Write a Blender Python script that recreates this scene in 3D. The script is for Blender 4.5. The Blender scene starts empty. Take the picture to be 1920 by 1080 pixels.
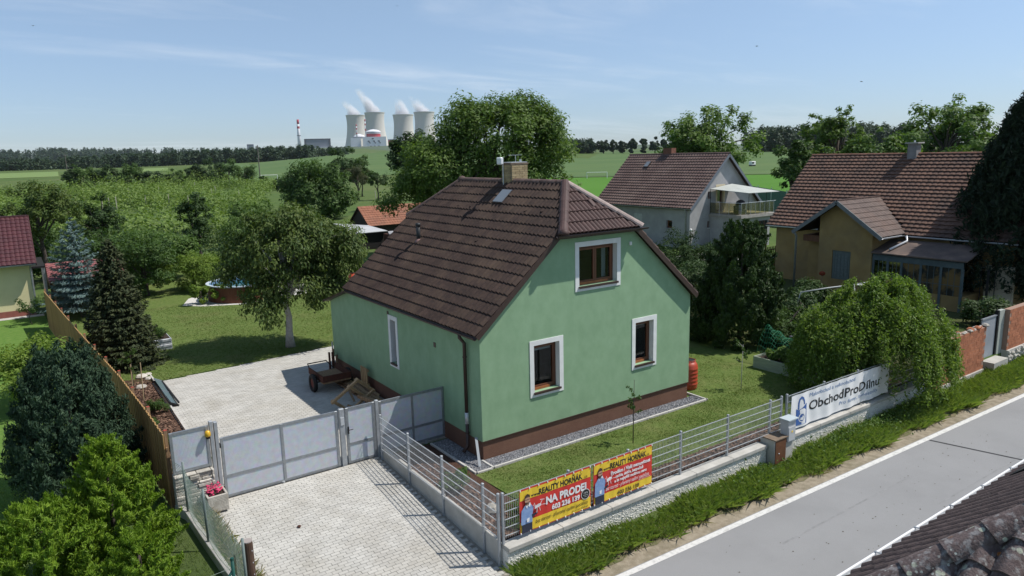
import bpy, bmesh, math, random
import numpy as np
from mathutils import Vector, Matrix
from mathutils.geometry import tessellate_polygon

# ------------------------------------------------------------------ camera
scene = bpy.context.scene
COL = scene.collection
cam_data = bpy.data.cameras.new('camera')
cam = bpy.data.objects.new('camera', cam_data)
COL.objects.link(cam)
scene.camera = cam
CAM = Vector((-9.397, -15.136, 8.03))
_r = Vector((0.81976, -0.57219, -0.02411)); _d = Vector((-0.12568, -0.13866, -0.98233)); _f = Vector((0.55874, 0.80831, -0.18558))
cam.matrix_world = Matrix(((_r.x, -_d.x, -_f.x, CAM.x), (_r.y, -_d.y, -_f.y, CAM.y), (_r.z, -_d.z, -_f.z, CAM.z), (0, 0, 0, 1)))
cam_data.sensor_width = 36.0
cam_data.lens = 1334.5 / 1920 * 36.0
cam_data.clip_start = 0.1
cam_data.clip_end = 20000.0

# ------------------------------------------------------------------ sky and sun
SUN_DIR = Vector((0.57, -0.32, 1.0)).normalized()
world = bpy.data.worlds.new('World')
scene.world = world
world.use_nodes = True
wn, wl = world.node_tree.nodes, world.node_tree.links
for n in list(wn): wn.remove(n)
w_out = wn.new('ShaderNodeOutputWorld')
w_bg = wn.new('ShaderNodeBackground')
w_bg.inputs['Strength'].default_value = 0.122
w_sky = wn.new('ShaderNodeTexSky')
w_sky.sky_type = 'NISHITA'
w_sky.sun_disc = False
w_sky.sun_elevation = math.asin(SUN_DIR.z)
w_sky.sun_rotation = math.atan2(SUN_DIR.x, SUN_DIR.y)
w_sky.altitude = 400
w_sky.air_density = 1.0
w_sky.dust_density = 0.15
w_sky.ozone_density = 2.2
# thin cirrus: noise over the sky direction projected on a flat layer, stretched along one wind direction
w_tc = wn.new('ShaderNodeTexCoord')
w_sep = wn.new('ShaderNodeSeparateXYZ'); wl.new(w_tc.outputs['Generated'], w_sep.inputs[0])
def wmath(op, a, b=None, clamp=False):
    n = wn.new('ShaderNodeMath'); n.operation = op; n.use_clamp = clamp
    for i, v in enumerate((a, b)):
        if v is None: continue
        if isinstance(v, (int, float)): n.inputs[i].default_value = v
        else: wl.new(v, n.inputs[i])
    return n.outputs[0]
w_den = wmath('ADD', wmath('MAXIMUM', w_sep.outputs['Z'], 0.0), 0.09)
w_px = wmath('DIVIDE', w_sep.outputs['X'], w_den)
w_py = wmath('DIVIDE', w_sep.outputs['Y'], w_den)
w_comb = wn.new('ShaderNodeCombineXYZ'); wl.new(w_px, w_comb.inputs[0]); wl.new(w_py, w_comb.inputs[1])
w_map = wn.new('ShaderNodeMapping'); wl.new(w_comb.outputs[0], w_map.inputs[0])
w_map.inputs['Rotation'].default_value = (0, 0, math.radians(38))
w_map.inputs['Scale'].default_value = (0.40, 1.0, 1.0)
w_map.inputs['Location'].default_value = (0.9, 2.35, 0.0)
w_n1 = wn.new('ShaderNodeTexNoise'); wl.new(w_map.outputs[0], w_n1.inputs['Vector'])
w_n1.inputs['Scale'].default_value = 0.62; w_n1.inputs['Detail'].default_value = 6; w_n1.inputs['Roughness'].default_value = 0.58; w_n1.inputs['Distortion'].default_value = 0.5
w_n2 = wn.new('ShaderNodeTexNoise'); wl.new(w_map.outputs[0], w_n2.inputs['Vector'])
w_n2.inputs['Scale'].default_value = 2.6; w_n2.inputs['Detail'].default_value = 7; w_n2.inputs['Roughness'].default_value = 0.66; w_n2.inputs['Distortion'].default_value = 0.9
w_r1 = wn.new('ShaderNodeValToRGB'); wl.new(w_n1.outputs['Fac'], w_r1.inputs[0])
w_r1.color_ramp.elements[0].position = 0.50; w_r1.color_ramp.elements[1].position = 0.74
w_r2 = wn.new('ShaderNodeValToRGB'); wl.new(w_n2.outputs['Fac'], w_r2.inputs[0])
w_r2.color_ramp.elements[0].position = 0.36; w_r2.color_ramp.elements[1].position = 0.74
w_fac = wmath('MULTIPLY', wmath('MULTIPLY', w_r1.outputs[0], w_r2.outputs[0]), 0.8, True)
w_mix = wn.new('ShaderNodeMixRGB'); wl.new(w_fac, w_mix.inputs[0]); w_tint = wn.new('ShaderNodeMixRGB'); w_tint.blend_type = 'MULTIPLY'; w_tint.inputs[0].default_value = 1; w_gr = wn.new('ShaderNodeValToRGB'); wl.new(w_sep.outputs['Z'], w_gr.inputs[0]); wl.new(w_gr.outputs[0], w_tint.inputs[2])      # clear summer air: the horizon is hardly paler than the sky above
w_gr.color_ramp.elements[0].color = (.54, .65, .91, 1); w_gr.color_ramp.elements[1].color = (1.55, 1.37, 1.16, 1); w_gr.color_ramp.elements[1].position = .34
wl.new(w_sky.outputs[0], w_tint.inputs[1]); wl.new(w_tint.outputs[0], w_mix.inputs[1])
w_mix.inputs[2].default_value = (7.2, 7.7, 8.4, 1)
wl.new(w_mix.outputs[0], w_bg.inputs['Color'])
wl.new(w_bg.outputs[0], w_out.inputs['Surface'])

sun_data = bpy.data.lights.new('sun', 'SUN')
sun_data.energy = 5.0
sun_data.angle = math.radians(0.53)
sun_data.color = (1.0, 0.955, 0.89)
sun = bpy.data.objects.new('sun', sun_data)
COL.objects.link(sun)
sun.rotation_euler = SUN_DIR.to_track_quat('Z', 'Y').to_euler()
sun.location = (20, -20, 40)

vs = scene.view_settings
vs.view_transform = 'Standard'; vs.look = 'None'; vs.exposure = 0.0; vs.gamma = 1.0; vs.use_curve_mapping = False
scene.cycles.max_bounces = 6; scene.cycles.diffuse_bounces = 3; scene.cycles.glossy_bounces = 2
scene.cycles.transmission_bounces = 4; scene.cycles.transparent_max_bounces = 12; scene.cycles.volume_bounces = 3
scene.cycles.use_denoising = True

# ------------------------------------------------------------------ helpers
RNG = random.Random(11)
NR = np.random.default_rng(5)

class MB:
    """collects faces for ONE mesh object"""
    def __init__(s): s.v = []; s.f = []
    def add(s, vs_, fs):
        b = len(s.v); s.v += [tuple(v) for v in vs_]; s.f += [tuple(i + b for i in f) for f in fs]; return s
    def box(s, x0, y0, z0, x1, y1, z1, M=None):
        vs_ = [(x, y, z) for z in (z0, z1) for y in (y0, y1) for x in (x0, x1)]
        if M is not None: vs_ = [M @ Vector(v) for v in vs_]
        return s.add(vs_, [(0, 2, 3, 1), (4, 5, 7, 6), (0, 1, 5, 4), (2, 6, 7, 3), (0, 4, 6, 2), (1, 3, 7, 5)])
    def bar(s, a, b, w, h=None, up=(0, 0, 1)):
        a, b = Vector(a), Vector(b); h = h or w; d = (b - a); L = d.length; d.normalize()
        u = Vector(up); sx = d.cross(u)
        if sx.length < 1e-4: sx = d.cross(Vector((1, 0, 0)))
        sx.normalize(); u = sx.cross(d)
        vs_ = [p + sx * (i * w / 2) + u * (j * h / 2) for p in (a, b) for j in (-1, 1) for i in (-1, 1)]
        return s.add(vs_, [(0, 1, 3, 2), (4, 6, 7, 5), (0, 4, 5, 1), (2, 3, 7, 6), (0, 2, 6, 4), (1, 5, 7, 3)])
    def tube(s, pts, rad, n=6, caps=True):
        pts = [Vector(p) for p in pts]
        if not hasattr(rad, '__len__'): rad = [rad] * len(pts)
        rings = []; b = len(s.v); prev = None
        for i, p in enumerate(pts):
            d = (pts[min(i + 1, len(pts) - 1)] - pts[max(i - 1, 0)])
            if d.length < 1e-9: d = Vector((0, 0, 1))
            d.normalize()
            x = d.cross(Vector((0, 0, 1))) if abs(d.z) < .95 else d.cross(Vector((1, 0, 0)))
            if prev is not None:
                x = prev - d * prev.dot(d)
            x.normalize(); prev = x; y = d.cross(x)
            for k in range(n):
                a = 2 * math.pi * k / n
                s.v.append(tuple(p + x * (math.cos(a) * rad[i]) + y * (math.sin(a) * rad[i])))
        for i in range(len(pts) - 1):
            for k in range(n):
                a0 = b + i * n + k; a1 = b + i * n + (k + 1) % n
                s.f.append((a0, a1, a1 + n, a0 + n))
        if caps:
            s.f.append(tuple(b + k for k in reversed(range(n))))
            s.f.append(tuple(b + (len(pts) - 1) * n + k for k in range(n)))
        return s
    def lathe(s, prof, c=(0, 0, 0), n=24, cap=True):
        b = len(s.v)
        for r, z in prof:
            for k in range(n):
                a = 2 * math.pi * k / n
                s.v.append((c[0] + r * math.cos(a), c[1] + r * math.sin(a), c[2] + z))
        for i in range(len(prof) - 1):
            for k in range(n):
                a0 = b + i * n + k; a1 = b + i * n + (k + 1) % n
                s.f.append((a0, a1, a1 + n, a0 + n))
        if cap:
            s.f.append(tuple(b + k for k in reversed(range(n))))
            s.f.append(tuple(b + (len(prof) - 1) * n + k for k in range(n)))
        return s
    def poly(s, pts): return s.add(pts, [tuple(range(len(pts)))])
    def prism(s, pts, vec):
        n = len(pts); vec = Vector(vec)
        return s.add([Vector(p) for p in pts] + [Vector(p) + vec for p in pts],
                     [tuple(reversed(range(n))), tuple(range(n, 2 * n))] + [(i, (i + 1) % n, (i + 1) % n + n, i + n) for i in range(n)])
    def holed(s, outer, holes, to3, depth):
        """flat wall with openings: outer and holes are 2-D loops, to3(u, w, t) -> point at depth t"""
        loops = [outer] + holes
        flat = [p for lp in loops for p in lp]
        tris = tessellate_polygon([[Vector((p[0], p[1], 0)) for p in lp] for lp in loops])
        for t in (0, depth):
            s.add([to3(p[0], p[1], t) for p in flat], [tuple(q) for q in tris])
        for lp in loops:
            n = len(lp)
            s.add([to3(p[0], p[1], 0) for p in lp] + [to3(p[0], p[1], depth) for p in lp],
                  [(i, (i + 1) % n, (i + 1) % n + n, i + n) for i in range(n)])
        return s
    def mesh(s, name, fix=True):
        me = bpy.data.meshes.new(name); me.from_pydata(s.v, [], s.f)
        if fix:
            bm = bmesh.new(); bm.from_mesh(me)
            bmesh.ops.recalc_face_normals(bm, faces=bm.faces); bm.to_mesh(me); bm.free()
        me.update(); return me
    def build(s, name, mat, parent=None, smooth=False, fix=True, bevel=0.0, **kw):
        me = s.mesh(name, fix)
        if bevel:
            bm = bmesh.new(); bm.from_mesh(me); bmesh.ops.remove_doubles(bm, verts=bm.verts, dist=1e-5)
            bmesh.ops.bevel(bm, geom=[e for e in bm.edges if e.calc_face_angle(0) > .5], offset=bevel, segments=1, affect='EDGES')
            bm.to_mesh(me); bm.free()
        return put(name, me, mat, parent, smooth, **kw)

def put(name, me, mat, parent=None, smooth=False, matrix=None, **kw):
    o = bpy.data.objects.new(name, me)
    if mat is not None and not me.materials: me.materials.append(mat)
    if smooth: me.polygons.foreach_set('use_smooth', [True] * len(me.polygons))
    COL.objects.link(o)
    if parent is not None:
        o.parent = parent
        if parent.parent is None and parent.type == 'EMPTY' and not parent.get('_local'):
            o.matrix_parent_inverse = Matrix.Translation(-parent.location)
    if matrix is not None: o.matrix_basis = matrix
    for k, v in kw.items(): o[k] = v
    return o

def thing(name, label, category, loc=(0, 0, 0), group=None, local=False):
    o = bpy.data.objects.new(name, None); COL.objects.link(o); o.location = loc
    o.empty_display_size = 0.2
    o['label'] = label; o['category'] = category
    if group: o['group'] = group
    if local: o['_local'] = 1
    return o

def tag(o, label=None, category=None, group=None, kind=None):
    for k, v in (('label', label), ('category', category), ('group', group), ('kind', kind)):
        if v: o[k] = v
    return o

def np_mesh(name, V, F):
    """mesh from numpy arrays, F is M x 3 or M x 4"""
    me = bpy.data.meshes.new(name)
    V = np.asarray(V, np.float32); F = np.asarray(F, np.int32); k = F.shape[1]
    me.vertices.add(len(V)); me.vertices.foreach_set('co', V.ravel())
    me.loops.add(F.size); me.loops.foreach_set('vertex_index', F.ravel())
    me.polygons.add(len(F)); me.polygons.foreach_set('loop_start', np.arange(0, F.size, k, dtype=np.int32))
    me.polygons.foreach_set('loop_total', np.full(len(F), k, np.int32))
    me.polygons.foreach_set('use_smooth', np.zeros(len(F), bool))
    me.update(calc_edges=True); me.validate(); return me

def face_attr(me, name, vals):
    a = me.attributes.new(name, 'FLOAT', 'FACE'); a.data.foreach_set('value', np.asarray(vals, np.float32))

# ------------------------------------------------------------------ materials
MATS = {}
def mat(name, col, col2=None, scale=4.0, detail=5.0, rough=0.8, bump=0.0, bscale=40.0, rand=0.0, spec=0.3, metal=0.0, lo=0.35, hi=0.65,
        col3=None, scale3=0.6, amt3=0.5, stretch=(1, 1, 1), obj=False, lo3=0.45, hi3=0.7):
    """procedural principled material: two colours over a noise, a third over a larger noise, per-object variation, noise bump; world position drives it"""
    if name in MATS: return MATS[name]
    m = bpy.data.materials.new(name); m.use_nodes = True; MATS[name] = m
    N, L = m.node_tree.nodes, m.node_tree.links
    b = N['Principled BSDF']
    b.inputs['Roughness'].default_value = rough; b.inputs['Metallic'].default_value = metal
    b.inputs['Specular IOR Level'].default_value = spec
    if obj:
        tc = N.new('ShaderNodeTexCoord'); pos = tc.outputs['Object']
    else:
        ge = N.new('ShaderNodeNewGeometry'); pos = ge.outputs['Position']
    if stretch != (1, 1, 1):
        mp = N.new('ShaderNodeMapping'); mp.inputs['Scale'].default_value = stretch; L.new(pos, mp.inputs[0]); pos = mp.outputs[0]
    out = None
    def ramp(sc, de, lo_, hi_):
        t = N.new('ShaderNodeTexNoise'); t.inputs['Scale'].default_value = sc; t.inputs['Detail'].default_value = de; t.inputs['Roughness'].default_value = .6
        L.new(pos, t.inputs['Vector'])
        r = N.new('ShaderNodeMapRange'); r.inputs[1].default_value = lo_; r.inputs[2].default_value = hi_; L.new(t.outputs['Fac'], r.inputs[0])
        return r.outputs[0]
    rgb = N.new('ShaderNodeRGB'); rgb.outputs[0].default_value = (*col, 1); out = rgb.outputs[0]
    if col2 is not None:
        mx = N.new('ShaderNodeMixRGB'); L.new(ramp(scale, detail, lo, hi), mx.inputs[0]); L.new(out, mx.inputs[1]); mx.inputs[2].default_value = (*col2, 1); out = mx.outputs[0]
    if col3 is not None:
        mm = N.new('ShaderNodeMath'); mm.operation = 'MULTIPLY'; L.new(ramp(scale3, 4, lo3, hi3), mm.inputs[0]); mm.inputs[1].default_value = amt3
        mx = N.new('ShaderNodeMixRGB'); L.new(mm.outputs[0], mx.inputs[0]); L.new(out, mx.inputs[1]); mx.inputs[2].default_value = (*col3, 1); out = mx.outputs[0]
    if rand:
        oi = N.new('ShaderNodeObjectInfo'); g2_ = N.new('ShaderNodeNewGeometry'); ad = N.new('ShaderNodeMath'); L.new(oi.outputs['Random'], ad.inputs[0]); L.new(g2_.outputs['Random Per Island'], ad.inputs[1])
        fc = N.new('ShaderNodeMath'); fc.operation = 'FRACT'; L.new(ad.outputs[0], fc.inputs[0])
        mr = N.new('ShaderNodeMapRange'); mr.inputs[3].default_value = 1 - rand; mr.inputs[4].default_value = 1 + rand
        L.new(fc.outputs[0], mr.inputs[0])
        vm = N.new('ShaderNodeVectorMath'); vm.operation = 'SCALE'; L.new(out, vm.inputs[0]); L.new(mr.outputs[0], vm.inputs['Scale']); out = vm.outputs[0]
    L.new(out, b.inputs['Base Color'])
    if bump:
        t = N.new('ShaderNodeTexNoise'); t.inputs['Scale'].default_value = bscale; t.inputs['Detail'].default_value = 3; L.new(pos, t.inputs['Vector'])
        bp = N.new('ShaderNodeBump'); bp.inputs['Strength'].default_value = bump; bp.inputs['Distance'].default_value = 0.02
        L.new(t.outputs['Fac'], bp.inputs['Height']); L.new(bp.outputs[0], b.inputs['Normal'])
    return m

def leafmat(name, c1, c2, trans=0.35, rough=0.55, spec=0.25, extra=None):
    """leaf material: every leaf its own tint between two colours, light comes through"""
    if name in MATS: return MATS[name]
    m = bpy.data.materials.new(name); m.use_nodes = True; MATS[name] = m
    N, L = m.node_tree.nodes, m.node_tree.links
    b = N['Principled BSDF']; b.inputs['Roughness'].default_value = rough; b.inputs['Specular IOR Level'].default_value = spec
    at = N.new('ShaderNodeAttribute'); at.attribute_name = 'tint'
    mx = N.new('ShaderNodeMixRGB'); L.new(at.outputs['Fac'], mx.inputs[0]); mx.inputs[1].default_value = (*c1, 1); mx.inputs[2].default_value = (*c2, 1)
    L.new(mx.outputs[0], b.inputs['Base Color'])
    tr = N.new('ShaderNodeBsdfTranslucent')
    tm = N.new('ShaderNodeMixRGB'); tm.blend_type = 'MULTIPLY'; tm.inputs[0].default_value = 1; L.new(mx.outputs[0], tm.inputs[1]); tm.inputs[2].default_value = (1.25, 1.35, .55, 1)
    L.new(tm.outputs[0], tr.inputs['Color'])
    ms = N.new('ShaderNodeMixShader'); ms.inputs[0].default_value = trans; L.new(b.outputs[0], ms.inputs[1]); L.new(tr.outputs[0], ms.inputs[2])
    L.new(ms.outputs[0], N['Material Output'].inputs['Surface'])
    return m

def glassmat(name, tint=(0.9, 0.95, 0.95), mixv=0.75, rough=0.02):
    """thin pane: clear, with mirror reflection"""
    if name in MATS: return MATS[name]
    m = bpy.data.materials.new(name); m.use_nodes = True; MATS[name] = m
    N, L = m.node_tree.nodes, m.node_tree.links
    N.remove(N['Principled BSDF'])
    t = N.new('ShaderNodeBsdfTransparent'); t.inputs[0].default_value = (*tint, 1)
    g = N.new('ShaderNodeBsdfGlossy'); g.inputs['Roughness'].default_value = rough; g.inputs['Color'].default_value = (.9, .9, .9, 1)
    fr = N.new('ShaderNodeLayerWeight'); pw_ = N.new('ShaderNodeMath'); pw_.operation = 'POWER'; pw_.inputs[1].default_value = 4; L.new(fr.outputs['Facing'], pw_.inputs[0])
    ad = N.new('ShaderNodeMath'); ad.operation = 'ADD'; ad.inputs[1].default_value = (1 - mixv) * .45; ad.use_clamp = True; L.new(pw_.outputs[0], ad.inputs[0])
    ms = N.new('ShaderNodeMixShader'); L.new(ad.outputs[0], ms.inputs[0]); L.new(t.outputs[0], ms.inputs[1]); L.new(g.outputs[0], ms.inputs[2])
    L.new(ms.outputs[0], N['Material Output'].inputs['Surface'])
    return m

M_ = dict(
    green=mat('green_render', (.276, .422, .258), (.230, .362, .216), scale=2.4, detail=8, rough=.92, bump=.3, bscale=90, col3=(.225, .345, .215), scale3=1.3, amt3=.28, stretch=(1, 1, .75), lo3=.45, hi3=.75),
    plinth=mat('brown_mosaic_plaster', (.19, .10, .065), (.13, .066, .045), scale=60, rough=.85, bump=.3, bscale=160, col3=(.22, .12, .08), scale3=1.2, amt3=.5),
    white=mat('white_render', (.78, .79, .77), (.70, .71, .69), scale=3, rough=.85),
    tile=mat('brown_roof_tile', (.060, .037, .029), (.036, .023, .019), scale=7, rough=.72, bump=.25, bscale=70, rand=.11, col3=(.105, .070, .048), scale3=1.3, amt3=.6, spec=.25),
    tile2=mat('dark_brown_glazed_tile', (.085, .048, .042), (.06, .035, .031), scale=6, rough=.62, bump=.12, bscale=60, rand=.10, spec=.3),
    ridge=mat('weathered_ridge_tile', (.10, .06, .05), (.15, .105, .09), scale=8, rough=.8, bump=.4, bscale=50, rand=.2),
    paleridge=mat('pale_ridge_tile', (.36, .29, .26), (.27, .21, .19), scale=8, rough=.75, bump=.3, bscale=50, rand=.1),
    under=mat('roof_underlay', (.035, .022, .018), rough=.9),
    brownwood=mat('brown_stained_wood', (.16, .055, .025), (.11, .038, .018), scale=10, rough=.45, stretch=(1, 1, .15), spec=.5),
    sunlitwood=mat('sun_painted_wood', (.36, .125, .045), (.28, .09, .03), scale=10, rough=.45, stretch=(1, 1, 1), spec=.5),  # lighter copy of the brown wood, sunlight put into the colour
    brownmetal=mat('brown_coated_metal', (.055, .032, .026), (.045, .026, .021), scale=5, rough=.45, spec=.5),
    greymetal=mat('galvanised_steel', (.34, .36, .38), (.26, .28, .30), scale=9, rough=.42, metal=.55, spec=.5),
    galv=mat('galvanised_fence_post', (.40, .42, .44), (.31, .33, .35), scale=6, rough=.5, metal=.3),
    zinc=mat('bright_zinc', (.62, .64, .66), (.52, .54, .56), scale=5, rough=.4, metal=.4),
    concrete=mat('pale_concrete', (.50, .48, .44), (.40, .385, .35), scale=3.5, rough=.92, bump=.25, bscale=60, col3=(.34, .325, .29), scale3=1.1, amt3=.6),
    kerb=mat('kerb_concrete', (.52, .50, .47), (.43, .41, .38), scale=5, rough=.92, bump=.2, bscale=60),
    dark=mat('dark_interior', (.015, .014, .013), rough=.9),
    soil=mat('dark_soil', (.05, .036, .026), (.032, .023, .017), scale=8, rough=1, bump=.8, bscale=30),
    black=mat('black_rubber', (.015, .015, .016), rough=.7),
    redplastic=mat('red_brown_barrel_plastic', (.42, .065, .03), (.36, .05, .026), scale=4, rough=.42, spec=.5),
    plank=mat('weathered_timber', (.30, .20, .115), (.21, .135, .08), scale=5, rough=.85, stretch=(3, 3, 1), rand=.25, bump=.3, bscale=25),
)
GLASS = glassmat('window_glass', (.72, .77, .78), .94)
GLASSDARK = glassmat('dark_window_glass', (.25, .28, .3), .55)
# ------------------------------------------------------------------ terrain
def smooth(a, b, x):
    t = np.clip((x - a) / (b - a), 0, 1); return t * t * (3 - 2 * t)
AZ = np.radians([-40, -0.3, 7.3, 15.5, 21, 24.9, 34.9, 40.8, 54.7, 70.2, 120])
ZC = np.array([2.0, 3.0, 3.6, 5.0, 10.5, 12.5, 10.0, 7.3, 5.2, 3.0, 1.0])      # height of the low crest, about 700 to 900 m out
def terrain(x, y):
    x = np.asarray(x, float); y = np.asarray(y, float)
    dx, dy = x - CAM.x, y - CAM.y
    d = np.hypot(dx, dy); a = np.arctan2(dx, dy)
    zc = np.interp(a, AZ, ZC)
    far = np.cos(np.clip((a - math.radians(22)) * 1.6, -math.pi / 2, math.pi / 2)) ** 2 * 40
    z = smooth(190, 760, d) * zc + smooth(2250, 2900, d) * (far - 2)
    z = np.where(np.abs(a) > 2.0, 0.0, z)
    # towards the street: the drive and the neighbour's garden fall gently, the front garden drops at its wall
    west = np.clip((y - 2.0) * 0.062, -0.55, 0.0)
    east = np.where(y > -4.05, 0.0, -0.42 - 0.13 * np.clip((-4.1 - y) / 0.9, 0, 1))
    near = np.where(x < -2.0, west, east)
    near = np.where(y < -5.2, -0.56, near)
    return z + np.where(d < 150, near, 0.0) * 1.0

def sheet(name, xs, ys, off, material, kind='structure', inside=None):
    X, Y = np.meshgrid(xs, ys); Z = terrain(X, Y) + off
    V = np.stack([X.ravel(), Y.ravel(), Z.ravel()], 1); nx = len(xs)
    F = []
    for j in range(len(ys) - 1):
        for i in range(nx - 1):
            if inside and not inside((xs[i] + xs[i + 1]) / 2, (ys[j] + ys[j + 1]) / 2): continue
            F.append((j * nx + i, j * nx + i + 1, (j + 1) * nx + i + 1, (j + 1) * nx + i))
    o = put(name, np_mesh(name, V, F), material); o['kind'] = kind
    o.data.polygons.foreach_set('use_smooth', [True] * len(o.data.polygons))
    return o

M_['grass'] = mat('lawn_soil_and_grass', (.088, .136, .034), (.135, .172, .052), scale=5, detail=8, rough=1, bump=.9, bscale=55, col3=(.16, .15, .065), scale3=.55, amt3=.55, lo3=.5, hi3=.75, spec=.05)
M_['meadow'] = mat('meadow', (.06, .105, .03), (.10, .14, .045), scale=.35, detail=9, rough=1, bump=.6, bscale=6, col3=(.13, .14, .06), scale3=.02, amt3=.6, spec=.05)
M_['pitch'] = mat('football_turf', (.075, .175, .028), (.085, .19, .034), scale=.05, detail=6, rough=1, spec=.05)
M_['crop'] = mat('green_wheat', (.082, .135, .052), (.10, .155, .062), scale=.02, detail=8, rough=1, col3=(.12, .165, .065), scale3=.006, amt3=.7, spec=.05, stretch=(1, 3, 1))
M_['crop2'] = mat('pale_barley', (.15, .215, .075), (.175, .24, .09), scale=.02, detail=6, rough=1, spec=.05)
M_['verge'] = mat('verge_soil', (.10, .115, .045), (.20, .165, .11), scale=4, detail=8, rough=1, bump=.8, bscale=40, spec=.05)
M_['dirt'] = mat('sandy_shoulder', (.33, .285, .215), (.24, .20, .145), scale=6, detail=8, rough=1, bump=.7, bscale=60, spec=.05, col3=(.15, .14, .09), scale3=1.5, amt3=.5)
M_['asphalt'] = mat('worn_asphalt', (.275, .275, .275), (.24, .24, .24), scale=70, detail=4, rough=.9, bump=.25, bscale=220, col3=(.215, .215, .215), scale3=.45, amt3=.6, spec=.2)
M_['paint'] = mat('white_road_paint', (.60, .59, .56), (.36, .355, .34), scale=11, detail=9, rough=.85, lo=.48, hi=.78)
M_['mulch'] = mat('bark_mulch', (.105, .060, .042), (.052, .032, .026), scale=34, detail=4, rough=1, bump=1.0, bscale=42, spec=.05)
M_['gravel'] = mat('grey_gravel', (.27, .27, .28), (.11, .11, .12), scale=42, detail=3, rough=.95, bump=1.0, bscale=45, lo=.42, hi=.6)

xs = np.unique(np.concatenate([[-9000, -6000, -4000, -2600, -1800, -1200, -800, -550, -400, -300, -220, -160, -120, -90, -70, -55, -45], np.arange(-38, 46, 2.0), [-2.02, -1.98],
                               [52, 60, 70, 85, 100, 120, 145, 175, 210, 250, 300, 360, 430, 520, 620, 740, 900, 1080, 1300, 1600, 1900, 2300, 2800, 3400, 4200, 5500, 7500, 9500]]))
ys = np.unique(np.concatenate([[-3000, -1000, -400, -150, -80, -50, -35, -25, -20, -15, -12, -9, -7, -5.25, -5.15, -5.0, -4.6, -4.12, -4.06, -4.0, -3.6], np.arange(-3, 50, 1.5),
                               [53, 58, 64, 72, 82, 95, 110, 130, 150, 175, 205, 240, 280, 330, 390, 460, 540, 630, 740, 870, 1020, 1200, 1450, 1750, 2100, 2500, 3000, 3600, 4400, 5600, 7500, 9500]]))
sheet('ground', xs, ys, -0.02, M_['meadow'])

def along(p0, p1, n): return [(p0[0] + (p1[0] - p0[0]) * i / n, p0[1] + (p1[1] - p0[1]) * i / n) for i in range(n + 1)]
RS = -0.028                                                # the street runs almost along x
def ry(x, off): return -5.46 + RS * x + off
def strip(name, off0, off1, z, material, x0=-70, x1=110, n=60, wob=0.0, **kw):
    m = MB(); rr = random.Random(len(name))
    for i in range(n + 1):
        x = x0 + (x1 - x0) * i / n
        m.v.append((x, ry(x, off0 + rr.uniform(-wob, wob)), z)); m.v.append((x, ry(x, off1), z))
    m.f = [(2 * i, 2 * i + 1, 2 * i + 3, 2 * i + 2) for i in range(n)]
    o = m.build(name, material, fix=True); o['kind'] = 'structure'
    for k, v in kw.items(): o[k] = v
    return o
ROADZ = -0.53
strip('road', -5.9, 0.10, ROADZ, M_['asphalt'])
strip('road_shoulder', 0.10, 0.55, ROADZ - 0.006, M_['dirt'], n=260, wob=0.0)
mk = strip('road_marking', -0.075, 0.075, ROADZ + 0.004, M_['paint'], x0=-1.7, n=200)
# sealed transverse joint across the carriageway
jt = MB().add([(11.72, ry(11.72, -.1), ROADZ + .004), (11.80, ry(11.8, -.1), ROADZ + .004), (13.25, ry(13, -5.8), ROADZ + .004), (13.17, ry(13, -5.8), ROADZ + .004)], [(0, 1, 2, 3)])
for (xa, xb, of_, w_) in ((3.5, 9.0, -1.15, .05), (5.8, 10.2, -3.4, .06), (8.0, 16, -2.2, .04)):
    q = MB().add([(xa, ry(xa, of_), ROADZ + .003), (xb, ry(xb, of_ + .12), ROADZ + .003), (xb, ry(xb, of_ + .12 + w_), ROADZ + .003), (xa, ry(xa, of_ + w_), ROADZ + .003)], [(0, 1, 2, 3)]).build('road_joint', mat('worn_road_seam', (.20, .20, .20), (.26, .26, .26), scale=5, rough=.9)); q['kind'] = 'structure'
jt = jt.build('road_joint', mat('bitumen_seal', (.03, .03, .032), rough=.7)); jt['kind'] = 'structure'
# dry mud crumbs on the road
cr = MB(); rr = random.Random(3)
for i in range(190):
    x = rr.uniform(-1, 14); y = ry(x, rr.uniform(-4.6, -.5)); s_ = rr.uniform(.008, .030)
    cr.add([(x - s_, y, ROADZ + .003), (x, y - s_ * .6, ROADZ + .003), (x + s_, y, ROADZ + .003), (x, y + s_ * .6, ROADZ + .003), (x, y, ROADZ + .003 + s_ * .5)], [(0, 1, 4), (1, 2, 4), (2, 3, 4), (3, 0, 4)])
tag(cr.build('mud_crumbs', mat('dry_mud', (.10, .085, .06), rough=1)), 'small dark crumbs of dried mud scattered over the road', 'mud', kind='stuff')
# the verge between wall and shoulder
def vin(x, y): return True
m = MB(); n = 120
for i in range(n + 1):
    x = -2.2 + 42 * i / n
    for off, z in ((-4.07 - ry(x, 0), -.54), (1.0, -.52), (.80, -.515), (.53 + .09 * math.sin(i * 1.7) + .06 * math.sin(i * .63), ROADZ + .002)):
        m.v.append((x, ry(x, off), z))
for i in range(n):
    for j in range(3):
        a = i * 4 + j; m.f.append((a, a + 4, a + 5, a + 1))
vo = m.build('verge', M_['verge'], smooth=True); vo['kind'] = 'structure'

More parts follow.
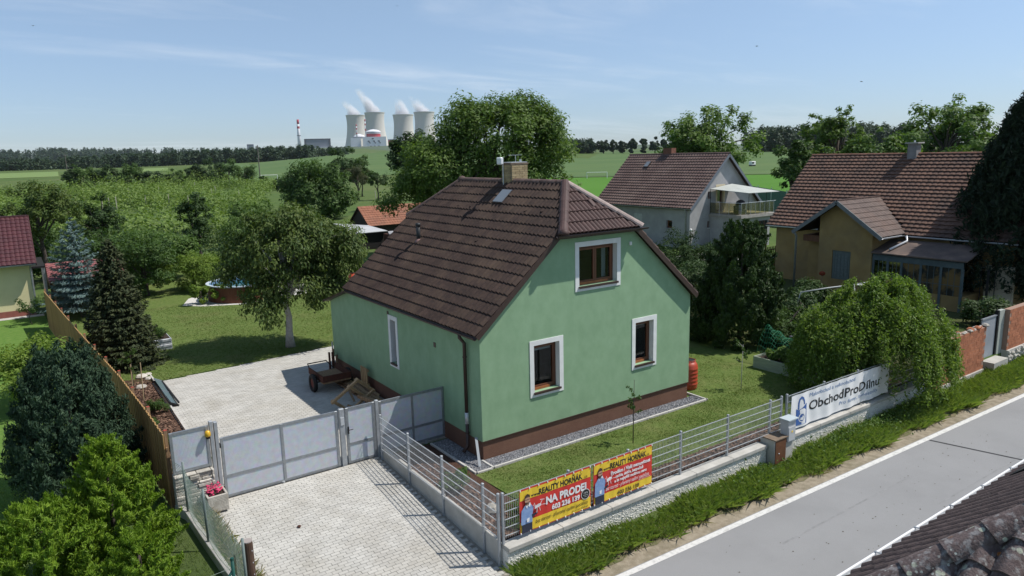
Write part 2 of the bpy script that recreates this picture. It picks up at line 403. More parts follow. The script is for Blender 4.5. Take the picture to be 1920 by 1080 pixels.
# ------------------------------------------------------------------ paving: 20 x 10 cm blocks, laid half bonded
def drive_z(y): return min(0.0, max(-0.55, (y - 2.0) * 0.062))
bm_ = MB().box(-.097, -.047, -.03, .097, .047, .022)
bm_.v = [(x, y, z) if z < 0 else (x * .985, y * .97, z) for x, y, z in bm_.v]
paver_me = bm_.mesh('paver')
M_['paver'] = mat('light_concrete_paver', (.50, .485, .445), (.42, .405, .37), scale=2.2, detail=6, rough=.95, bump=.3, bscale=110, rand=.07, col3=(.36, .335, .285), scale3=.9, amt3=.6)
M_['joint'] = mat('sand_joint', (.34, .315, .27), (.26, .24, .20), scale=12, rough=1)
paver_me.materials.append(M_['paver'])
base = MB()
for i in range(12):
    y0 = -5.45 + i * .625; y1 = y0 + .625
    base.add([(-6.75 - .05 * (y0 + 5) / 7, y0, drive_z(y0) - .006), (-2.05, y0, drive_z(y0) - .006), (-2.05, y1, drive_z(y1) - .006), (-6.75 - .05 * (y1 + 5) / 7, y1, drive_z(y1) - .006)], [(0, 1, 2, 3)])
drive = base.build('driveway', M_['joint']); drive['kind'] = 'structure'
court = MB().box(-6.0, 2.02, -.05, 1.6, 13.25, -.004)
court.v = [(x, y + (0.10 * (x + 6)) if y > 5 else y, z) for x, y, z in court.v]
court = court.build('courtyard', M_['joint']); court['kind'] = 'structure'
def pavers(x0, x1, y0, y1, zf, keep):
    out = []
    j = 0; y = y0
    while y < y1:
        x = x0 + (0.1 if j % 2 else 0.0)
        while x < x1:
            if keep(x, y): out.append((x, y, zf(y)))
            x += .2
        y += .1; j += 1
    return out
PV = pavers(-6.75, -2.1, -5.4, 1.99, drive_z, lambda x, y: x - .1 > -6.74 - .02 * y and x + .1 < -2.06)
PV.sort(key=lambda p: (Vector(p) - CAM).length)
vis = [p for p in PV if p[0] > -6.4 + max(0, (-2.6 - p[1])) * .55 and p[1] > -4.0]      # the ones the picture shows largest
vis = vis[:300]; vset = set(vis)
def paver_mat(p, rr):
    M = Matrix.Translation(Vector(p) + Vector((0, 0, rr.uniform(-.0025, .0025)))) @ Matrix.Rotation(rr.uniform(-.01, .01), 4, 'Z') @ Matrix.Rotation(rr.uniform(-.012, .012), 4, 'Y')
    if p[1] < 2: M = M @ Matrix.Rotation(.0619, 4, 'X')
    return M
rr = random.Random(8)
for p in vis:
    o = bpy.data.objects.new('paver', paver_me); COL.objects.link(o); o.parent = drive; o.matrix_basis = paver_mat(p, rr)
def paver_field(name, pts, parent):
    B = np.array([v.co for v in paver_me.vertices]); F0 = np.array([p.vertices for p in paver_me.polygons])
    V = []; F = []
    for k, p in enumerate(pts):
        M = np.array(paver_mat(p, rr)); V.append(B @ M[:3, :3].T + M[:3, 3]); F.append(F0 + 8 * k)
    me = np_mesh(name, np.concatenate(V), np.concatenate(F))
    o = put(name, me, M_['paver'], parent); o['kind'] = 'stuff'; return o
paver_field('paver_field', [p for p in PV if p not in vset], drive)
CV = pavers(-5.95, 1.5, 2.12, 14.0, lambda y: 0.0, lambda x, y: y < 13.2 + .10 * (x + 6) and not (x > -.15 and y < 10.75) )
paver_field('paver_field', CV, court)
# ------------------------------------------------------------------ the green house
HW, HL, HB = 8.0, 10.62, 8.55          # width, depth with the lean-to, depth of the main body
ZE, ZR, OV, GV = 3.466, 7.135, 0.18, 0.14
SL = (ZR - ZE) / (HW / 2 + OV); TH = math.atan(SL)
YH, ZH, G2 = 1.35, 5.86, 0.30
XH = (ZH - ZE) / SL - OV
YB = HB + 0.14
house = thing('green_house', 'mint green rendered house with brown tiled half-hipped roof behind the for-sale banners', 'house', (4, 4, 0))
WT = .32
WIN = dict(top=(3.36, 4.80, 4.30, 5.42), lo=(1.73, 2.62, 1.53, 2.86), ro=(5.57, 6.34, 1.57, 2.90))
slw = SL
def zroof(x): return ZE - .10 + slw * (min(x, HW - x) + OV) - .06
outer = [(0, .52), (HW, .52), (HW, zroof(0)), (HW - XH - .02, ZH - .1), (XH + .02, ZH - .1), (0, zroof(0))]
holes = [[(a, c), (b, c), (b, d), (a, d)] for a, b, c, d in WIN.values()]
wall = MB().holed(outer, holes, lambda u, w, t: (u, t, w), WT).build('wall', M_['green'], house)
LW = (4.98, 5.36, 1.50, 2.92)
wl_ = MB().holed([(.0, .52), (HB, .52), (HL, .52), (HL, 2.70), (HB, zroof(0)), (0, zroof(0))], [[(LW[0], LW[2]), (LW[1], LW[2]), (LW[1], LW[3]), (LW[0], LW[3])]],
                 lambda u, w, t: (t + .001, u + .001, w), WT).build('wall', M_['green'], house)
MB().box(HW - WT, WT + .002, .52, HW - .001, HB, zroof(0)).build('wall', M_['green'], house)
MB().holed([(.33, .52), (HW, .52), (HW, zroof(0)), (HW - XH, ZH), (XH, ZH), (.33, zroof(.33))], [], lambda u, w, t: (u, HB - t, w), .3).build('wall', M_['green'], house)
MB().box(.33, HL - .3, .52, 5.0, HL, 2.70).build('wall', M_['green'], house)
MB().box(.4, .4, 2.95, HW - .4, HB - .35, 3.0).build('ceiling', M_['brownwood'], house)
MB().box(.4, 1.3, .525, HW - .4, 1.35, 2.94).build('window_backing', mat('painted_dim_room', (.035, .033, .036), rough=.9), house)  # added behind the windows so panes look dark; dimness is in the colour
MB().box(2.6, .34, 3.01, 5.6, 1.14, 3.04).build('attic_dark_sheet', MATS['painted_dim_room'], house)  # added dark sheet, stops bounced sun from brightening the attic panes
MB().box(2.4, 1.15, 3.05, 6.4, 1.19, 4.85).build('window_backing', MATS['painted_dim_room'], house)
MB().box(3.1, 1.2, 3.05, 5.5, 1.25, 5.6).build('window_backing', MATS['painted_dim_room'], house)
MB().box(1.25, .4, .525, 1.30, 1.29, 2.94).build('window_backing', MATS['painted_dim_room'], house)
MB().box(.4, 1.29 + 0.07, .5, HW - .4, HB - .35, .52).build('floor', M_['brownwood'], house)
MB().box(.0 + .025, .025, -.05, HW - .025, HL - .025, .519).build('plinth', M_['plinth'], house)
MB().box(-.02, -.02, .519, HW + .02, .012, .535).build('plinth_drip', M_['brownmetal'], house)

def local(O, U, N):
    U, N = Vector(U), Vector(N); Z = Vector((0, 0, 1)); I = -N
    return Matrix(((U.x, I.x, Z.x, O[0]), (U.y, I.y, Z.y, O[1]), (U.z, I.z, Z.z, O[2]), (0, 0, 0, 1)))

def window(parent, O, U, N, w, h, sash=1, surround=.14, frame=M_['brownwood'], sill=M_['brownmetal'], sur=M_['white'], depth=.17, blind=0, glass=GLASS, lowsash=True, muntin=0):
    """window in a wall opening; local x along the wall, y into the wall, z up; O is the lower corner of the opening"""
    M = local(O, U, N)
    f = MB(); t = .065
    for (x0, z0, x1, z1) in ((0, 0, t, h), (w - t, 0, w, h), (t, 0, w - t, t), (t, h - t, w - t, h)):
        f.box(x0 + .002, depth, z0 + .002, x1 - .002 if x1 == w else x1, depth + .07, z1 - .002 if z1 == h else z1, M)
    win = f.build('window', frame, parent)
    sw = (w - 2 * t) / sash
    for k in range(sash):
        x0 = t + k * sw + .004; x1 = x0 + sw - .008; s2 = .06; m = MB()
        for (a, c, b, d) in ((x0, t + .004, x0 + s2, h - t - .004), (x1 - s2, t + .004, x1, h - t - .004), (x0 + s2, t + .004, x1 - s2, t + s2), (x0 + s2, h - t - s2, x1 - s2, h - t - .004)):
            m.box(a, depth - .018, c, b, depth + .045, d, M)
        m.build('sash', frame, win)
        MB().box(x0 + s2 - .005, depth + .012, t + s2 - .005, x1 - s2 + .005, depth + .018, h - t - s2 + .005, M).build('pane', glass, win)
        for q in range(muntin):
            zz = t + (h - 2 * t) * (q + 1) / (muntin + 1)
            MB().box(x0 + s2, depth - .01, zz - .012, x1 - s2, depth + .01, zz + .012, M).build('glazing_bar', frame, win)
    if sill is not None:
        sm = MB(); sm.box(-.03, -.06, -.035, w + .03, depth - .01, -.004, M); sm.box(-.03, -.06, -.06, w + .03, -.052, -.036, M)
        sm.build('sill', sill, win)
    if surround and sur is not None:
        s3 = surround; m = MB()
        for (a, c, b, d) in ((-s3, -s3, 0, h + s3), (w, -s3, w + s3, h + s3), (0, h, w, h + s3), (0, -s3, w, -.062)):
            m.box(a, -.018, c, b, .004, d, M)
        for (a, c, b, d) in ((-.004, 0, .001, h), (w - .001, 0, w + .004, h), (0, h - .001, w, h + .004)):      # white reveals
            m.box(a, .004, c, b, depth, d, M)
        m.build('surround', sur, win)
    for q in range(blind):
        zz = h - .13 - q * .05
        MB().box(t + .05, depth + .10, zz, w - t - .05, depth + .13, zz + .035, M).build('blind_slat', M_['white'], win)
    return win
a, b, c, d = WIN['top']; window(house, (a, 0, c), (1, 0, 0), (0, -1, 0), b - a, d - c, sash=2)
a, b, c, d = WIN['lo']; w1 = window(house, (a, 0, c), (1, 0, 0), (0, -1, 0), b - a, d - c, blind=3)
a, b, c, d = WIN['ro']; w2 = window(house, (a, 0, c), (1, 0, 0), (0, -1, 0), b - a, d - c, blind=2)
a, b, c, d = LW; window(house, (0, b, c), (0, -1, 0), (-1, 0, 0), b - a, d - c)
# curtains of the attic window and the lower frame ledges, sunlight put into their orange wood colour
for x0, x1 in ((3.50, 3.62), (4.52, 4.70)):
    m = MB()
    for k in range(8): m.v += [(x0 + (x1 - x0) * k / 7, .36 + .02 * (k % 2), 4.40), (x0 + (x1 - x0) * k / 7, .36 + .02 * (k % 2), 5.36)]
    m.f = [(2 * k, 2 * k + 2, 2 * k + 3, 2 * k + 1) for k in range(7)]
    m.build('curtain', mat('pale_curtain', (.55, .56, .56), rough=.9), house)
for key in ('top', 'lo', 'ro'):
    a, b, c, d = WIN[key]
    MB().box(a + .07, .13, c + .005, b - .24, .151, c + .075).build('weather_bar', M_['sunlitwood'], house)
# small wall things
MB().box(-.012, 2.37, 2.62, .004, 2.49, 2.76).build('air_vent', M_['brownmetal'], house)
MB().box(-.012, 5.45, 3.04, .004, 5.56, 3.16).build('air_vent', M_['brownmetal'], house)
MB().box(5.28, -.06, 5.30, 5.36, -.001, 5.40).build('motion_light', M_['white'], house, bevel=.01)

# --- roof: underlay, tiles, ridge
SLOPE_LEN = math.hypot(HW / 2 + OV, ZR - ZE)
NROW, NCOL = 16, 23
TC, TW = SLOPE_LEN / NROW, (YB + GV) / NCOL
def tile_mesh(w, l, rolls=2, amp=.080, seg=7, lift=.036, thick=.036, pw=.95):
    """interlocking pan tile: waves across, thicker lower edge; x across, y up the slope, z out"""
    n = rolls * seg; V = []; F = []
    for j, (y, z) in enumerate(((-l / 2, lift), (l / 2, .0))):
        for i in range(n + 1):
            t = i / n * rolls; ph = t - math.floor(t) if i < n else 1.0
            V.append((-w / 2 + w * i / n, y, z + amp * (max(0.0, math.sin(ph * math.pi)) ** pw) + .004))
    for i in range(n + 1): V.append((V[i][0], -l / 2, V[i][2] - thick))
    F = [(i, i + 1, n + 2 + i, n + 1 + i) for i in range(n)] + [(2 * n + 2 + i, 2 * n + 3 + i, i + 1, i) for i in range(n)]
    return V, F
def mesh_of(V, F, name, material):
    me = bpy.data.meshes.new(name); me.from_pydata(V, [], F); me.update(); me.materials.append(material); return me
def clipped(V, F, M, planes, name, material):
    bm = bmesh.new(); vs_ = [bm.verts.new(M @ Vector(v)) for v in V]
    for f in F: bm.faces.new([vs_[i] for i in f])
    for co, no in planes:
        bmesh.ops.bisect_plane(bm, geom=bm.verts[:] + bm.edges[:] + bm.faces[:], plane_co=co, plane_no=no, clear_outer=True)
    if not bm.faces: bm.free(); return None
    me = bpy.data.meshes.new(name); bm.to_mesh(me); bm.free(); me.materials.append(material); return me
def join_tiles(name, items, material, parent):
    """items: (V, F, Matrix) joined into one mesh"""
    VV = []; FF = []; b = 0
    for V, F, M in items:
        A = np.array(V); Mn = np.array(M); VV.append(A @ Mn[:3, :3].T + Mn[:3, 3]); FF.append(np.array(F) + b); b += len(V)
    o = put(name, np_mesh(name, np.concatenate(VV), np.concatenate(FF)), material, parent); o['kind'] = 'stuff'; return o

ct, st = math.cos(TH), math.sin(TH)
apexF = Vector((HW / 2, YH, ZR)); cornL = Vector((XH, -G2, ZH)); cornR = Vector((HW - XH, -G2, ZH))
apexB = Vector((HW / 2, YB - YH - .14, ZR)); cornBL = Vector((XH, YB + .1, ZH))
roof = MB()
def slab(pts, t=.05):
    pts = [Vector(p) for p in pts]; n = (pts[1] - pts[0]).cross(pts[2] - pts[0]).normalized()
    if n.z < 0: n = -n
    MBp = MB().prism([p - n * (t + .012) for p in pts], n * t); roof.add(MBp.v, MBp.f)
eL0, eL1 = (-OV, -GV, ZE), (-OV, YB, ZE); eR0, eR1 = (HW + OV, -GV, ZE), (HW + OV, YB, ZE)
def onslope(x, y, side=0):
    z = ZE + SL * (x + OV) if side == 0 else ZE + SL * (HW - x + OV); return (x, y, z)
slab([eL0, onslope(XH, -GV), tuple(apexF), tuple(apexB), onslope(XH, YB), eL1])
slab([eR0, onslope(HW - XH, -GV, 1), tuple(apexF), tuple(apexB), onslope(HW - XH, YB, 1), eR1])
slab([tuple(cornL), tuple(cornR), tuple(apexF)])
slab([tuple(cornBL), (HW - XH, YB + .1, ZH), tuple(apexB)])
roof = roof.build('roof', M_['under'], house)
tv, tf = tile_mesh(TW * 1.0, TC * 1.12)
tile_me = mesh_of(tv, tf, 'tile', M_['tile'])
RL = Matrix(((0, ct, -st, 0), (-1, 0, 0, 0), (0, st, ct, 0), (0, 0, 0, 1)))
hipF_n = (apexF - cornL).cross(Vector((0, 0, 1))); hipF_n = hipF_n if hipF_n.y < 0 else -hipF_n
hipB_n = (apexB - cornBL).cross(Vector((0, 0, 1))); hipB_n = hipB_n if hipB_n.y > 0 else -hipB_n
rr = random.Random(4)
cand = []
SKY_BOX = (3.15, 3.75, 3.30, 4.15)                      # the roof window lies here
for r in range(NROW):
    for c in range(NCOL):
        s_ = (r + .5) * TC; x = -OV + ct * s_; z = ZE + st * s_; y = -GV + (c + .5) * TW
        M = Matrix.Translation((x, y, z)) @ RL @ Matrix.Rotation(rr.uniform(-.006, .006), 4, 'Z') @ Matrix.Translation((0, rr.uniform(-.004, .004), rr.uniform(0, .003)))
        if (Vector((x, y, z)) - apexF).dot(hipF_n) > .25 * hipF_n.length or (Vector((x, y, z)) - apexB).dot(hipB_n) > .25 * hipB_n.length: continue
        planes = []
        if z > ZH - .3:
            if (Vector((x, y, z)) - apexF).dot(hipF_n) > -.3 * hipF_n.length: planes.append((apexF, hipF_n))
            if (Vector((x, y, z)) - apexB).dot(hipB_n) > -.3 * hipB_n.length: planes.append((apexB, hipB_n))
        if planes:
            me = clipped(tv, tf, M, planes, 'tile', M_['tile'])
            if me: put('tile', me, None, roof)
            continue
        cand.append(((Vector((x, y, z)) - CAM).length, M))
# hip at the street end
hv, hf = tile_mesh(.30, TC * 1.12, amp=.026)
hn = (cornR - cornL).cross(apexF - cornL).normalized(); hn = hn if hn.z > 0 else -hn
hu = Vector((1, 0, 0)); hs = hn.cross(hu)
HM = Matrix(((hu.x, hs.x, hn.x, 0), (hu.y, hs.y, hn.y, 0), (hu.z, hs.z, hn.z, 0), (0, 0, 0, 1)))
hl = (apexF - (cornL + cornR) / 2).length; nr = 5; rc = hl / nr
hv, hf = tile_mesh(.30, rc * 1.12, amp=.040)
nR_ = (apexF - cornR).cross(Vector((0, 0, 1))); nR_ = nR_ if nR_.x > 0 else -nR_
nL_ = (apexF - cornL).cross(Vector((0, 0, 1))); nL_ = nL_ if nL_.x < 0 else -nL_
wh = HW - 2 * XH
nhip = 0
for r in range(nr):
    for c in range(int(wh / .3) + 1):
        o_ = cornL + hu * ((c + .5) * .3 - .02) + hs * ((r + .5) * rc)
        M = Matrix.Translation(o_) @ HM
        me = clipped(hv, hf, M, [(apexF, nR_), (apexF, nL_)], 'tile', M_['tile2'])
        if me and len(me.polygons) > 3: put('tile', me, None, roof); nhip += 1
cand.sort(key=lambda q: q[0])
for d_, M in cand[:300 - nhip - 22]:
    o = bpy.data.objects.new('tile', tile_me); COL.objects.link(o); o.parent = roof; o.matrix_basis = M
join_tiles('tile_field', [(tv, tf, M) for d_, M in cand[300 - nhip - 22:]], M_['tile'], roof)
# far slope: one field of the same tiles
RRm = Matrix(((0, -ct, st, 0), (1, 0, 0, 0), (0, st, ct, 0), (0, 0, 0, 1)))
items = []
for r in range(NROW):
    for c in range(NCOL):
        s_ = (r + .5) * TC; x = HW + OV - ct * s_; z = ZE + st * s_; y = -GV + (c + .5) * TW
        if z > ZH and (y < YH * (z - ZH) / (ZR - ZH) + .1 or y > YB - YH * (z - ZH) / (ZR - ZH) - .3): continue
        items.append((tv, tf, Matrix.Translation((x, y, z)) @ RRm))
join_tiles('tile_field', items, M_['tile'], roof)

def cap_tile(l, r, name, material, r2=None, seg=7):
    r2 = r2 or r * .86; V = []; F = []
    for rad, x in ((r, 0), (r2, l)):
        for t_ in (0, -.022):
            for i in range(seg + 1):
                a_ = math.pi * (i / seg) ; V.append((x, (rad + t_) * math.cos(a_), (rad + t_) * math.sin(a_) * .85))
    n = seg + 1
    for i in range(seg):
        F += [(i, i + 1, 2 * n + i + 1, 2 * n + i), (i, n + i, n + i + 1, i + 1), (2 * n + i, 2 * n + i + 1, 3 * n + i + 1, 3 * n + i)]
    return mesh_of(V, F, name, material)
def cap_row(a, b, n, me, parent, over=.06, lift=.0, smooth=True):
    a, b = Vector(a), Vector(b); d = b - a; step = d.length / n; d.normalize()
    y = Vector((0, 0, 1)).cross(d).normalized(); z = d.cross(y)
    for i in range(n):
        p = a + d * (i * step - over * .5)
        M = Matrix(((d.x, y.x, z.x, p.x), (d.y, y.y, z.y, p.y), (d.z, y.z, z.z, p.z + lift), (0, 0, 0, 1))) @ Matrix.Rotation(-.03, 4, 'Y') @ Matrix.Rotation(rr.uniform(-.03, .03), 4, 'X')
        o = bpy.data.objects.new('ridge_tile', me); COL.objects.link(o); o.parent = parent; o.matrix_basis = M
L_ = (apexB - apexF).length
cap_row(apexF, apexB, 15, cap_tile(L_ / 15 + .05, .135, 'ridge_tile', M_['ridge']), roof, lift=-.01)
L_ = (apexF - cornL).length
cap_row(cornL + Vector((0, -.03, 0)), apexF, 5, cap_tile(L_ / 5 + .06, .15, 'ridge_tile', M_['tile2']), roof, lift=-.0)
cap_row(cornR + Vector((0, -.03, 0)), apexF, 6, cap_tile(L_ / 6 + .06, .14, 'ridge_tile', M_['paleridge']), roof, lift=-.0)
cap_row(cornBL, apexB, 5, cap_tile(L_ / 5 + .06, .14, 'ridge_tile', M_['ridge']), roof)
# rounded end cap at the foot of the hip and the ridge start
cp = MB(); cp.lathe([(.02, .12), (.09, .10), (.14, .03), (.15, -.05)], cornL + Vector((.0, -.06, .05)), 12); cp.build('ridge_cap', M_['tile2'], roof, smooth=True)
cp = MB(); cp.lathe([(.02, .15), (.10, .12), (.16, .03), (.17, -.06)], apexB + Vector((0, .05, 0)), 12); cp.build('ridge_cap', M_['ridge'], roof, smooth=True)
# eaves, barge boards, gutters
MB().bar(Vector(onslope(-OV + .02, -GV - .014)) - Vector((0, 0, .07)), Vector(onslope(XH + .05, -GV - .014)) - Vector((0, 0, .07)), .03, .14).build('barge_board', M_['brownmetal'], roof)
MB().bar(Vector(onslope(HW + OV - .02, -GV - .014, 1)) - Vector((0, 0, .07)), Vector(onslope(HW - XH - .05, -GV - .014, 1)) - Vector((0, 0, .07)), .03, .14).build('barge_board', M_['brownmetal'], roof)
MB().bar(Vector(onslope(-OV + .02, YB + .016)) - Vector((0, 0, .07)), Vector(onslope(XH + .05, YB + .016)) - Vector((0, 0, .07)), .03, .14).build('barge_board', M_['brownmetal'], roof)
for y_ in np.arange(-.02, 0.02, .1): pass
gt = MB()
def gutter(a, b, r=.065, n=6):
    a, b = Vector(a), Vector(b); d = (b - a).normalized(); s2 = d.cross(Vector((0, 0, 1))); m = MB()
    for p in (a, b):
        for rad in (r, r - .008):
            for i in range(n + 1):
                t_ = math.pi * i / n; m.v.append(tuple(p + s2 * (math.cos(t_) * rad) - Vector((0, 0, math.sin(t_) * rad))))
    k = n + 1
    for i in range(n): m.f += [(i, i + 1, 2 * k + i + 1, 2 * k + i), (k + i, k + i + 1, 3 * k + i + 1, 3 * k + i)]
    m.f += [(0, 2 * k, 3 * k, k), (n, k + n, 3 * k + n, 2 * k + n)] + [(i, k + i, k + i + 1, i + 1) for i in range(n)]
    return m
gutter((-OV - .05, -GV - .02, ZE - .03), (-OV - .05, YB, ZE - .03)).build('gutter', M_['brownmetal'], roof)
gutter((XH - .22, -G2 - .07, ZH - .03), (HW - XH + .22, -G2 - .07, ZH - .03), .055).build('gutter', M_['brownmetal'], roof)
MB().box(XH - .1, -G2 + .02, ZH - .13, HW - XH + .1, .0, ZH - .09).build('soffit', M_['brownmetal'], roof)
m = MB(); m.tube([(-OV - .05, .62, ZE - .06), (-OV - .05, .62, ZE - .16), (-.09, .62, ZE - .34), (-.09, .62, 1.15)], .05, 10)
dp = m.build('downpipe', M_['brownmetal'], house, smooth=True)
MB().tube([(-.09, .62, 1.2), (-.09, .62, .88)], .056, 10).build('pipe_sleeve', M_['zinc'], dp, smooth=True)
MB().tube([(-.09, .62, .9), (-.09, .62, .25), (-.25, .60, .1)], .05, 10).build('pipe_foot', M_['brownmetal'], dp, smooth=True)
for zz in (2.75, .62):
    MB().lathe([(.058, -.02), (.062, -.02), (.062, .02), (.058, .02)], (-.09, .62, zz), 10).build('pipe_clip', M_['brownmetal'], dp)
# roof window, chimney, vents, snow hooks
sk_M = Matrix.Translation(onslope(3.43, 3.73)) @ RL
sk = MB().box(-.30, -.30, .02, .30, .30, .11, sk_M).build('roof_window', M_['brownmetal'], house)
MB().box(-.26, -.27, .105, .26, .27, .125, sk_M).build('pane', mat('sky_painted_roof_glass', (.20, .22, .24), rough=.18, spec=.6), sk)  # opaque pane, the reflected sky is put into its grey colour
MB().box(-.36, -.62, .035, .36, -.30, .05, sk_M).build('flashing', mat('dark_lead_flashing', (.03, .028, .028), rough=.6), sk)
m = MB(); m.tube([onslope(1.72, 6.45), Vector(onslope(1.72, 6.45)) + Vector((0, 0, .58))], .07, 12); vp = m.build('vent_pipe', mat('grey_black_plastic', (.03, .032, .035), rough=.5), house, smooth=True)
MB().tube([Vector(onslope(1.72, 6.45)) + Vector((0, 0, .55)), Vector(onslope(1.72, 6.45)) + Vector((0, 0, .66))], [.085, .085], 12).build('vent_cowl', MATS['grey_black_plastic'], vp, smooth=True)
MB().lathe([(.16, -.02), (.13, .05), (.075, .13)], onslope(1.72, 6.45), 12).build('vent_collar', mat('pinkish_vent_tile', (.20, .12, .11), rough=.7), vp, smooth=True)
for y_, x_ in ((1.25, 3.05), (2.05, 3.02), (2.85, 3.02), (5.1, 3.02), (5.9, 3.02), (6.7, 3.02), (1.7, 2.0), (3.2, 2.0), (4.6, 2.0)):
    p = Vector(onslope(x_, y_)); MB().add([p + RL.to_3x3() @ Vector(q) for q in ((-.06, 0, .03), (.06, 0, .03), (.06, .13, .03), (-.06, .13, .03), (-.06, 0, .10), (.06, 0, .10))],
                                          [(0, 1, 5, 4), (4, 5, 2, 3), (0, 4, 3), (1, 2, 5)]).build('snow_hook', M_['under'], roof)
p = Vector((4.3, .55, 0)); p.z = ZH + (ZR - ZH) * (p.y + G2) / (YH + G2)
MB().box(-.07, -.16, .0, .07, .16, .09, Matrix.Translation(p) @ HM).build('snow_hook', M_['tile2'], roof, bevel=.02)
MB().bar(onslope(3.80, 3.62), onslope(3.80, 5.0), .035, .035).build('roof_rail', M_['greymetal'], roof)
# chimney: bricks, cap, antenna box
CX0, CY0, CX1, CY1, CZ0, CZ1 = 3.86, 3.93, 4.50, 4.44, 6.6, 7.74
core = MB().box(CX0 + .012, CY0 + .012, CZ0, CX1 - .012, CY1 - .012, CZ1).build('chimney', mat('mortar', (.30, .27, .22), rough=1), house)
M_['brick_y'] = mat('yellow_brick', (.43, .34, .20), (.32, .24, .135), scale=9, rough=.9, rand=.22, bump=.3, bscale=80)
bh = .0715
# chimney pieces stay on the third level: parts of the chimney
brick_me = {}
for w_ in (.29, .14, .20, .25):
    brick_me[w_] = mesh_of(*(lambda mm: (mm.v, mm.f))(MB().box(-w_ / 2 + .005, -.02, 0, w_ / 2 - .005, .02, bh - .009)), 'brick', M_['brick_y'])
def brick_face(A, B, seqs):
    A, B = Vector(A), Vector(B); d = (B - A); Lw = d.length; d.normalize(); ang = math.atan2(d.y, d.x); z = CZ0 + .28; r = 0
    while z < CZ1 - .05:
        x = 0
        for w_ in seqs[r % 2]:
            p = A + d * (x + w_ / 2)
            o = bpy.data.objects.new('brick', brick_me[w_]); COL.objects.link(o); o.parent = core
            o.matrix_basis = Matrix.Translation((p.x, p.y, z)) @ Matrix.Rotation(ang, 4, 'Z'); x += w_
        z += bh; r += 1
brick_face((CX0 + .015, CY0, 0), (CX1, CY0, 0), ([.29, .29 if False else .20, .14], [.14, .29, .20]))
brick_face((CX0, CY1, 0), (CX0, CY0, 0), ([.25, .25], [.14, .20, .14]))
MB().box(CX0 - .03, CY0 - .03, CZ1 - .06, CX1 + .03, CY1 + .03, CZ1).build('chimney_cap', mat('sooty_brick', (.20, .15, .11), (.13, .1, .08), scale=8, rough=.95), core)
MB().box(CX0 + .02, CY0 - .0, CZ1, CX1 - .0, CY1, CZ1 + .02).build('cap_plate', M_['zinc'], core)
ant = thing('antenna_box', 'white wireless antenna box on a pole beside the chimney of the green house', 'antenna', (3.72, 4.42, 6.9))
MB().tube([(3.80, 4.30, 6.85), (3.80, 4.30, 7.92)], .018, 8).build('pole', M_['zinc'], ant)
MB().box(3.62, 4.18, 7.68, 3.74, 4.42, 7.92).build('case', mat('white_plastic_case', (.78, .79, .80), rough=.45), ant, bevel=.03)
MB().tube([(3.74, 4.30, 7.82), (3.80, 4.30, 7.82)], .012, 6).build('bracket', M_['zinc'], ant)
rod = thing('lightning_rod', 'thin T-shaped lightning wire holder on top of the chimney', 'rod', (4.2, 4.1, CZ1 + .02))
MB().tube([(4.2, 4.15, CZ1 + .02), (4.2, 4.15, CZ1 + .24)], .008, 6).build('upright', M_['zinc'], rod)
MB().tube([(4.05, 4.35, CZ1 + .24), (4.33, 3.97, CZ1 + .24)], .007, 6).build('crossbar', M_['zinc'], rod)
MB().tube([(4.3, 4.02, CZ1 + .02), (4.3, 4.02, CZ1 + .10)], .035, 8).build('stub', M_['zinc'], rod)
# lean-to at the back
lt = MB().prism([(-.22, HB + .0, 3.36), (5.2, HB + .0, 3.36), (5.2, HL + .22, 2.66), (-.22, HL + .22, 2.66)], (0, 0, .07)).build('lean_to_roof', M_['brownmetal'], house)
# steep old orange tiles of the side porch roof
pr = MB()
M_['oldtile'] = mat('orange_clay_tile', (.30, .115, .065), (.20, .075, .045), scale=5, rough=.9, rand=.25, bump=.3, bscale=40, col3=(.14, .07, .05), scale3=1.0, amt3=.6)
porch = MB().prism([(7.6, 2.6, 4.3), (8.05, 2.6, 5.62), (9.25, 2.6, 4.15), (9.25, 2.6, 4.0), (7.6, 2.6, 4.0)], (0, 2.4, 0)).build('side_dormer', M_['green'], house)
items = []
ov, of = tile_mesh(.2, .4, rolls=1, amp=.015, lift=.03, seg=3)
dvec = Vector((1.20, 0, -1.47)).normalized(); nrm = Vector((1.47, 0, 1.20)).normalized()
dv2 = Vector((-.45, 0, -1.32)).normalized()
for r in range(6):
    for c in range(12):
        p = Vector((8.05, 2.65 + c * .2, 5.64)) + dvec * (.16 + r * .33)
        up = -dvec; xx = up.cross(nrm)
        items.append((ov, of, Matrix(((xx.x, up.x, nrm.x, p.x), (xx.y, up.y, nrm.y, p.y), (xx.z, up.z, nrm.z, p.z), (0, 0, 0, 1)))))
join_tiles('old_tiles', items, M_['oldtile'], porch)
for i in range(4):
    pass
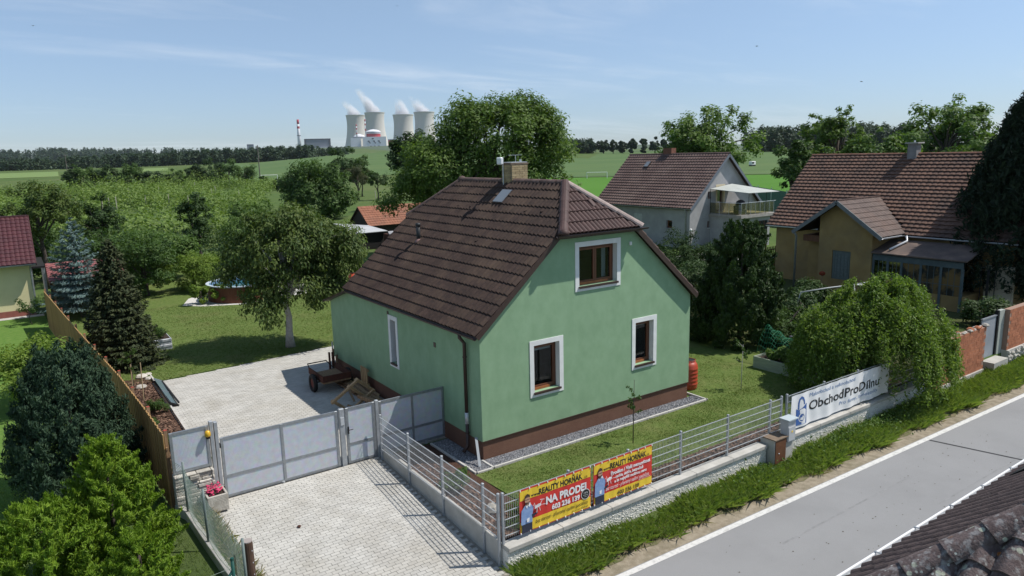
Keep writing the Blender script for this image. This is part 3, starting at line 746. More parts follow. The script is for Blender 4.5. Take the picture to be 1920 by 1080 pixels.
# gravel strip and its kerb round the house
g1 = MB().box(-.55, -.52, -.04, 8.2, .0, .015).build('gravel_bed', M_['gravel'], fix=True); g1['kind'] = 'structure'
g2 = MB().box(-.55, .001, -.04, .0, 1.9, .015).build('gravel_bed', M_['gravel']); g2['kind'] = 'structure'
V = []; F = []
rg = np.random.default_rng(2)
n = 5200
px = rg.uniform(-.53, 8.2, n); py = rg.uniform(-.50, -.02, n); k2 = rg.random(n) < .13
px = np.where(k2, rg.uniform(-.53, -.03, n), px); py = np.where(k2, rg.uniform(-.5, 1.8, n), py)
sz = rg.uniform(.012, .028, n)
tet = np.array([(1, 0, -.4), (-.5, .87, -.4), (-.5, -.87, -.4), (0, .1, .8)])
for i in range(n):
    a_ = rg.uniform(0, 6.28); c_, s_ = math.cos(a_), math.sin(a_)
    T = tet * sz[i] * rg.uniform(.7, 1.3, (4, 3)); V.append(np.stack([T[:, 0] * c_ - T[:, 1] * s_ + px[i], T[:, 0] * s_ + T[:, 1] * c_ + py[i], T[:, 2] + .022], 1))
    F.append(np.array([(0, 1, 3), (1, 2, 3), (2, 0, 3)]) + 4 * i)
st_me = np_mesh('pebbles', np.concatenate(V), np.concatenate(F)); face_attr(st_me, 'tint', np.repeat(rg.random(n), 3))
tag(put('pebbles', st_me, leafmat('gravel_stone', (.10, .10, .11), (.42, .42, .43), trans=0.0, rough=.9)), 'grey gravel pebbles in the strip along the green house', 'gravel', kind='stuff')
kb = thing('garden_kerb', 'pale concrete kerb edging the gravel strip along the front of the green house', 'kerb', (4, -.55, 0))
for k in range(9):
    MB().box(-.02 + k * .925, -.585, -.08, -.02 + k * .925 + .92, -.525, .055).build('kerb_stone', M_['kerb'], kb, bevel=.006)
MB().box(8.22, -.585, -.08, 8.28, .35, .055).build('kerb_stone', M_['kerb'], kb, bevel=.006)
MB().box(-.08, -.56, -.08, -.021, -.03, .054).build('kerb_stone', M_['kerb'], kb, bevel=.006)
kb = thing('garden_kerb', 'pale concrete kerb of the shaded gravel strip beside the downpipe', 'kerb', (-.6, .5, 0))
for k in range(3):
    MB().box(-.61, -.55 + k * .8, -.08, -.55, -.55 + k * .8 + .795, .05).build('kerb_stone', M_['kerb'], kb, bevel=.006)
MB().box(-.549, -.60, -.08, -.09, -.545, .05).build('kerb_stone', M_['kerb'], kb, bevel=.006)
MB().add([(-.47, .95, .03), (-.40, .93, .03), (-.30, .2, .35), (-.24, .2, .35)], [(0, 1, 3, 2)]) if False else None
gd = MB().bar((-.30, -.30, .03), (-.13, .12, .66), .010, .075, up=(1, 0, 0)).build('leaning_board', mat('dull_zinc', (.28, .30, .32), rough=.5))
tag(gd, 'narrow grey metal board leaning on the house corner by the downpipe', 'board')
# ------------------------------------------------------------------ street wall, fences, gates
M_['pebbledash'] = mat('pebbledash', (.78, .76, .70), (.62, .60, .55), scale=30, detail=3, rough=.95, bump=1.0, bscale=34, col3=(.56, .55, .49), scale3=.9, amt3=.5)
def street_wall(name, label, x0, x1, ztop=.12):
    w = thing(name, label, 'wall', ((x0 + x1) / 2, -4, -.5))
    MB().box(x0, -4.075, -.9, x1, -3.83, ztop - .10).build('wall_body', M_['pebbledash'], w)
    n = max(1, round((x1 - x0) / 1.5)); s_ = (x1 - x0) / n
    for i in range(n):
        MB().box(x0 + i * s_ + .002, -4.12, ztop - .10, x0 + (i + 1) * s_ - .004, -3.80, ztop).build('coping_slab', M_['concrete'], w, bevel=.008)
    # thrown render: coarse lumps on the street face
    rg = np.random.default_rng(int(x0 * 10) % 97); n = int((x1 - x0) * 420)
    px = rg.uniform(x0, x1, n); pz = rg.uniform(-.55, ztop - .11, n); sz = rg.uniform(.012, .03, n)
    T = np.array([(1, 0, 0), (0, 0, 1), (-1, 0, 0), (0, 0, -1), (0, -.8, .1)])
    a_ = rg.uniform(0, 6.28, n); j = rg.uniform(.6, 1.3, (n, 5, 1))
    P = T[None] * sz[:, None, None] * j
    X = P[..., 0] * np.cos(a_)[:, None] - P[..., 2] * np.sin(a_)[:, None] + px[:, None]
    Z = P[..., 0] * np.sin(a_)[:, None] + P[..., 2] * np.cos(a_)[:, None] + pz[:, None]
    Y = P[..., 1] - 4.072
    V = np.stack([X, Y, Z], -1).reshape(-1, 3)
    F = (np.array([(0, 1, 4), (1, 2, 4), (2, 3, 4), (3, 0, 4)])[None] + 5 * np.arange(n)[:, None, None]).reshape(-1, 3)
    o = put('pebble_render', np_mesh('pebble_render', V, F), M_['pebbledash'], w); o['kind'] = 'stuff'
    return w
street_wall('street_wall', 'low pebbledash wall with pale coping below the red and yellow banners', -2.02, 6.50)
street_wall('street_wall', 'low pebbledash wall with pale coping below the white banner', 7.42, 15.2)

# retaining wall along the drive: panels stepping with the slope
rw = thing('drive_wall', 'low pale concrete panel wall along the right edge of the paved drive', 'wall', (-2.05, -1, -.3))
PY = [1.92, .18, -1.54, -3.29, -3.84]
for k in range(4):
    y1, y0 = PY[k], PY[k + 1]; zt = .33 - .045 * k
    MB().prism([(-2.07, y0 + .03, drive_z(y0) - .3), (-2.07, y1 - .03, drive_z(y1) - .3), (-2.07, y1 - .03, zt), (-2.07, y0 + .03, zt - .02)], (.07, 0, 0)).build('wall_panel', M_['concrete'], rw, bevel=.006)

RAILZ = [.30, .48, .66, .84, 1.02, 1.20]
def wire_fence(name, label, posts, zt=1.20, zb=.24, postz=None, rails=RAILZ, post_w=.055, last=True):
    """welded mesh fence: posts, heavy double rails, thin uprights"""
    f = thing(name, label, 'fence', (*posts[0][:2], 0))
    for k, p in enumerate(posts):
        b_ = postz[k] if postz else zb - .14
        MB().box(p[0] - post_w / 2, p[1] - post_w / 2, b_, p[0] + post_w / 2, p[1] + post_w / 2, zt + .06).build('post', M_['galv'], f, bevel=.006)
    up = MB()
    for k in range(len(posts) - 1):
        a, b = Vector((*posts[k][:2], 0)), Vector((*posts[k + 1][:2], 0)); d = (b - a); L = d.length; d.normalize(); nrm = Vector((d.y, -d.x, 0))
        for z in rails:
            MB().bar(a + d * .03 + nrm * .03 + Vector((0, 0, z)), b - d * .03 + nrm * .03 + Vector((0, 0, z)), .014, .014).build('rail', M_['zinc'], f)
        t_ = .05
        while t_ < L:
            p = a + d * t_ + nrm * .03; up.bar(p + Vector((0, 0, rails[0] - .06)), p + Vector((0, 0, rails[-1] + .025)), .0045, .0045); t_ += .05
    o = up.build('wire_uprights', M_['zinc'], f, fix=False); o['kind'] = 'stuff'
    return f
wire_fence('wire_fence', 'welded mesh fence with grey posts along the paved drive', [(-2.085, 1.80), (-2.085, .18), (-2.085, -1.54), (-2.085, -3.29), (-2.085, -3.87)], postz=[-.05, -.14, -.24, -.36, -.40])
wire_fence('wire_fence', 'welded mesh fence with grey posts carrying the red and yellow banners', [(-2.0, -3.90), (-.27, -3.90), (1.51, -3.90), (3.29, -3.90), (5.07, -3.90), (6.85, -3.90), (7.35, -3.90)], zb=.26)
wire_fence('wire_fence', 'welded mesh fence behind the white banner under the weeping tree', [(7.60, -3.90), (9.4, -3.90), (11.2, -3.90), (13.0, -3.90), (14.9, -3.90)], zb=.26)

# --- gates on the line y = 2.03
GY = 2.03
M_['perf'] = bpy.data.materials.new('expanded_metal_sheet')
def _perf():
    m = M_['perf']; m.use_nodes = True; N, L = m.node_tree.nodes, m.node_tree.links; b = N['Principled BSDF']
    ge = N.new('ShaderNodeNewGeometry'); mp = N.new('ShaderNodeMapping'); mp.inputs['Scale'].default_value = (34, 34, 34); L.new(ge.outputs['Position'], mp.inputs[0])
    ck = N.new('ShaderNodeTexVoronoi'); ck.inputs['Scale'].default_value = 1.0; ck.inputs['Randomness'].default_value = .15; L.new(mp.outputs[0], ck.inputs['Vector'])
    no = N.new('ShaderNodeTexNoise'); no.inputs['Scale'].default_value = 7; L.new(ge.outputs['Position'], no.inputs['Vector'])
    r = N.new('ShaderNodeValToRGB'); L.new(ck.outputs['Distance'], r.inputs[0])
    r.color_ramp.elements[0].position = .12; r.color_ramp.elements[0].color = (.33, .36, .40, 1); r.color_ramp.elements[1].position = .5; r.color_ramp.elements[1].color = (.62, .66, .72, 1)
    mx = N.new('ShaderNodeMixRGB'); mx.blend_type = 'MULTIPLY'; mx.inputs[0].default_value = .35; L.new(r.outputs[0], mx.inputs[1]); L.new(no.outputs['Color'], mx.inputs[2])
    L.new(mx.outputs[0], b.inputs['Base Color']); b.inputs['Roughness'].default_value = .5; b.inputs['Metallic'].default_value = .25
    bp = N.new('ShaderNodeBump'); bp.inputs['Strength'].default_value = .6; bp.inputs['Distance'].default_value = .01; L.new(ck.outputs['Distance'], bp.inputs['Height']); L.new(bp.outputs[0], b.inputs['Normal'])
_perf()
def leafgate(root, x0, x1, z0, z1, mid=None, nx=1, y=GY, t=.055):
    fr = MB(); st_ = .07
    xs_ = [x0 + (x1 - x0) * k / nx for k in range(nx + 1)]
    zs_ = [z0] + ([mid] if mid else []) + [z1]
    for k, x in enumerate(xs_):
        w_ = st_ if 0 < k < nx else st_
        xa = x if k == 0 else (x - w_ if k == nx else x - w_ / 2)
        MB().box(xa, y - t / 2, z0, xa + w_, y + t / 2, z1).build('stile', M_['greymetal'], root, bevel=.004)
    for j, z in enumerate(zs_):
        za = z if j == 0 else (z - st_ if j == len(zs_) - 1 else z - st_ / 2)
        for k in range(nx):
            a = xs_[k] + (st_ if k == 0 else st_ / 2) + .001; b = xs_[k + 1] - (st_ if k == nx - 1 else st_ / 2) - .001
            MB().box(a, y - t / 2 + .003, za, b, y + t / 2 - .003, za + st_).build('rail', M_['greymetal'], root)
    for k in range(nx):
        a = xs_[k] + (st_ if k == 0 else st_ / 2); b = xs_[k + 1] - (st_ if k == nx - 1 else st_ / 2)
        for j in range(len(zs_) - 1):
            c = zs_[j] + (st_ if j == 0 else st_ / 2); d = zs_[j + 1] - (st_ if j == len(zs_) - 2 else st_ / 2)
            MB().box(a, y - .012, c, b, y + .0, d).build('mesh_panel', M_['perf'], root)
lg = thing('fence_panel', 'fixed grey mesh panel on the dry stone base left of the drive gate', 'panel', (-6.7, GY, .9))
leafgate(lg, -7.17, -6.32, .93, 1.93)
sb = thing('stone_base', 'low wall of stacked pale stone slabs under the fixed mesh panel', 'wall', (-6.7, GY, 0))
rr = random.Random(5); z = -.05
M_['slabstone'] = mat('pale_sandstone', (.55, .52, .46), (.38, .35, .30), scale=5, rough=.95, rand=.18, bump=.7, bscale=25)
while z < .90:
    h_ = rr.uniform(.06, .11); x = -7.18
    while x < -6.33:
        w_ = rr.uniform(.22, .5); x1 = min(x + w_, -6.31)
        MB().box(x, GY - .17 + rr.uniform(-.03, .03), z, x1 - .008, GY + .12, min(z + h_ - .008, .905)).build('stone', M_['slabstone'], sb, bevel=.012); x = x1
    z += h_
gp = thing('gate_post', 'double grey steel post at the left end of the drive gate', 'post', (-6.2, GY, 0))
MB().box(-6.30, GY - .05, -.03, -6.22, GY + .05, 2.02).build('post', M_['galv'], gp, bevel=.006)
MB().box(-6.20, GY - .06, -.03, -6.12, GY + .05, 1.98).build('post', M_['galv'], gp, bevel=.006)
lp = thing('warning_lamp', 'yellow gate warning lamp mounted on the fixed mesh panel', 'lamp', (-6.35, GY - .06, 1.7))
MB().lathe([(.01, .09), (.05, .075), (.068, .02), (.07, -.04), (.05, -.06)], (-6.36, GY - .10, 1.75), 14).build('lens', mat('yellow_lens', (.62, .36, .02), rough=.25, spec=.6), lp, smooth=True)
MB().box(-6.40, GY - .13, 1.64, -6.32, GY - .03, 1.69).build('base', M_['black'], lp)
dg = thing('drive_gate', 'wide grey sliding drive gate with mesh panels in a steel frame', 'gate', (-4.6, GY, 0))
leafgate(dg, -6.09, -3.18, .02, 1.55, .56, 2)
MB().tube([(-4.70, GY - .02, .005), (-4.70, GY - .02, .05)], .04, 8).build('floor_stop', M_['zinc'], dg)
for zz in (.22, 1.32):
    MB().box(-6.125, GY - .045, zz, -6.085, GY + .035, zz + .10).build('hinge', M_['black'], dg)
gp2 = thing('gate_post', 'grey steel lock post between drive gate and garden door', 'post', (-3.07, GY, 0))
MB().box(-3.135, GY - .05, -.03, -3.005, GY + .05, 1.585).build('post', M_['galv'], gp2, bevel=.006)
MB().box(-3.12, GY - .075, 1.15, -3.02, GY - .051, 1.36).build('intercom', M_['zinc'], gp2)
pg = thing('garden_door', 'narrow grey mesh garden door with black handle beside the drive gate', 'gate', (-2.5, GY, 0))
leafgate(pg, -2.96, -2.14, .02, 1.57, .56)
MB().box(-2.925, GY - .05, .86, -2.895, GY - .029, 1.06).build('lock_plate', M_['black'], pg)
MB().tube([(-2.91, GY - .05, .98), (-2.91, GY - .09, .98), (-2.80, GY - .09, .98)], .010, 6).build('handle', M_['black'], pg)
gp3 = thing('gate_post', 'grey steel hinge post between garden door and screen panel', 'post', (-2.08, GY, 0))
MB().box(-2.12, GY - .045, -.03, -2.03, GY + .045, 1.60).build('post', M_['galv'], gp3, bevel=.006)
sp = thing('screen_panel', 'tall grey mesh screen closing the gap to the green house wall', 'panel', (-1.05, GY, .2))
leafgate(sp, -2.02, -.02, .06, 1.55, .56, 2)
MB().box(-.66, GY - .03, -.05, -.60, GY + .06, .1).build('foot', M_['galv'], sp)

# --- wooden fence on the left boundary
M_['board'] = mat('oiled_larch_board', (.44, .27, .11), (.34, .195, .075), scale=6, rough=.7, stretch=(4, 4, .35), rand=.12, bump=.25, bscale=40, col3=(.50, .32, .14), scale3=.8, amt3=.5)
wf = thing('wooden_fence', 'tall closed fence of golden brown upright boards along the left boundary', 'fence', (-7.6, 10, 0))
FP = [(-7.26, 2.2), (-7.33, 4.4), (-7.50, 8.1), (-7.78, 12.0), (-8.10, 16.7), (-8.75, 27.0)]
def fence_x(y): return float(np.interp(y, [p[1] for p in FP], [p[0] for p in FP]))
bd = MB().box(-.012, -.066, 0, .012, .066, 1.0); bd_me = mesh_of(bd.v, bd.f, 'board', M_['board'])
y = 2.25; rr = random.Random(6); k = 0
while y < 26.9:
    z0 = .03 if y > 2 else drive_z(y)
    a = math.atan2(fence_x(y + .1) - fence_x(y), .1)
    o = bpy.data.objects.new('board', bd_me); COL.objects.link(o); o.parent = wf; o.matrix_parent_inverse = Matrix.Translation(-wf.location)
    o.matrix_basis = Matrix.Translation((fence_x(y) + (.016 if k % 2 else 0), y, z0)) @ Matrix.Rotation(-a, 4, 'Z') @ Matrix.Diagonal((1, 1, 1.84 + rr.uniform(-.006, .006), 1))
    y += .137; k += 1
for y in np.arange(2.3, 27, 2.05):
    MB().box(fence_x(y) + .035, y - .035, -.05, fence_x(y) + .105, y + .035, 1.93).build('post', M_['plank'], wf)
    MB().box(fence_x(y) + .035, y - .035, 1.931, fence_x(y) + .105, y + .035, 1.94).build('post_cap', M_['redplastic'], wf)
for z in (.4, 1.5):
    for k in range(len(FP) - 1):
        MB().bar((FP[k][0] + .05, FP[k][1], z), (FP[k + 1][0] + .05, FP[k + 1][1], z), .035, .08).build('rail', M_['plank'], wf)

# --- chain link fence in front of it
ck = thing('kerb_wall', 'low concrete footing of the green chain-link fence beside the drive', 'kerb', (-6.9, 0, -.1))
CP = [(-7.16, 2.0), (-7.02, 1.6), (-6.93, .3), (-6.82, -1.0), (-6.70, -2.35)]
def cx(y): return float(np.interp(-y, [-p[1] for p in CP], [p[0] for p in CP]))
for k in range(len(CP) - 1):
    a, b = CP[k], CP[k + 1]
    MB().prism([(a[0] - .06, a[1], -.5), (b[0] - .06, b[1] + .006, -.5), (b[0] - .06, b[1] + .006, drive_z(b[1]) + .20), (a[0] - .06, a[1], drive_z(a[1]) + .20)], (.12, 0, 0)).build('footing', M_['concrete'], ck, bevel=.008)
M_['greenwire'] = mat('green_coated_wire', (.10, .16, .13), (.20, .24, .22), scale=20, rough=.5)
cf = thing('chain_link_fence', 'sagging green chain-link fence on a footing beside the paved drive', 'fence', (-6.9, 0, 0))
CPP = [(1.55, .0), (.05, .0), (-2.25, .0)]
for y, _ in CPP:
    MB().tube([(cx(y), y, drive_z(y) + .1), (cx(y), y, drive_z(y) + 1.40)], .026, 8).build('post', mat('grey_green_post', (.16, .20, .19), rough=.5), cf, smooth=True)
wires = MB(); pz = .062
ss = np.arange(0, 4.3, pz)
def cpt(s_, h_):
    y = 2.0 - s_; sag = .03 * math.sin(s_ * 4.2) ; return Vector((cx(y) + sag * .6, y, drive_z(y) + .18 + h_ * (1.08 - .06 * math.sin(s_ * 2.1) ** 2)))
for s0 in np.arange(-1.1, 4.3, pz):
    for dr in (1, -1):
        pts = []
        for q in range(0, 13):
            h_ = q / 12; s_ = s0 + (h_ if dr > 0 else 1 - h_) * 1.1
            if 0 <= s_ <= 4.3: pts.append(cpt(s_, h_))
        if len(pts) > 1: wires.tube(pts[::3] if len(pts) > 6 else [pts[0], pts[-1]], .0028, 3, caps=False)
o = wires.build('wire_mesh', M_['greenwire'], cf, fix=False); o['kind'] = 'stuff'
for h_ in (0.02, .5, 1.0):
    MB().tube([cpt(s_, h_) for s_ in np.arange(0, 4.31, .2)], .004, 4, caps=False).build('tension_wire', M_['greenwire'], cf)
bp_ = thing('timber_bollard', 'thick round dark brown timber post at the street end of the chain-link fence', 'post', (-6.52, -1.75, -.3))
MB().tube([(-6.52, -1.75, -.4), (-6.52, -1.75, .72), (-6.52, -1.75, .78)], [.105, .10, .092], 16).build('log', mat('dark_stained_log', (.055, .032, .022), (.085, .05, .034), scale=8, rough=.75, stretch=(2, 2, .4), bump=.4, bscale=30), bp_, smooth=False)
MB().tube([(-6.52, -1.75, .781), (-6.52, -1.75, .80)], .094, 16).build('end_cap', mat('grey_end_grain', (.32, .28, .26), rough=.8), bp_)
for zz in (.1, .35, .6):
    MB().lathe([(.001, .02), (.012, .0), (.001, -.02)], (-6.52 + .055, -1.75 - .085, zz), 6).build('screw', M_['zinc'], bp_)
gs = thing('green_strut_post', 'dark green steel fence post with slanting strut by the brown timber post', 'post', (-6.95, -2.6, -.4))
MB().tube([(-6.98, -2.55, -.5), (-6.98, -2.55, .95)], .03, 8).build('upright', mat('dark_green_steel', (.012, .07, .055), rough=.4), gs, smooth=True)
MB().tube([(-6.98, -2.55, .75), (-7.75, -2.35, -.4)], .024, 8).build('strut', MATS['dark_green_steel'], gs, smooth=True)
MB().lathe([(.001, .03), (.035, .02), (.035, -.02), (.001, -.03)], (-6.98, -2.55, .97), 8).build('cap', MATS['dark_green_steel'], gs)
for z in (.2, .8):
    MB().tube([(-6.98, -2.55, z), (-9.4, -2.9, z + .05)], .004, 4).build('tension_wire', M_['greenwire'], gs)

# ------------------------------------------------------------------ banners
M_['b_red'] = mat('banner_red', (.62, .045, .035), rough=.55, spec=.4); M_['b_yel'] = mat('banner_yellow', (.80, .56, .045), rough=.55, spec=.4)
M_['b_white'] = mat('banner_white', (.80, .80, .80), rough=.55, spec=.4); M_['b_black'] = mat('banner_black', (.02, .02, .022), rough=.55, spec=.4)
M_['b_blue'] = mat('banner_shirt_blue', (.20, .31, .55), (.26, .38, .62), scale=14, rough=.6); M_['b_navy'] = mat('banner_navy', (.035, .04, .065), rough=.6)
M_['b_skin'] = mat('banner_skin', (.50, .29, .20), rough=.6); M_['b_hair'] = mat('banner_hair', (.06, .04, .03), rough=.6); M_['b_pale'] = mat('banner_pale_grey', (.72, .74, .78), rough=.6)
M_['b_logo'] = mat('banner_logo_blue', (.055, .13, .36), rough=.5); M_['b_ltblue'] = mat('banner_text_blue', (.16, .26, .46), rough=.5); M_['b_grey'] = mat('banner_text_grey', (.30, .31, .34), rough=.5)
def text(parent, s_, x, z, size, material, y, name='lettering', align='LEFT', shear=0.0, fit=None, bold=0.0, wave=None):
    cu = bpy.data.curves.new('t', 'FONT'); cu.body = s_; cu.size = size; cu.align_x = align; cu.shear = shear; cu.offset = bold; cu.resolution_u = 3
    o = bpy.data.objects.new('t', cu); COL.objects.link(o)
    dg = bpy.context.evaluated_depsgraph_get(); me = bpy.data.meshes.new_from_object(o.evaluated_get(dg))
    bpy.data.objects.remove(o); bpy.data.curves.remove(cu)
    co = np.empty(len(me.vertices) * 3, np.float32); me.vertices.foreach_get('co', co); co = co.reshape(-1, 3)
    if fit and len(co):
        wdt = co[:, 0].max() - co[:, 0].min(); co[:, 0] = (co[:, 0] - co[:, 0].min()) * fit / wdt + (0 if align == 'LEFT' else -fit / 2)
    V = np.stack([co[:, 0] + x, np.full(len(co), y), co[:, 1] + z], 1)
    if wave: V[:, 1] += wave(V[:, 0], V[:, 2])
    me.vertices.foreach_set('co', V.astype(np.float32).ravel()); me.update(); me.materials.clear()
    return put(name, me, material, parent)
def flat(parent, pts, material, y, name='print', wave=None):
    ps = [(p[0], y + (float(wave(np.array(p[0]), np.array(p[1]))) if wave else 0), p[1]) for p in pts]
    return MB().poly(ps).build(name, material, parent)
def ell(cx_, cz_, rx, rz, n=18): return [(cx_ + rx * math.cos(6.2832 * k / n), cz_ + rz * math.sin(6.2832 * k / n)) for k in range(n)]
YF = -3.962
def sheet_banner(root, x0, x1, z0, z1, material, y, wave, nx=40, nz=8, t=.004):
    V = []; nxx = nx + 1
    for t_ in (0, t):
        for j in range(nz + 1):
            for i in range(nx + 1):
                x = x0 + (x1 - x0) * i / nx; z = z0 + (z1 - z0) * j / nz; V.append((x, y + t_ + float(wave(np.array(x), np.array(z))), z))
    F = []; o_ = nxx * (nz + 1)
    for j in range(nz):
        for i in range(nx):
            a = j * nxx + i; F += [(a, a + 1, a + nxx + 1, a + nxx), (o_ + a, o_ + a + nxx, o_ + a + nxx + 1, o_ + a + 1)]
    m = MB(); m.add(V, F); return m.build('banner_sheet', material, root, smooth=True)
def estate_banner(label, x0, x1, kind):
    z0, z1 = .225, 1.205; w_ = x1 - x0
    wave = lambda x, z: .006 * np.sin(x * 9 + 1) * (z - z0) + .004 * np.sin(x * 23)
    r_ = thing('sale_banner', label, 'banner', ((x0 + x1) / 2, YF, z0))
    sheet_banner(r_, x0, x1, z0, z1, M_['b_red'], YF, wave)
    e = [0.0]
    def Y(): e[0] += .0012; return YF - .0025 - e[0]
    def band(zb, zt, m_, xa=x0 + .012, xb=x1 - .012):
        n_ = 24; y_ = Y(); mm = MB()
        for i in range(n_ + 1):
            x = xa + (xb - xa) * i / n_; mm.v += [(x, y_ + float(wave(np.array(x), np.array(zb))), zb), (x, y_ + float(wave(np.array(x), np.array(zt))), zt)]
        mm.f = [(2 * i, 2 * i + 2, 2 * i + 3, 2 * i + 1) for i in range(n_)]; return mm.build('colour_band', m_, r_)
    band(z0 + .735, z1 - .03, M_['b_yel'])
    if kind == 0: band(z0 + .022, z0 + .265, M_['b_yel'])
    else: band(z0 + .022, z0 + .20, M_['b_yel'])
    T = lambda *a_, **k_: text(r_, *a_, y=Y(), wave=wave, **k_)
    bx = x0 + .32 if kind == 0 else x0 + .30
    T('www.', x0 + .30, z0 + .755, .10, M_['b_black'], bold=.002)
    T('REALITY HORŇÁK', x0 + .50, z0 + .755, .175, M_['b_black'], fit=w_ * .62, bold=.006)
    T('.cz', x1 - .20, z0 + .755, .09, M_['b_black'])
    if kind == 0:
        T('NA PRODEJ', x0 + .68, z0 + .475, .235, M_['b_white'], fit=w_ * .58, bold=.010)
        T('603 236 139', x0 + .84, z0 + .30, .155, M_['b_white'], fit=w_ * .40, bold=.007)
        T('bez starostí - převratný realitní specialista', x0 + .40, z0 + .135, .12, M_['b_black'], shear=.35, fit=w_ * .74)
        T('jen s Vámi důvěrně', x1 - .55, z0 + .055, .06, M_['b_black'], fit=.45)
        flat(r_, ell(x1 - .16, z0 + .37, .125, .125), M_['b_white'], Y(), 'badge', wave); flat(r_, ell(x1 - .16, z0 + .37, .112, .112), M_['b_black'], Y(), 'badge', wave)
        for q, (s_, zz, sz) in enumerate((('100%', .385, .055), ('spolehlivost', .345, .03), ('a jistota', .31, .03))): T(s_, x1 - .16, z0 + zz, sz, M_['b_white'], align='CENTER')
    else:
        T('Prodám i Vaši nemovitost', x0 + .52, z0 + .59, .12, M_['b_white'], fit=w_ * .68, bold=.005)
        T('rychle, dobře, bezpečně', x0 + .66, z0 + .485, .10, M_['b_white'], fit=w_ * .48, bold=.004)
        T('a za nejvyšší možnou cenu', x0 + .62, z0 + .385, .10, M_['b_white'], fit=w_ * .56, bold=.004)
        T('bez starostí - převratný realitní specialista', x0 + .36, z0 + .255, .13, M_['b_white'], shear=.35, fit=w_ * .74)
        T('jen s Vámi důvěrně', x1 - .45, z0 + .215, .05, M_['b_white'], fit=.38)
        T('603 236 139', x0 + .72, z0 + .055, .135, M_['b_black'], fit=w_ * .37, bold=.003)
    # printed portrait of a man with a model drone: flat shapes
    px = x0 + .02
    F_ = lambda pts, m_: flat(r_, [(px + a_, z0 + b_) for a_, b_ in pts], m_, Y(), 'portrait_print', wave)
    F_([(.02, .012), (.29, .012), (.29, .22), (.02, .24)], M_['b_navy'])
    F_([(.0, .22), (.02, .20), (.29, .20), (.30, .38), (.33, .52), (.27, .60), (.10, .62), (.015, .52)], M_['b_blue'])
    F_([(.29, .30), (.43, .36), (.42, .40), (.28, .37)], M_['b_navy'])
    F_([(.11, .62), (.15, .54), (.19, .60), (.23, .55), (.26, .61), (.24, .66), (.12, .66)], M_['b_pale'])
    F_(ell(.17, .72, .068, .095), M_['b_skin'])
    F_([(.105, .69), (.12, .62), (.19, .61), (.235, .68), (.225, .69), (.17, .675)], M_['b_hair'])
    F_([(.095, .75), (.10, .83), (.16, .87), (.235, .83), (.24, .76), (.215, .79), (.13, .79)], M_['b_hair'])
    F_([(.11, .735), (.23, .735), (.23, .745), (.11, .745)], M_['b_black'])
    F_([(.14, .24), (.20, .24), (.21, .33), (.14, .32)], M_['b_white'])
    F_([(.35, .47), (.50, .50), (.52, .54), (.46, .57), (.36, .54)], M_['b_white'])
    for (a_, b_) in (((.36, .50), (.31, .58)), ((.50, .52), (.60, .52)), ((.48, .55), (.55, .64)), ((.40, .48), (.39, .38)), ((.46, .49), (.48, .40)), ((.33, .62), (.36, .52))):
        F_([a_, (a_[0] + .014, a_[1] - .008), (b_[0] + .012, b_[1]), b_], M_['b_white'])
    F_([(.48, .645), (.60, .625), (.60, .635), (.48, .66)], M_['b_pale']); F_([(.55, .52), (.64, .505), (.64, .515), (.55, .535)], M_['b_pale'])
    for i in range(9):
        for z in (z0 + .012, z1 - .012):
            x = x0 + .02 + (w_ - .04) * i / 8; MB().bar((x, YF - .012, z - .016), (x, YF - .012, z + .016), .018, .018).build('cable_tie', M_['b_white'], r_)
    return r_
estate_banner('red and yellow for-sale banner with large white lettering, nearer the drive', -1.62, .32, 0)
estate_banner('red and yellow agency banner with small white lines of text, farther from the drive', .40, 2.24, 1)
# white shop banner
wbr = thing('shop_banner', 'white shop banner with blue bag emblem and black lettering under the weeping tree', 'banner', (10, YF, .2))
bw = lambda x, z: .022 * np.sin(x * 5.1 + .4) * (1.25 - z) + .010 * np.sin(x * 11 + z * 2)
x0, x1, z0, z1 = 7.70, 12.9, .19, 1.18
sheet_banner(wbr, x0, x1, z0, z1, M_['b_white'], YF - .02, bw, 120, 8)
yb = YF - .026
def wbtext(*a_, **k_): return text(wbr, *a_, y=yb, wave=bw, **k_)
flat_pts = [(7.95, .26), (8.42, .26), (8.42, .86), (8.30, .80), (8.20, .74), (8.05, .70), (7.95, .76)]
def fine(pts, n=6):
    out = []
    for i in range(len(pts)):
        a_, b_ = pts[i], pts[(i + 1) % len(pts)]; out += [(a_[0] + (b_[0] - a_[0]) * k / n, a_[1] + (b_[1] - a_[1]) * k / n) for k in range(n)]
    return out
def wpoly(pts, m_, dy):
    tr = tessellate_polygon([[Vector((p[0], p[1], 0)) for p in pts]])
    MB().add([(p[0], yb - dy + float(bw(np.array(p[0]), np.array(p[1]))), p[1]) for p in pts], tr).build('emblem', m_, wbr)
wpoly(fine(flat_pts), M_['b_logo'], .0)
wpoly(ell(8.20, .46, .135, .135, 28), M_['b_white'], .002); wpoly(ell(8.20, .46, .108, .108, 28), M_['b_logo'], .004)
wpoly(fine([(8.13, .40), (8.26, .38), (8.29, .47), (8.24, .53), (8.20, .46), (8.15, .48)], 2), M_['b_white'], .006)
arc = [(8.03, .72), (8.03, .92), (8.07, 1.04), (8.16, 1.10), (8.26, 1.05), (8.32, .94), (8.33, .84), (8.28, .84), (8.265, .93), (8.22, 1.00), (8.16, 1.03), (8.11, .99), (8.085, .90), (8.085, .72)]
wpoly(arc, M_['b_logo'], .001)
wbtext('Maloobchod a velkoobchod', 8.58, .985, .17, M_['b_ltblue'], fit=2.35)
wbtext('ObchodProDílnu', 8.58, .575, .40, M_['b_black'], fit=3.75, bold=.006)
wbtext('Pro firmy, živnostníky', 10.15, .37, .16, M_['b_ltblue'], fit=2.1)

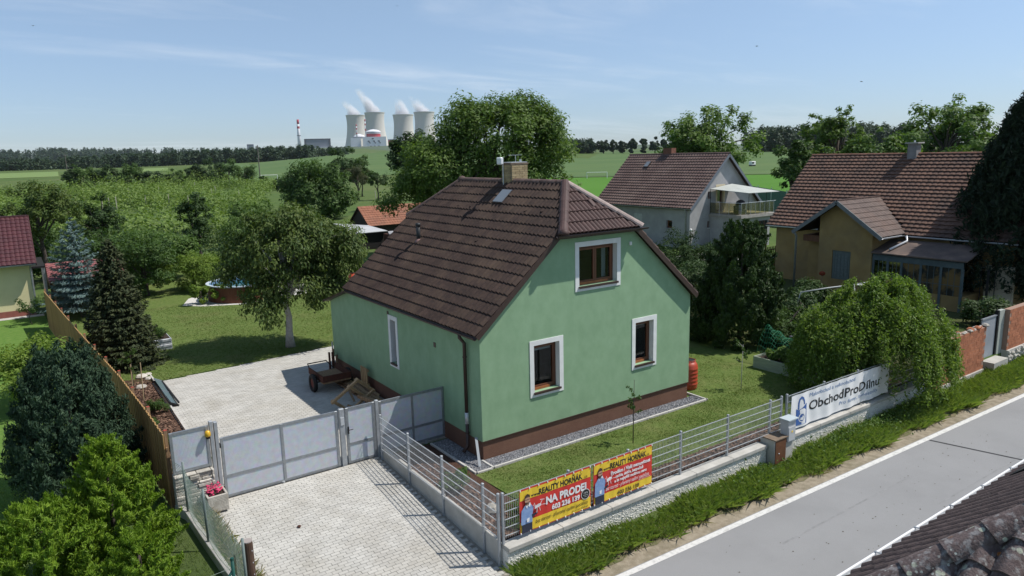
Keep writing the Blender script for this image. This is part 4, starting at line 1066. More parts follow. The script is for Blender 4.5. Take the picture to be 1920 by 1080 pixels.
# ------------------------------------------------------------------ service boxes at the wall
mb = thing('gas_meter_box', 'low rusty brown meter box with bare board top set into the street wall', 'meter box', (6.8, -4.1, -.4))
MB().box(6.54, -4.30, -.45, 7.06, -3.86, .27).build('box', M_['concrete'], mb)
MB().box(6.575, -4.32, -.40, 7.03, -4.301, .245).build('door', mat('rusty_brown_paint', (.11, .045, .022), (.17, .075, .035), scale=6, rough=.7, col3=(.05, .025, .018), scale3=3, amt3=.7), mb)
MB().box(6.52, -4.34, .271, 7.10, -3.82, .30).build('lid', mat('bare_brown_board', (.21, .16, .115), (.15, .11, .08), scale=6, rough=.9), mb)
MB().lathe([(.001, .02), (.02, .0), (.001, -.02)], (6.72, -4.325, -.12), 8).build('latch', M_['zinc'], mb)
eb = thing('electric_cabinet', 'taller light grey electricity cabinet on a concrete foot beside the brown meter box', 'cabinet', (7.12, -4.25, -.4))
MB().box(6.95 + .14, -4.28, -.5, 7.40, -4.12, .10).build('foot', M_['concrete'], eb)
MB().box(7.08, -4.33, .10, 7.42, -4.10, .72).build('case', mat('light_grey_cabinet', (.50, .51, .52), (.44, .45, .46), scale=4, rough=.6), eb, bevel=.008)
MB().box(7.105, -4.343, .13, 7.40, -4.331, .52).build('door', MATS['light_grey_cabinet'], eb)
MB().box(7.04, -4.38, .721, 7.47, -4.06, .75).build('lid', mat('blue_grey_lid', (.42, .48, .50), rough=.5), eb)
MB().box(7.22, -4.348, .36, 7.28, -4.343, .41).build('warning_sign', M_['b_yel'], eb)

# ------------------------------------------------------------------ brick wall, steel gate and pier farther along the street
M_['brick_o'] = mat('orange_hollow_brick', (.42, .165, .085), (.33, .12, .06), scale=5, rough=.92, rand=.14, bump=.5, bscale=30)
M_['mortar_o'] = mat('pinkish_mortar', (.30, .20, .15), rough=1)
def brick_wall(name, label, x0, x1, zb, zt, y=-4.0, t=.24, bw_=.30, bh_=.145):
    w = thing(name, label, 'wall', ((x0 + x1) / 2, y, zb))
    MB().box(x0 + .005, y - t / 2 + .008, zb, x1 - .005, y + t / 2 - .008, zt).build('mortar_core', M_['mortar_o'], w)
    MB().box(x0 - .01, y - t / 2 - .06, zb - .5, x1 + .01, y + t / 2 + .05, zb).build('footing', M_['concrete'], w)
    bm2 = MB().box(-bw_ / 2 + .006, -t / 2, .006, bw_ / 2 - .006, t / 2, bh_ - .006); me = mesh_of(bm2.v, bm2.f, 'brick', M_['brick_o'])
    r = 0; z = zb
    while z + bh_ <= zt + .01:
        x = x0 + (bw_ / 2 if r % 2 else 0)
        while x + bw_ <= x1 + .01:
            o = bpy.data.objects.new('brick', me); COL.objects.link(o); o.parent = w; o.matrix_parent_inverse = Matrix.Translation(-w.location)
            o.matrix_basis = Matrix.Translation((x + bw_ / 2, y + rr.uniform(-.003, .003), z)); x += bw_
        z += bh_; r += 1
    return w
bwall = brick_wall('brick_wall', 'unplastered orange brick wall with rubble on top beside the grey steel gate', 16.2, 19.5, -.28, 1.32)
rr = random.Random(9)
for k in range(26):
    x = rr.uniform(17.4, 19.5); s_ = rr.uniform(.05, .14)
    MB().lathe([(s_ * .6, 0), (s_, s_ * .4), (s_ * .5, s_ * .8)], (x, -4.0 + rr.uniform(-.1, .1), 1.325), 5).build('rubble', M_['slabstone'] if k % 3 else M_['brick_o'], bwall)
brick_wall('brick_wall', 'short dark brick pier of the street wall under the weeping branches', 15.25, 16.15, -.40, 1.0)
sg = thing('steel_gate', 'plain grey sheet steel street gate between the two brick walls', 'gate', (20.3, -4, 0))
MB().box(19.56, -3.93, -.02, 20.75, -3.89, 1.52).build('sheet', mat('grey_gate_paint', (.30, .32, .345), (.25, .27, .295), scale=2, rough=.5), sg)
MB().box(19.54, -3.96, 1.521, 20.77, -3.88, 1.56).build('top_rail', M_['greymetal'], sg)
MB().box(20.78, -3.98, -.05, 20.86, -3.86, 1.72).build('post', M_['black'], sg)
MB().box(20.865, -4.0, -.05, 21.3, -3.86, 1.70).build('side_panel', mat('greenish_panel', (.36, .38, .34), rough=.6), sg)
brick_wall('brick_wall', 'tall orange brick wall at the right edge beyond the grey steel gate', 21.32, 26.1, .10, 1.70, y=-4.05)
MB().box(19.6, -4.45, -.30, 20.8, -3.85, -.04).build('gate_step', M_['concrete'])['kind'] = 'structure'
sc_ = MB()
for k in range(90):
    x = rr.uniform(21.3, 26); s_ = rr.uniform(.05, .10); sc_.lathe([(s_ * .5, -s_), (s_, 0), (s_ * .6, s_ * .7)], (x, -4.24 + rr.uniform(-.03, .03), rr.uniform(-.3, .05)), 5)
o = sc_.build('rubble_stones', M_['slabstone']); tag(o, 'rough grey rubble stones at the foot of the right brick wall', 'stones', kind='stuff')
# ------------------------------------------------------------------ helper: tiled roof plane
def tiled_plane(parent, O, U, S, nu, ns, tw, tl, material, name='roof_tiles', rolls=1, amp=.02, lift=.03, seg=3, keep=None, jit=.0, seed=1):
    """O lower corner, U unit vector along the eave, S unit vector up the slope"""
    U, S = Vector(U).normalized(), Vector(S).normalized(); Nn = U.cross(S); U2 = U
    if Nn.z < 0: Nn = -Nn; 
    X = S.cross(Nn); V, F = tile_mesh(tw, tl * 1.12, rolls=rolls, amp=amp, lift=lift, seg=seg); items = []; r_ = random.Random(seed)
    for i in range(nu):
        for j in range(ns):
            p = Vector(O) + U * ((i + .5) * tw) + S * ((j + .5) * tl)
            if keep and not keep(p): continue
            items.append((V, F, Matrix(((X.x, S.x, Nn.x, p.x), (X.y, S.y, Nn.y, p.y), (X.z, S.z, Nn.z, p.z), (0, 0, 0, 1))) @ Matrix.Rotation(r_.uniform(-jit, jit), 4, 'Z') @ Matrix.Translation((0, 0, r_.uniform(0, jit * .3)))))
    return join_tiles(name, items, material, parent)
M_['tile_g'] = mat('purple_brown_roof_tile', (.165, .108, .093), (.105, .068, .06), scale=5, rough=.8, bump=.3, bscale=40, col3=(.22, .155, .13), scale3=.6, amt3=.6)
M_['tile_y'] = mat('old_clay_roof_tile', (.20, .115, .082), (.12, .072, .055), scale=4, rough=.9, bump=.4, bscale=40, col3=(.075, .055, .047), scale3=.8, amt3=.85)
M_['greyrender'] = mat('grey_cement_render', (.40, .395, .40), (.33, .325, .33), scale=1.4, rough=.95, bump=.2, bscale=60, col3=(.27, .265, .27), scale3=.5, amt3=.6)
M_['yelrender'] = mat('ochre_render', (.37, .26, .11), (.30, .20, .08), scale=1.2, rough=.95, bump=.2, bscale=60, col3=(.20, .15, .085), scale3=.5, amt3=.7)
M_['bluewood'] = mat('blue_grey_paint', (.10, .135, .145), (.075, .10, .11), scale=4, rough=.7)

# ------------------------------------------------------------------ grey house
gh = thing('grey_house', 'grey rendered house with brown tiled roof and glazed balcony behind the dark bushes', 'house', (40, 29, 0))
gx0, gx1, gy0, gy1, gze, gzr = 35.55, 44.2, 24.2, 35.2, 3.35, 7.62
gxm = (gx0 + gx1) / 2
gs_ = (gzr - gze) / (gxm - gx0 + .2)
def gzr_(x): return gze + gs_ * (min(x - gx0, gx1 - x) + .2)
MB().holed([(gx0, -.1), (gx1, -.1), (gx1, gzr_(gx1) - .15), (gxm, gzr - .15), (gx0, gzr_(gx0) - .15)],
           [[(37.70, 4.05), (38.02, 4.05), (38.02, 4.55), (37.70, 4.55)], [(37.72, 1.55), (38.05, 1.55), (38.05, 2.1), (37.72, 2.1)], [(38.85, 2.85), (39.65, 2.85), (39.65, 4.9), (38.85, 4.9)]],
           lambda u, w, t: (u, gy0 + t, w), .3).build('wall', M_['greyrender'], gh)
MB().holed([(gy0 + .3, -.1), (gy1, -.1), (gy1, gze - .05), (gy0 + .3, gze - .05)], [[(26.1, 1.55), (26.75, 1.55), (26.75, 2.2), (26.1, 2.2)]], lambda u, w, t: (gx0 + t, u, w), .3).build('wall', M_['greyrender'], gh)
MB().box(gx1 - .3, gy0 + .3, -.1, gx1, gy1, gze - .05).build('wall', M_['greyrender'], gh)
MB().box(gx0, gy1, -.1, gx1, gy1 + .3, gze - .05).build('wall', M_['greyrender'], gh)
MB().box(gx0 + .35, gy0 + .5, 2.6, gx1 - .35, gy1 - .2, 2.7).build('floor', M_['dark'], gh)
window(gh, (37.70, gy0, 4.05), (1, 0, 0), (0, -1, 0), .32, .5, surround=0, sill=M_['brownwood'])
window(gh, (37.72, gy0, 1.55), (1, 0, 0), (0, -1, 0), .33, .55, surround=0, sill=M_['white'])
window(gh, (gx0, 26.75, 1.55), (0, -1, 0), (-1, 0, 0), .65, .65, surround=0, sill=M_['greyrender'])
dwin = window(gh, (38.85, gy0, 2.85), (1, 0, 0), (0, -1, 0), .8, 2.05, surround=.18, sill=None, sur=mat('cream_band', (.62, .53, .36), rough=.9), glass=GLASSDARK)
# glass-block light in the side wall
gb = MB()
for i in range(3):
    for j in range(8): gb.box(gx0 - .02, 29.6 + i * .32, .75 + j * .23, gx0 + .05, 29.6 + i * .32 + .30, .75 + j * .23 + .21)
gb.build('glass_blocks', mat('pale_glass_block', (.50, .52, .51), (.42, .44, .43), scale=4, rough=.3), gh)
gr = MB()
for sx, xe in ((1, gx0 - .25), (-1, gx1 + .25)):
    ze_ = gze - .05; pr_ = [Vector((xe, gy0 - .35, ze_)), Vector((gxm, gy0 - .35, gzr)), Vector((gxm, gy1 + .4, gzr)), Vector((xe, gy1 + .4, ze_))]
    q = MB().prism([p - Vector((0, 0, .14)) for p in pr_], (0, 0, .12)); gr.add(q.v, q.f)
gr = gr.build('roof', M_['under'], gh)
sl_ = math.hypot(gxm - gx0 + .25, gzr - gze + .05); L2 = gy1 - gy0 + .75
tiled_plane(gr, (gx0 - .25, gy0 - .35, gze - .05), (0, 1, 0), (gxm - gx0 + .25, 0, gzr - gze + .05), 39, 19, L2 / 39, sl_ / 19, M_['tile_g'], rolls=1, amp=.05, lift=.06, jit=.006)
tiled_plane(gr, (gx1 + .25, gy0 - .35, gze - .05), (0, 1, 0), (-(gxm - gx0 + .25), 0, gzr - gze + .05), 39, 19, L2 / 39, sl_ / 19, M_['tile_g'], rolls=1, amp=.05, lift=.06)
cap_row((gxm, gy0 - .35, gzr), (gxm, gy1 + .4, gzr), 28, cap_tile(.45, .12, 'ridge_tile', M_['tile_g']), gr)
MB().bar((gx0 - .3, gy0 - .37, gze - .16), (gxm, gy0 - .37, gzr - .11), .05, .2).build('barge_board', mat('blue_grey_barge', (.15, .17, .20), rough=.7), gr)
MB().bar((gx1 + .3, gy0 - .37, gze - .16), (gxm, gy0 - .37, gzr - .11), .05, .2).build('barge_board', MATS['blue_grey_barge'], gr)
gutter((gx0 - .32, gy0 - .35, gze - .08), (gx0 - .32, gy1 + .4, gze - .08), .075).build('gutter', M_['greymetal'], gr)
MB().tube([(gx0 - .32, gy0 + .35, gze - .1), (gx0 - .06, gy0 + .35, gze - .4), (gx0 - .06, gy0 + .35, .3)], .06, 8).build('downpipe', M_['greymetal'], gh, smooth=True)
MB().box(gxm - .1, 30.2, gzr - .3, gxm + .5, 31.2, gzr + .55).build('chimney', mat('old_red_brick', (.24, .11, .075), (.17, .075, .05), scale=8, rough=.95), gh)
skm = Matrix.Translation((gx0 - .25 + (gxm - gx0 + .25) * .78, 32.2, gze - .05 + (gzr - gze + .05) * .78)) @ Matrix.Rotation(-math.atan2(gzr - gze + .05, gxm - gx0 + .25), 4, 'Y')
rwn = MB().box(-.35, -.28, .04, .35, .28, .16, skm).build('roof_window', M_['brownmetal'], gh)
MB().box(-.31, -.24, .155, .31, .24, .175, skm).build('pane', MATS['sky_painted_roof_glass'], rwn)
# balcony on a grey annex, with glass screens and a pale awning
ax0, ax1, ay0 = 37.95, 42.2, 21.2
MB().box(ax0 + .05, ay0 + .15, -.1, ax1 - .05, gy0 - .002, 2.48).build('annex_wall', M_['greyrender'], gh)
MB().box(ax1 - 2.0, ay0 + .12, .5, ax1 - .4, ay0 + .149, 2.1).build('annex_window', M_['dark'], gh)
for k in range(3): MB().box(ax1 - 2.0 + k * .55, ay0 + .10, .5, ax1 - 1.95 + k * .55, ay0 + .119, 2.1).build('mullion', M_['brownwood'], gh)
bal = MB().box(ax0 - .1, ay0 - .25, 2.49, ax1 + .25, gy0 - .003, 2.72).build('balcony', mat('balcony_concrete', (.36, .335, .31), (.28, .26, .24), scale=3, rough=.95), gh)
M_['screen'] = glassmat('yellowish_balcony_glass', (.72, .70, .52), .78, .15)
for k in range(3):
    MB().box(ax0 + .0, gy0 - .05 - (k + 1) * .95, 2.80, ax0 + .02, gy0 - .08 - k * .95, 3.65).build('balcony_screen', M_['screen'], bal)
for k in range(7):
    MB().box(ax0 + .02 + k * .6, ay0 - .15, 2.80, ax0 + .58 + k * .6, ay0 - .13, 3.65).build('balcony_screen', M_['screen'], bal)
for k in range(8): MB().tube([(ax0 + .01 + k * .6, ay0 - .15, 2.72), (ax0 + .01 + k * .6, ay0 - .15, 3.70)], .018, 6).build('baluster', M_['zinc'], bal)
for k in range(3): MB().tube([(ax0 + .01, gy0 - .06 - k * .95, 2.72), (ax0 + .01, gy0 - .06 - k * .95, 3.70)], .018, 6).build('baluster', M_['zinc'], bal)
MB().tube([(ax0 + .01, gy0 - .05, 3.70), (ax0 + .01, ay0 - .15, 3.70), (ax1 + .2, ay0 - .15, 3.70)], .02, 6).build('handrail', M_['zinc'], bal)
aw = thing('awning', 'pale fabric awning stretched over the balcony of the grey house', 'awning', (40, 22.5, 3))
AWP = [(ax0 - .1, gy0 - .1, 4.75), (40.6, gy0 - .1, 5.05), (42.5, ay0 - .4, 4.42), (38.75, ay0 - .2, 4.45)]
MB().prism(AWP, (0, 0, .03)).build('canopy', mat('pale_awning_cloth', (.44, .46, .43), (.38, .40, .37), scale=1.5, rough=.85), aw)
for p in (AWP[0], AWP[3], (41.0, ay0 - .2, 4.44)):
    MB().tube([(p[0] + .06, p[1], 2.72), (p[0] + .06, p[1], p[2] + .005)], .02, 6).build('pole', M_['black'], aw)
gri = thing('covered_grill', 'dark covered barbecue standing on the balcony of the grey house', 'barbecue', (39.6, 22.6, 2.72))
MB().lathe([(.34, 0), (.38, .5), (.42, .75), (.34, .98), (.16, 1.10), (.02, 1.12)], (39.75, 22.5, 2.72), 12).build('cover', mat('dark_grill_cover', (.045, .043, .055), rough=.75), gri, smooth=True)
tb = thing('balcony_sofa', 'greyish garden sofa behind the glass screens of the balcony', 'sofa', (38.6, 22, 2.72))
MB().box(38.3, 21.5, 2.72, 39.3, 22.1, 3.1).build('seat', mat('grey_sofa', (.28, .28, .27), rough=.9), tb, bevel=.04)
MB().box(38.3, 21.9, 3.101, 39.3, 22.1, 3.45).build('backrest', MATS['grey_sofa'], tb, bevel=.04)
gl = thing('globe_lamp', 'white globe lamp on a short pole at the corner of the grey house', 'lamp', (35.6, 24.0, 0))
MB().tube([(35.35, 23.9, 0), (35.35, 23.9, 1.45)], .03, 8).build('pole', M_['black'], gl)
MB().lathe([(.02, -.13), (.10, -.09), (.14, 0), (.10, .09), (.02, .13)], (35.35, 23.9, 1.57), 12).build('globe', M_['white'], gl, smooth=True)

# ------------------------------------------------------------------ ochre house with the cross gable and veranda
yh = thing('ochre_house', 'old ochre house with weathered tile roof, front gable and blue-grey veranda', 'house', (32, 5, 0))
yx0, yx1, yy0, yy1, yze, yzr, yxr = 29.3, 37.5, -1.2, 11.45, 3.30, 7.42, 33.4
MB().box(yx0, yy0, -.1, yx0 + .3, yy1, yze + .1).build('wall', M_['yelrender'], yh)
MB().holed([(yx0, -.1), (yx1, -.1), (yx1, yze), (yxr, yzr - .2), (yx0, yze)], [], lambda u, w, t: (u, yy1 + t, w), .3).build('wall', M_['yelrender'], yh)
MB().holed([(yx0 + .3, -.1), (yx1, -.1), (yx1, yze), (yxr, yzr - .2), (yx0 + .3, yze + .1)], [], lambda u, w, t: (u, yy0 + t, w), .3).build('wall', M_['yelrender'], yh)
# cross wing
cy0, cy1, cyr, cze, czr, cxf = 4.42, 7.42, 6.25, 3.42, 5.14, 27.0
def cz(y): return czr - (czr - cze) * abs(y - cyr) / 2.45
MB().holed([(cy0, -.1), (cy1, -.1), (cy1, cz(cy1) - .1), (cyr, czr - .12), (cy0, cz(cy0) - .1)], [[(5.55, .85), (6.6, .85), (6.6, 2.42), (5.55, 2.42)]], lambda u, w, t: (cxf + t, u, w), .3).build('wall', M_['yelrender'], yh)
MB().box(cxf + .3, cy0, -.1, yx0, cy0 + .25, 3.4).build('wall', M_['yelrender'], yh)
MB().box(cxf + .3, cy1 - .25, -.1, yx0, cy1, 3.4).build('wall', M_['yelrender'], yh)
MB().box(cxf + .8, cy1 + .001, -.1, yx0, 8.55, 2.75).build('porch_wall', M_['yelrender'], yh)
MB().box(cxf + .3, cy1, 2.751, yx0 - .001, 8.6, 3.1).build('porch_board', M_['brownwood'], yh)
gw = window(yh, (cxf, 6.6, .85), (0, -1, 0), (-1, 0, 0), 1.05, 1.57, surround=.0, sill=None, frame=mat('grey_green_frame', (.13, .16, .15), rough=.6), glass=mat('wired_glass', (.12, .15, .15), (.18, .21, .21), scale=9, rough=.2, spec=.6), depth=.06, muntin=8)
for k in range(4): MB().box(cxf + .045, 5.72 + k * .2, .93, cxf + .06, 5.735 + k * .2, 2.36).build('glazing_bar', MATS['grey_green_frame'], gw)
yr_ = MB()
def addslab(mb_, pts, t=.1):
    q = MB().prism([Vector(p) - Vector((0, 0, t + .02)) for p in pts], (0, 0, t)); mb_.add(q.v, q.f)
addslab(yr_, [(yx0 - .4, yy0 - .3, yze), (yxr, yy0 - .3, yzr), (yxr, yy1 + .75, yzr), (yx0 - .4, yy1 + .75, yze)])
addslab(yr_, [(yx1 + .4, yy0 - .3, yze), (yxr, yy0 - .3, yzr), (yxr, yy1 + .75, yzr), (yx1 + .4, yy1 + .75, yze)])
yr_ = yr_.build('roof', M_['under'], yh)
wsl = yxr - yx0 + .4; hsl = yzr - yze; ysl = math.hypot(wsl, hsl); yL = yy1 - yy0 + 1.05
def main_keep(p):
    if p.z > czr + .05: return True
    zz = p.z; half = (czr - zz) / ((czr - cze) / 2.45)
    return not (cyr - half < p.y < cyr + half)
tiled_plane(yr_, (yx0 - .4, yy0 - .3, yze), (0, 1, 0), (wsl, 0, hsl), 46, 22, yL / 46, ysl / 22, M_['tile_y'], rolls=1, amp=.035, lift=.075, jit=.012, keep=main_keep)
cap_row((yxr, yy0 - .3, yzr), (yxr, yy1 + .75, yzr), 34, cap_tile(.42, .13, 'ridge_tile', mat('orange_ridge_tile', (.26, .12, .075), (.15, .09, .07), scale=6, rough=.9, rand=.2)), yr_)
# a column of newer orange tiles under the ridge and beside the chimney
ot = []
ov, of = tile_mesh(yL / 46, ysl / 22 * 1.12, rolls=1, amp=.024, lift=.05, seg=3)
SV = Vector((wsl, 0, hsl)).normalized(); NV = Vector((-hsl, 0, wsl)).normalized(); XV = SV.cross(NV)
for (i, j0, j1) in ((40, 0, 21), (41, 0, 6), (25, 16, 22), (24, 17, 22), (26, 19, 22), (33, 20, 22)):
    for j in range(j0, j1):
        if rr.random() < .25: continue
        p = Vector((yx0 - .4, yy0 - .3, yze)) + Vector((0, 1, 0)) * ((i + .5) * yL / 46) + SV * ((j + .5) * ysl / 22) + NV * .006
        if main_keep(p): ot.append((ov, of, Matrix(((XV.x, SV.x, NV.x, p.x), (XV.y, SV.y, NV.y, p.y), (XV.z, SV.z, NV.z, p.z), (0, 0, 0, 1)))))
join_tiles('orange_tiles', ot, mat('newer_orange_tile', (.27, .12, .07), (.19, .085, .055), scale=5, rough=.9), yr_)
# cross-gable roof
sx_ = 4.3
vx = yx0 - .4 + (czr - yze) / hsl * wsl
crs = MB()
for s_ in (-1, 1):
    ye = cyr + s_ * 2.5; addslab(crs, [(26.55, ye, cze - .03), (26.55, cyr, czr), (vx, cyr, czr), (yx0 - .35, ye, cze - .03)], .08)
crs = crs.build('gable_roof', M_['under'], yh)
csl = math.hypot(2.5, czr - cze + .03)
for s_ in (-1, 1):
    sv = Vector((0, -s_ * 2.5, czr - cze + .03))
    def kp(p, s_=s_): return p.x < yx0 - .3 + (vx - yx0 + .3) * (p.z - cze) / (czr - cze) + .1
    tiled_plane(crs, (26.55, cyr + s_ * 2.5, cze - .03), (1, 0, 0), sv, 16, 8, .27, csl / 8, mat('grey_brown_gable_tile', (.15, .115, .10), (.10, .075, .068), scale=3, rough=.9, col3=(.16, .105, .085), scale3=.9, amt3=.6), rolls=1, amp=.018, lift=.03, keep=kp, jit=.01)
    MB().bar((26.52, cyr + s_ * 2.55, cze - .14), (26.52, cyr, czr - .08), .05, .20).build('barge_board', mat('grey_barge', (.20, .21, .21), (.15, .16, .16), scale=5, rough=.85), crs)
MB().bar((26.55, cyr, czr + .02), (vx, cyr, czr + .02), .16, .06).build('ridge_tile', M_['ridge'], crs)
gutter((26.5, 3.66, cze - .08), (28.6, 3.66, cze - .08), .07).build('gutter', M_['zinc'], crs)
gutter((yx0 - .48, 8.7, yze - .02), (yx0 - .48, yy1 + .7, yze - .02), .07).build('gutter', M_['zinc'], yr_)
gutter((yx0 - .48, yy0 - .3, yze - .02), (yx0 - .48, 3.7, yze - .02), .07).build('gutter', M_['zinc'], yr_)
MB().tube([(26.6, 8.75, cze - .1), (26.8, 8.72, cze - .35), (26.8, 8.72, 0)], .06, 8).build('downpipe', M_['greymetal'], yh, smooth=True)
MB().tube([(28.6, 3.5, 3.3), (28.5, 3.4, 3.05), (27.2, 3.6, 2.72)], .06, 8).build('spout', M_['zinc'], yh, smooth=True)
# veranda
MB().prism([(28.9, -.2, 3.0), (28.9, cy0 - .01, 3.0), (26.9, cy0 - .01, 2.48), (26.9, -.2, 2.48)], (0, 0, .06)).build('veranda_roof', mat('mossy_roofing_felt', (.13, .10, .085), (.085, .065, .06), scale=3, rough=.95, col3=(.24, .17, .13), scale3=1.5, amt3=.8), yh)
MB().box(27.15, .0, -.1, 29.29, cy0 - .02, .75).build('veranda_base', M_['yelrender'], yh)
for y_ in (0.0, .95, 1.9, 2.85, 3.55, 4.30):
    MB().box(27.1, y_, .0, 27.2, y_ + .11, 2.42).build('veranda_post', M_['bluewood'], yh)
MB().box(27.09, .0, 2.12, 27.21, 4.405, 2.421).build('veranda_beam', M_['bluewood'], yh)
for k, (y_, w_) in enumerate(((.11, .84), (1.06, .84), (2.01, .84), (2.96, .59), (3.66, .64))):
    MB().box(27.145, y_, .76, 27.155, y_ + w_, 2.12).build('veranda_pane', mat('boarded_pane', (.17, .11, .045), (.02, .022, .022), scale=1.1, rough=.35, lo=.45, hi=.55) if k in (0, 1, 2) else GLASSDARK, yh)
    for q in (1, 2): MB().box(27.13, y_ + w_ * q / 3 - .012, .76, 27.17, y_ + w_ * q / 3 + .012, 2.12).build('glazing_bar', M_['bluewood'], yh)
    MB().box(27.13, y_, 1.25, 27.17, y_ + w_, 1.28).build('glazing_bar', M_['bluewood'], yh)
chm = MB().box(yxr - .35, 5.5, yzr - .5, yxr + .15, 6.0, yzr + .62).build('chimney', mat('grey_chimney_render', (.27, .255, .255), (.20, .19, .19), scale=3, rough=.95), yh)
MB().box(yxr - .47, 5.38, yzr + .621, yxr + .27, 6.12, yzr + .69).build('chimney_cap', M_['concrete'], chm)
MB().tube([(yxr - .1, 5.75, yzr + .69), (yxr - .1, 5.75, yzr + .80)], .05, 8).build('chimney_flue', M_['zinc'], chm)
# things in the ochre house yard
bk = thing('flower_stand', 'red flower pot on a rusty stand against the ochre wall', 'plant stand', (26.4, 6.7, 0))
MB().tube([(26.4, 6.85, 0), (26.4, 6.75, 1.05)], .03, 6).build('stand', M_['plank'], bk); MB().tube([(26.3, 7.2, .45), (26.4, 6.6, .48)], .02, 6).build('arm', M_['black'], bk)
MB().lathe([(.05, 0), (.16, .06), (.17, .16), (.06, .24)], (26.4, 6.75, 1.05), 9).build('flowers', mat('red_flowers', (.35, .03, .015), (.10, .05, .015), scale=14, rough=.8), bk)
gtp = thing('picket_gate', 'dark red picket gate with brick posts beside the ochre house', 'gate', (31.5, 13.2, 0))
for k in range(9): MB().box(30.9 + k * .17, 13.6, .35, 30.96 + k * .17, 13.63, 1.55).build('picket', mat('dark_red_picket', (.10, .025, .02), rough=.7), gtp)
for z in (.55, 1.3): MB().box(30.85, 13.635, z, 32.5, 13.67, z + .07).build('rail', MATS['dark_red_picket'], gtp)
for x in (30.55, 32.6): MB().box(x, 13.5, -.1, x + .28, 13.78, 1.9).build('post', mat('old_red_brick2', (.22, .085, .055), (.15, .06, .04), scale=9, rough=.95), gtp)
MB().box(30.0, 16.6, -.05, 34.5, 22, .012).build('paved_yard', M_['concrete'])['kind'] = 'structure'
wn_ = thing('yard_wall', 'low dark red brick wall at the corner of the ochre house yard', 'wall', (29.5, 12.6, 0))
MB().box(28.2, 12.3, -.1, 30.5, 12.6, 1.05).build('wall_body', MATS['old_red_brick2'], wn_)
MB().box(28.15, 12.25, 1.051, 30.55, 12.65, 1.10).build('coping', M_['concrete'], wn_)
wv = thing('whitewashed_shed_wall', 'sunlit cream wall and iron railings under the dark hanging spruce', 'wall', (28.2, -.4, 0))
MB().box(28.6, -1.55, -.1, 28.8, -.35, 2.2).build('wall_body', mat('cream_wall', (.58, .52, .40), (.50, .44, .33), scale=2, rough=.9), wv)
MB().box(27.2, -1.6, -.05, 28.59, -.3, .03).build('step', M_['concrete'], wv)
for k in range(3): MB().tube([(27.9 - k * .12, -.45 - k * .35, 0), (27.9 - k * .12, -.45 - k * .35, 2.1)], .02 if k != 1 else .06, 6).build('railing_bar', M_['black'], wv)

# ------------------------------------------------------------------ house in the foreground across the street: only its roof shows
fh = thing('foreground_house', 'dark tiled hip roof with lichen-spotted hip tiles in the lower right corner across the road', 'house', (1, -14, -.5))
FX0, FX1, FY, FZ, FSL = -4.0, 5.8, -11.33, 3.2, .95
MB().box(FX0 + .35, -20, -.6, FX1 - .35, FY - .35, FZ - .02).build('wall', M_['greyrender'], fh)
M_['tile_f'] = mat('black_brown_roof_tile', (.085, .060, .055), (.125, .088, .080), scale=10, rough=.8, bump=.4, bscale=60, rand=.18, col3=(.10, .075, .07), scale3=3, amt3=.5, lo3=.5, hi3=.7)
def lichen():
    m = bpy.data.materials.new('lichen_covered_tile'); m.use_nodes = True; N, L = m.node_tree.nodes, m.node_tree.links; b = N['Principled BSDF']; b.inputs['Roughness'].default_value = .95
    ge = N.new('ShaderNodeNewGeometry'); pos = ge.outputs['Position']
    def noise(s_, d_=4):
        t = N.new('ShaderNodeTexNoise'); t.inputs['Scale'].default_value = s_; t.inputs['Detail'].default_value = d_; L.new(pos, t.inputs['Vector']); return t.outputs['Fac']
    def rng(v, a_, b_):
        r = N.new('ShaderNodeMapRange'); r.inputs[1].default_value = a_; r.inputs[2].default_value = b_; L.new(v, r.inputs[0]); return r.outputs[0]
    def mixc(f, a_, c_):
        x = N.new('ShaderNodeMixRGB'); L.new(f, x.inputs[0])
        if isinstance(a_, tuple): x.inputs[1].default_value = (*a_, 1)
        else: L.new(a_, x.inputs[1])
        x.inputs[2].default_value = (*c_, 1); return x.outputs[0]
    c = mixc(rng(noise(14), .4, .6), (.085, .060, .057), (.135, .10, .095))
    c = mixc(rng(noise(16, 7), .50, .66), c, (.25, .235, .23))
    for sc_, thr, colr in ((9, .26, (.36, .38, .30)), (17, .24, (.42, .43, .39)), (4.3, .13, (.34, .13, .03))):
        v = N.new('ShaderNodeTexVoronoi'); v.inputs['Scale'].default_value = sc_
        wv_ = N.new('ShaderNodeVectorMath'); wv_.operation = 'ADD'; L.new(pos, wv_.inputs[0]); wv_.inputs[1].default_value = (sc_ * .37, sc_ * .11, 0); L.new(wv_.outputs[0], v.inputs['Vector'])
        f = rng(v.outputs['Distance'], thr, thr * .75)
        f2 = N.new('ShaderNodeMath'); f2.operation = 'MULTIPLY'; L.new(f, f2.inputs[0]); L.new(rng(noise(3.1 + sc_ * .1), .49, .56), f2.inputs[1])
        c = mixc(f2.outputs[0], c, colr)
    L.new(c, b.inputs['Base Color'])
    bp = N.new('ShaderNodeBump'); bp.inputs['Strength'].default_value = .8; bp.inputs['Distance'].default_value = .01; L.new(noise(55, 4), bp.inputs['Height']); L.new(bp.outputs[0], b.inputs['Normal'])
    return m
M_['lichen'] = lichen()
FM = (FX0 + FX1) / 2; FT = FM - FX0
c0, c1, ap, rend = Vector((FX0, FY, FZ)), Vector((FX1, FY, FZ)), Vector((FM, FY - FT, FZ + FSL * FT)), Vector((FM, -22, FZ + FSL * FT))
froof = MB()
addslab(froof, [c0, c1, ap], .08); addslab(froof, [c0, ap, rend, (FX0, -22, FZ)], .08); addslab(froof, [c1, ap, rend, (FX1, -22, FZ)], .08)
froof = froof.build('roof', M_['under'], fh)
frow = .335; fw_ = .225
fv, ff = tile_mesh(fw_, frow * 1.12, rolls=1, amp=.085, seg=10, lift=.03, thick=.03, pw=1.0)
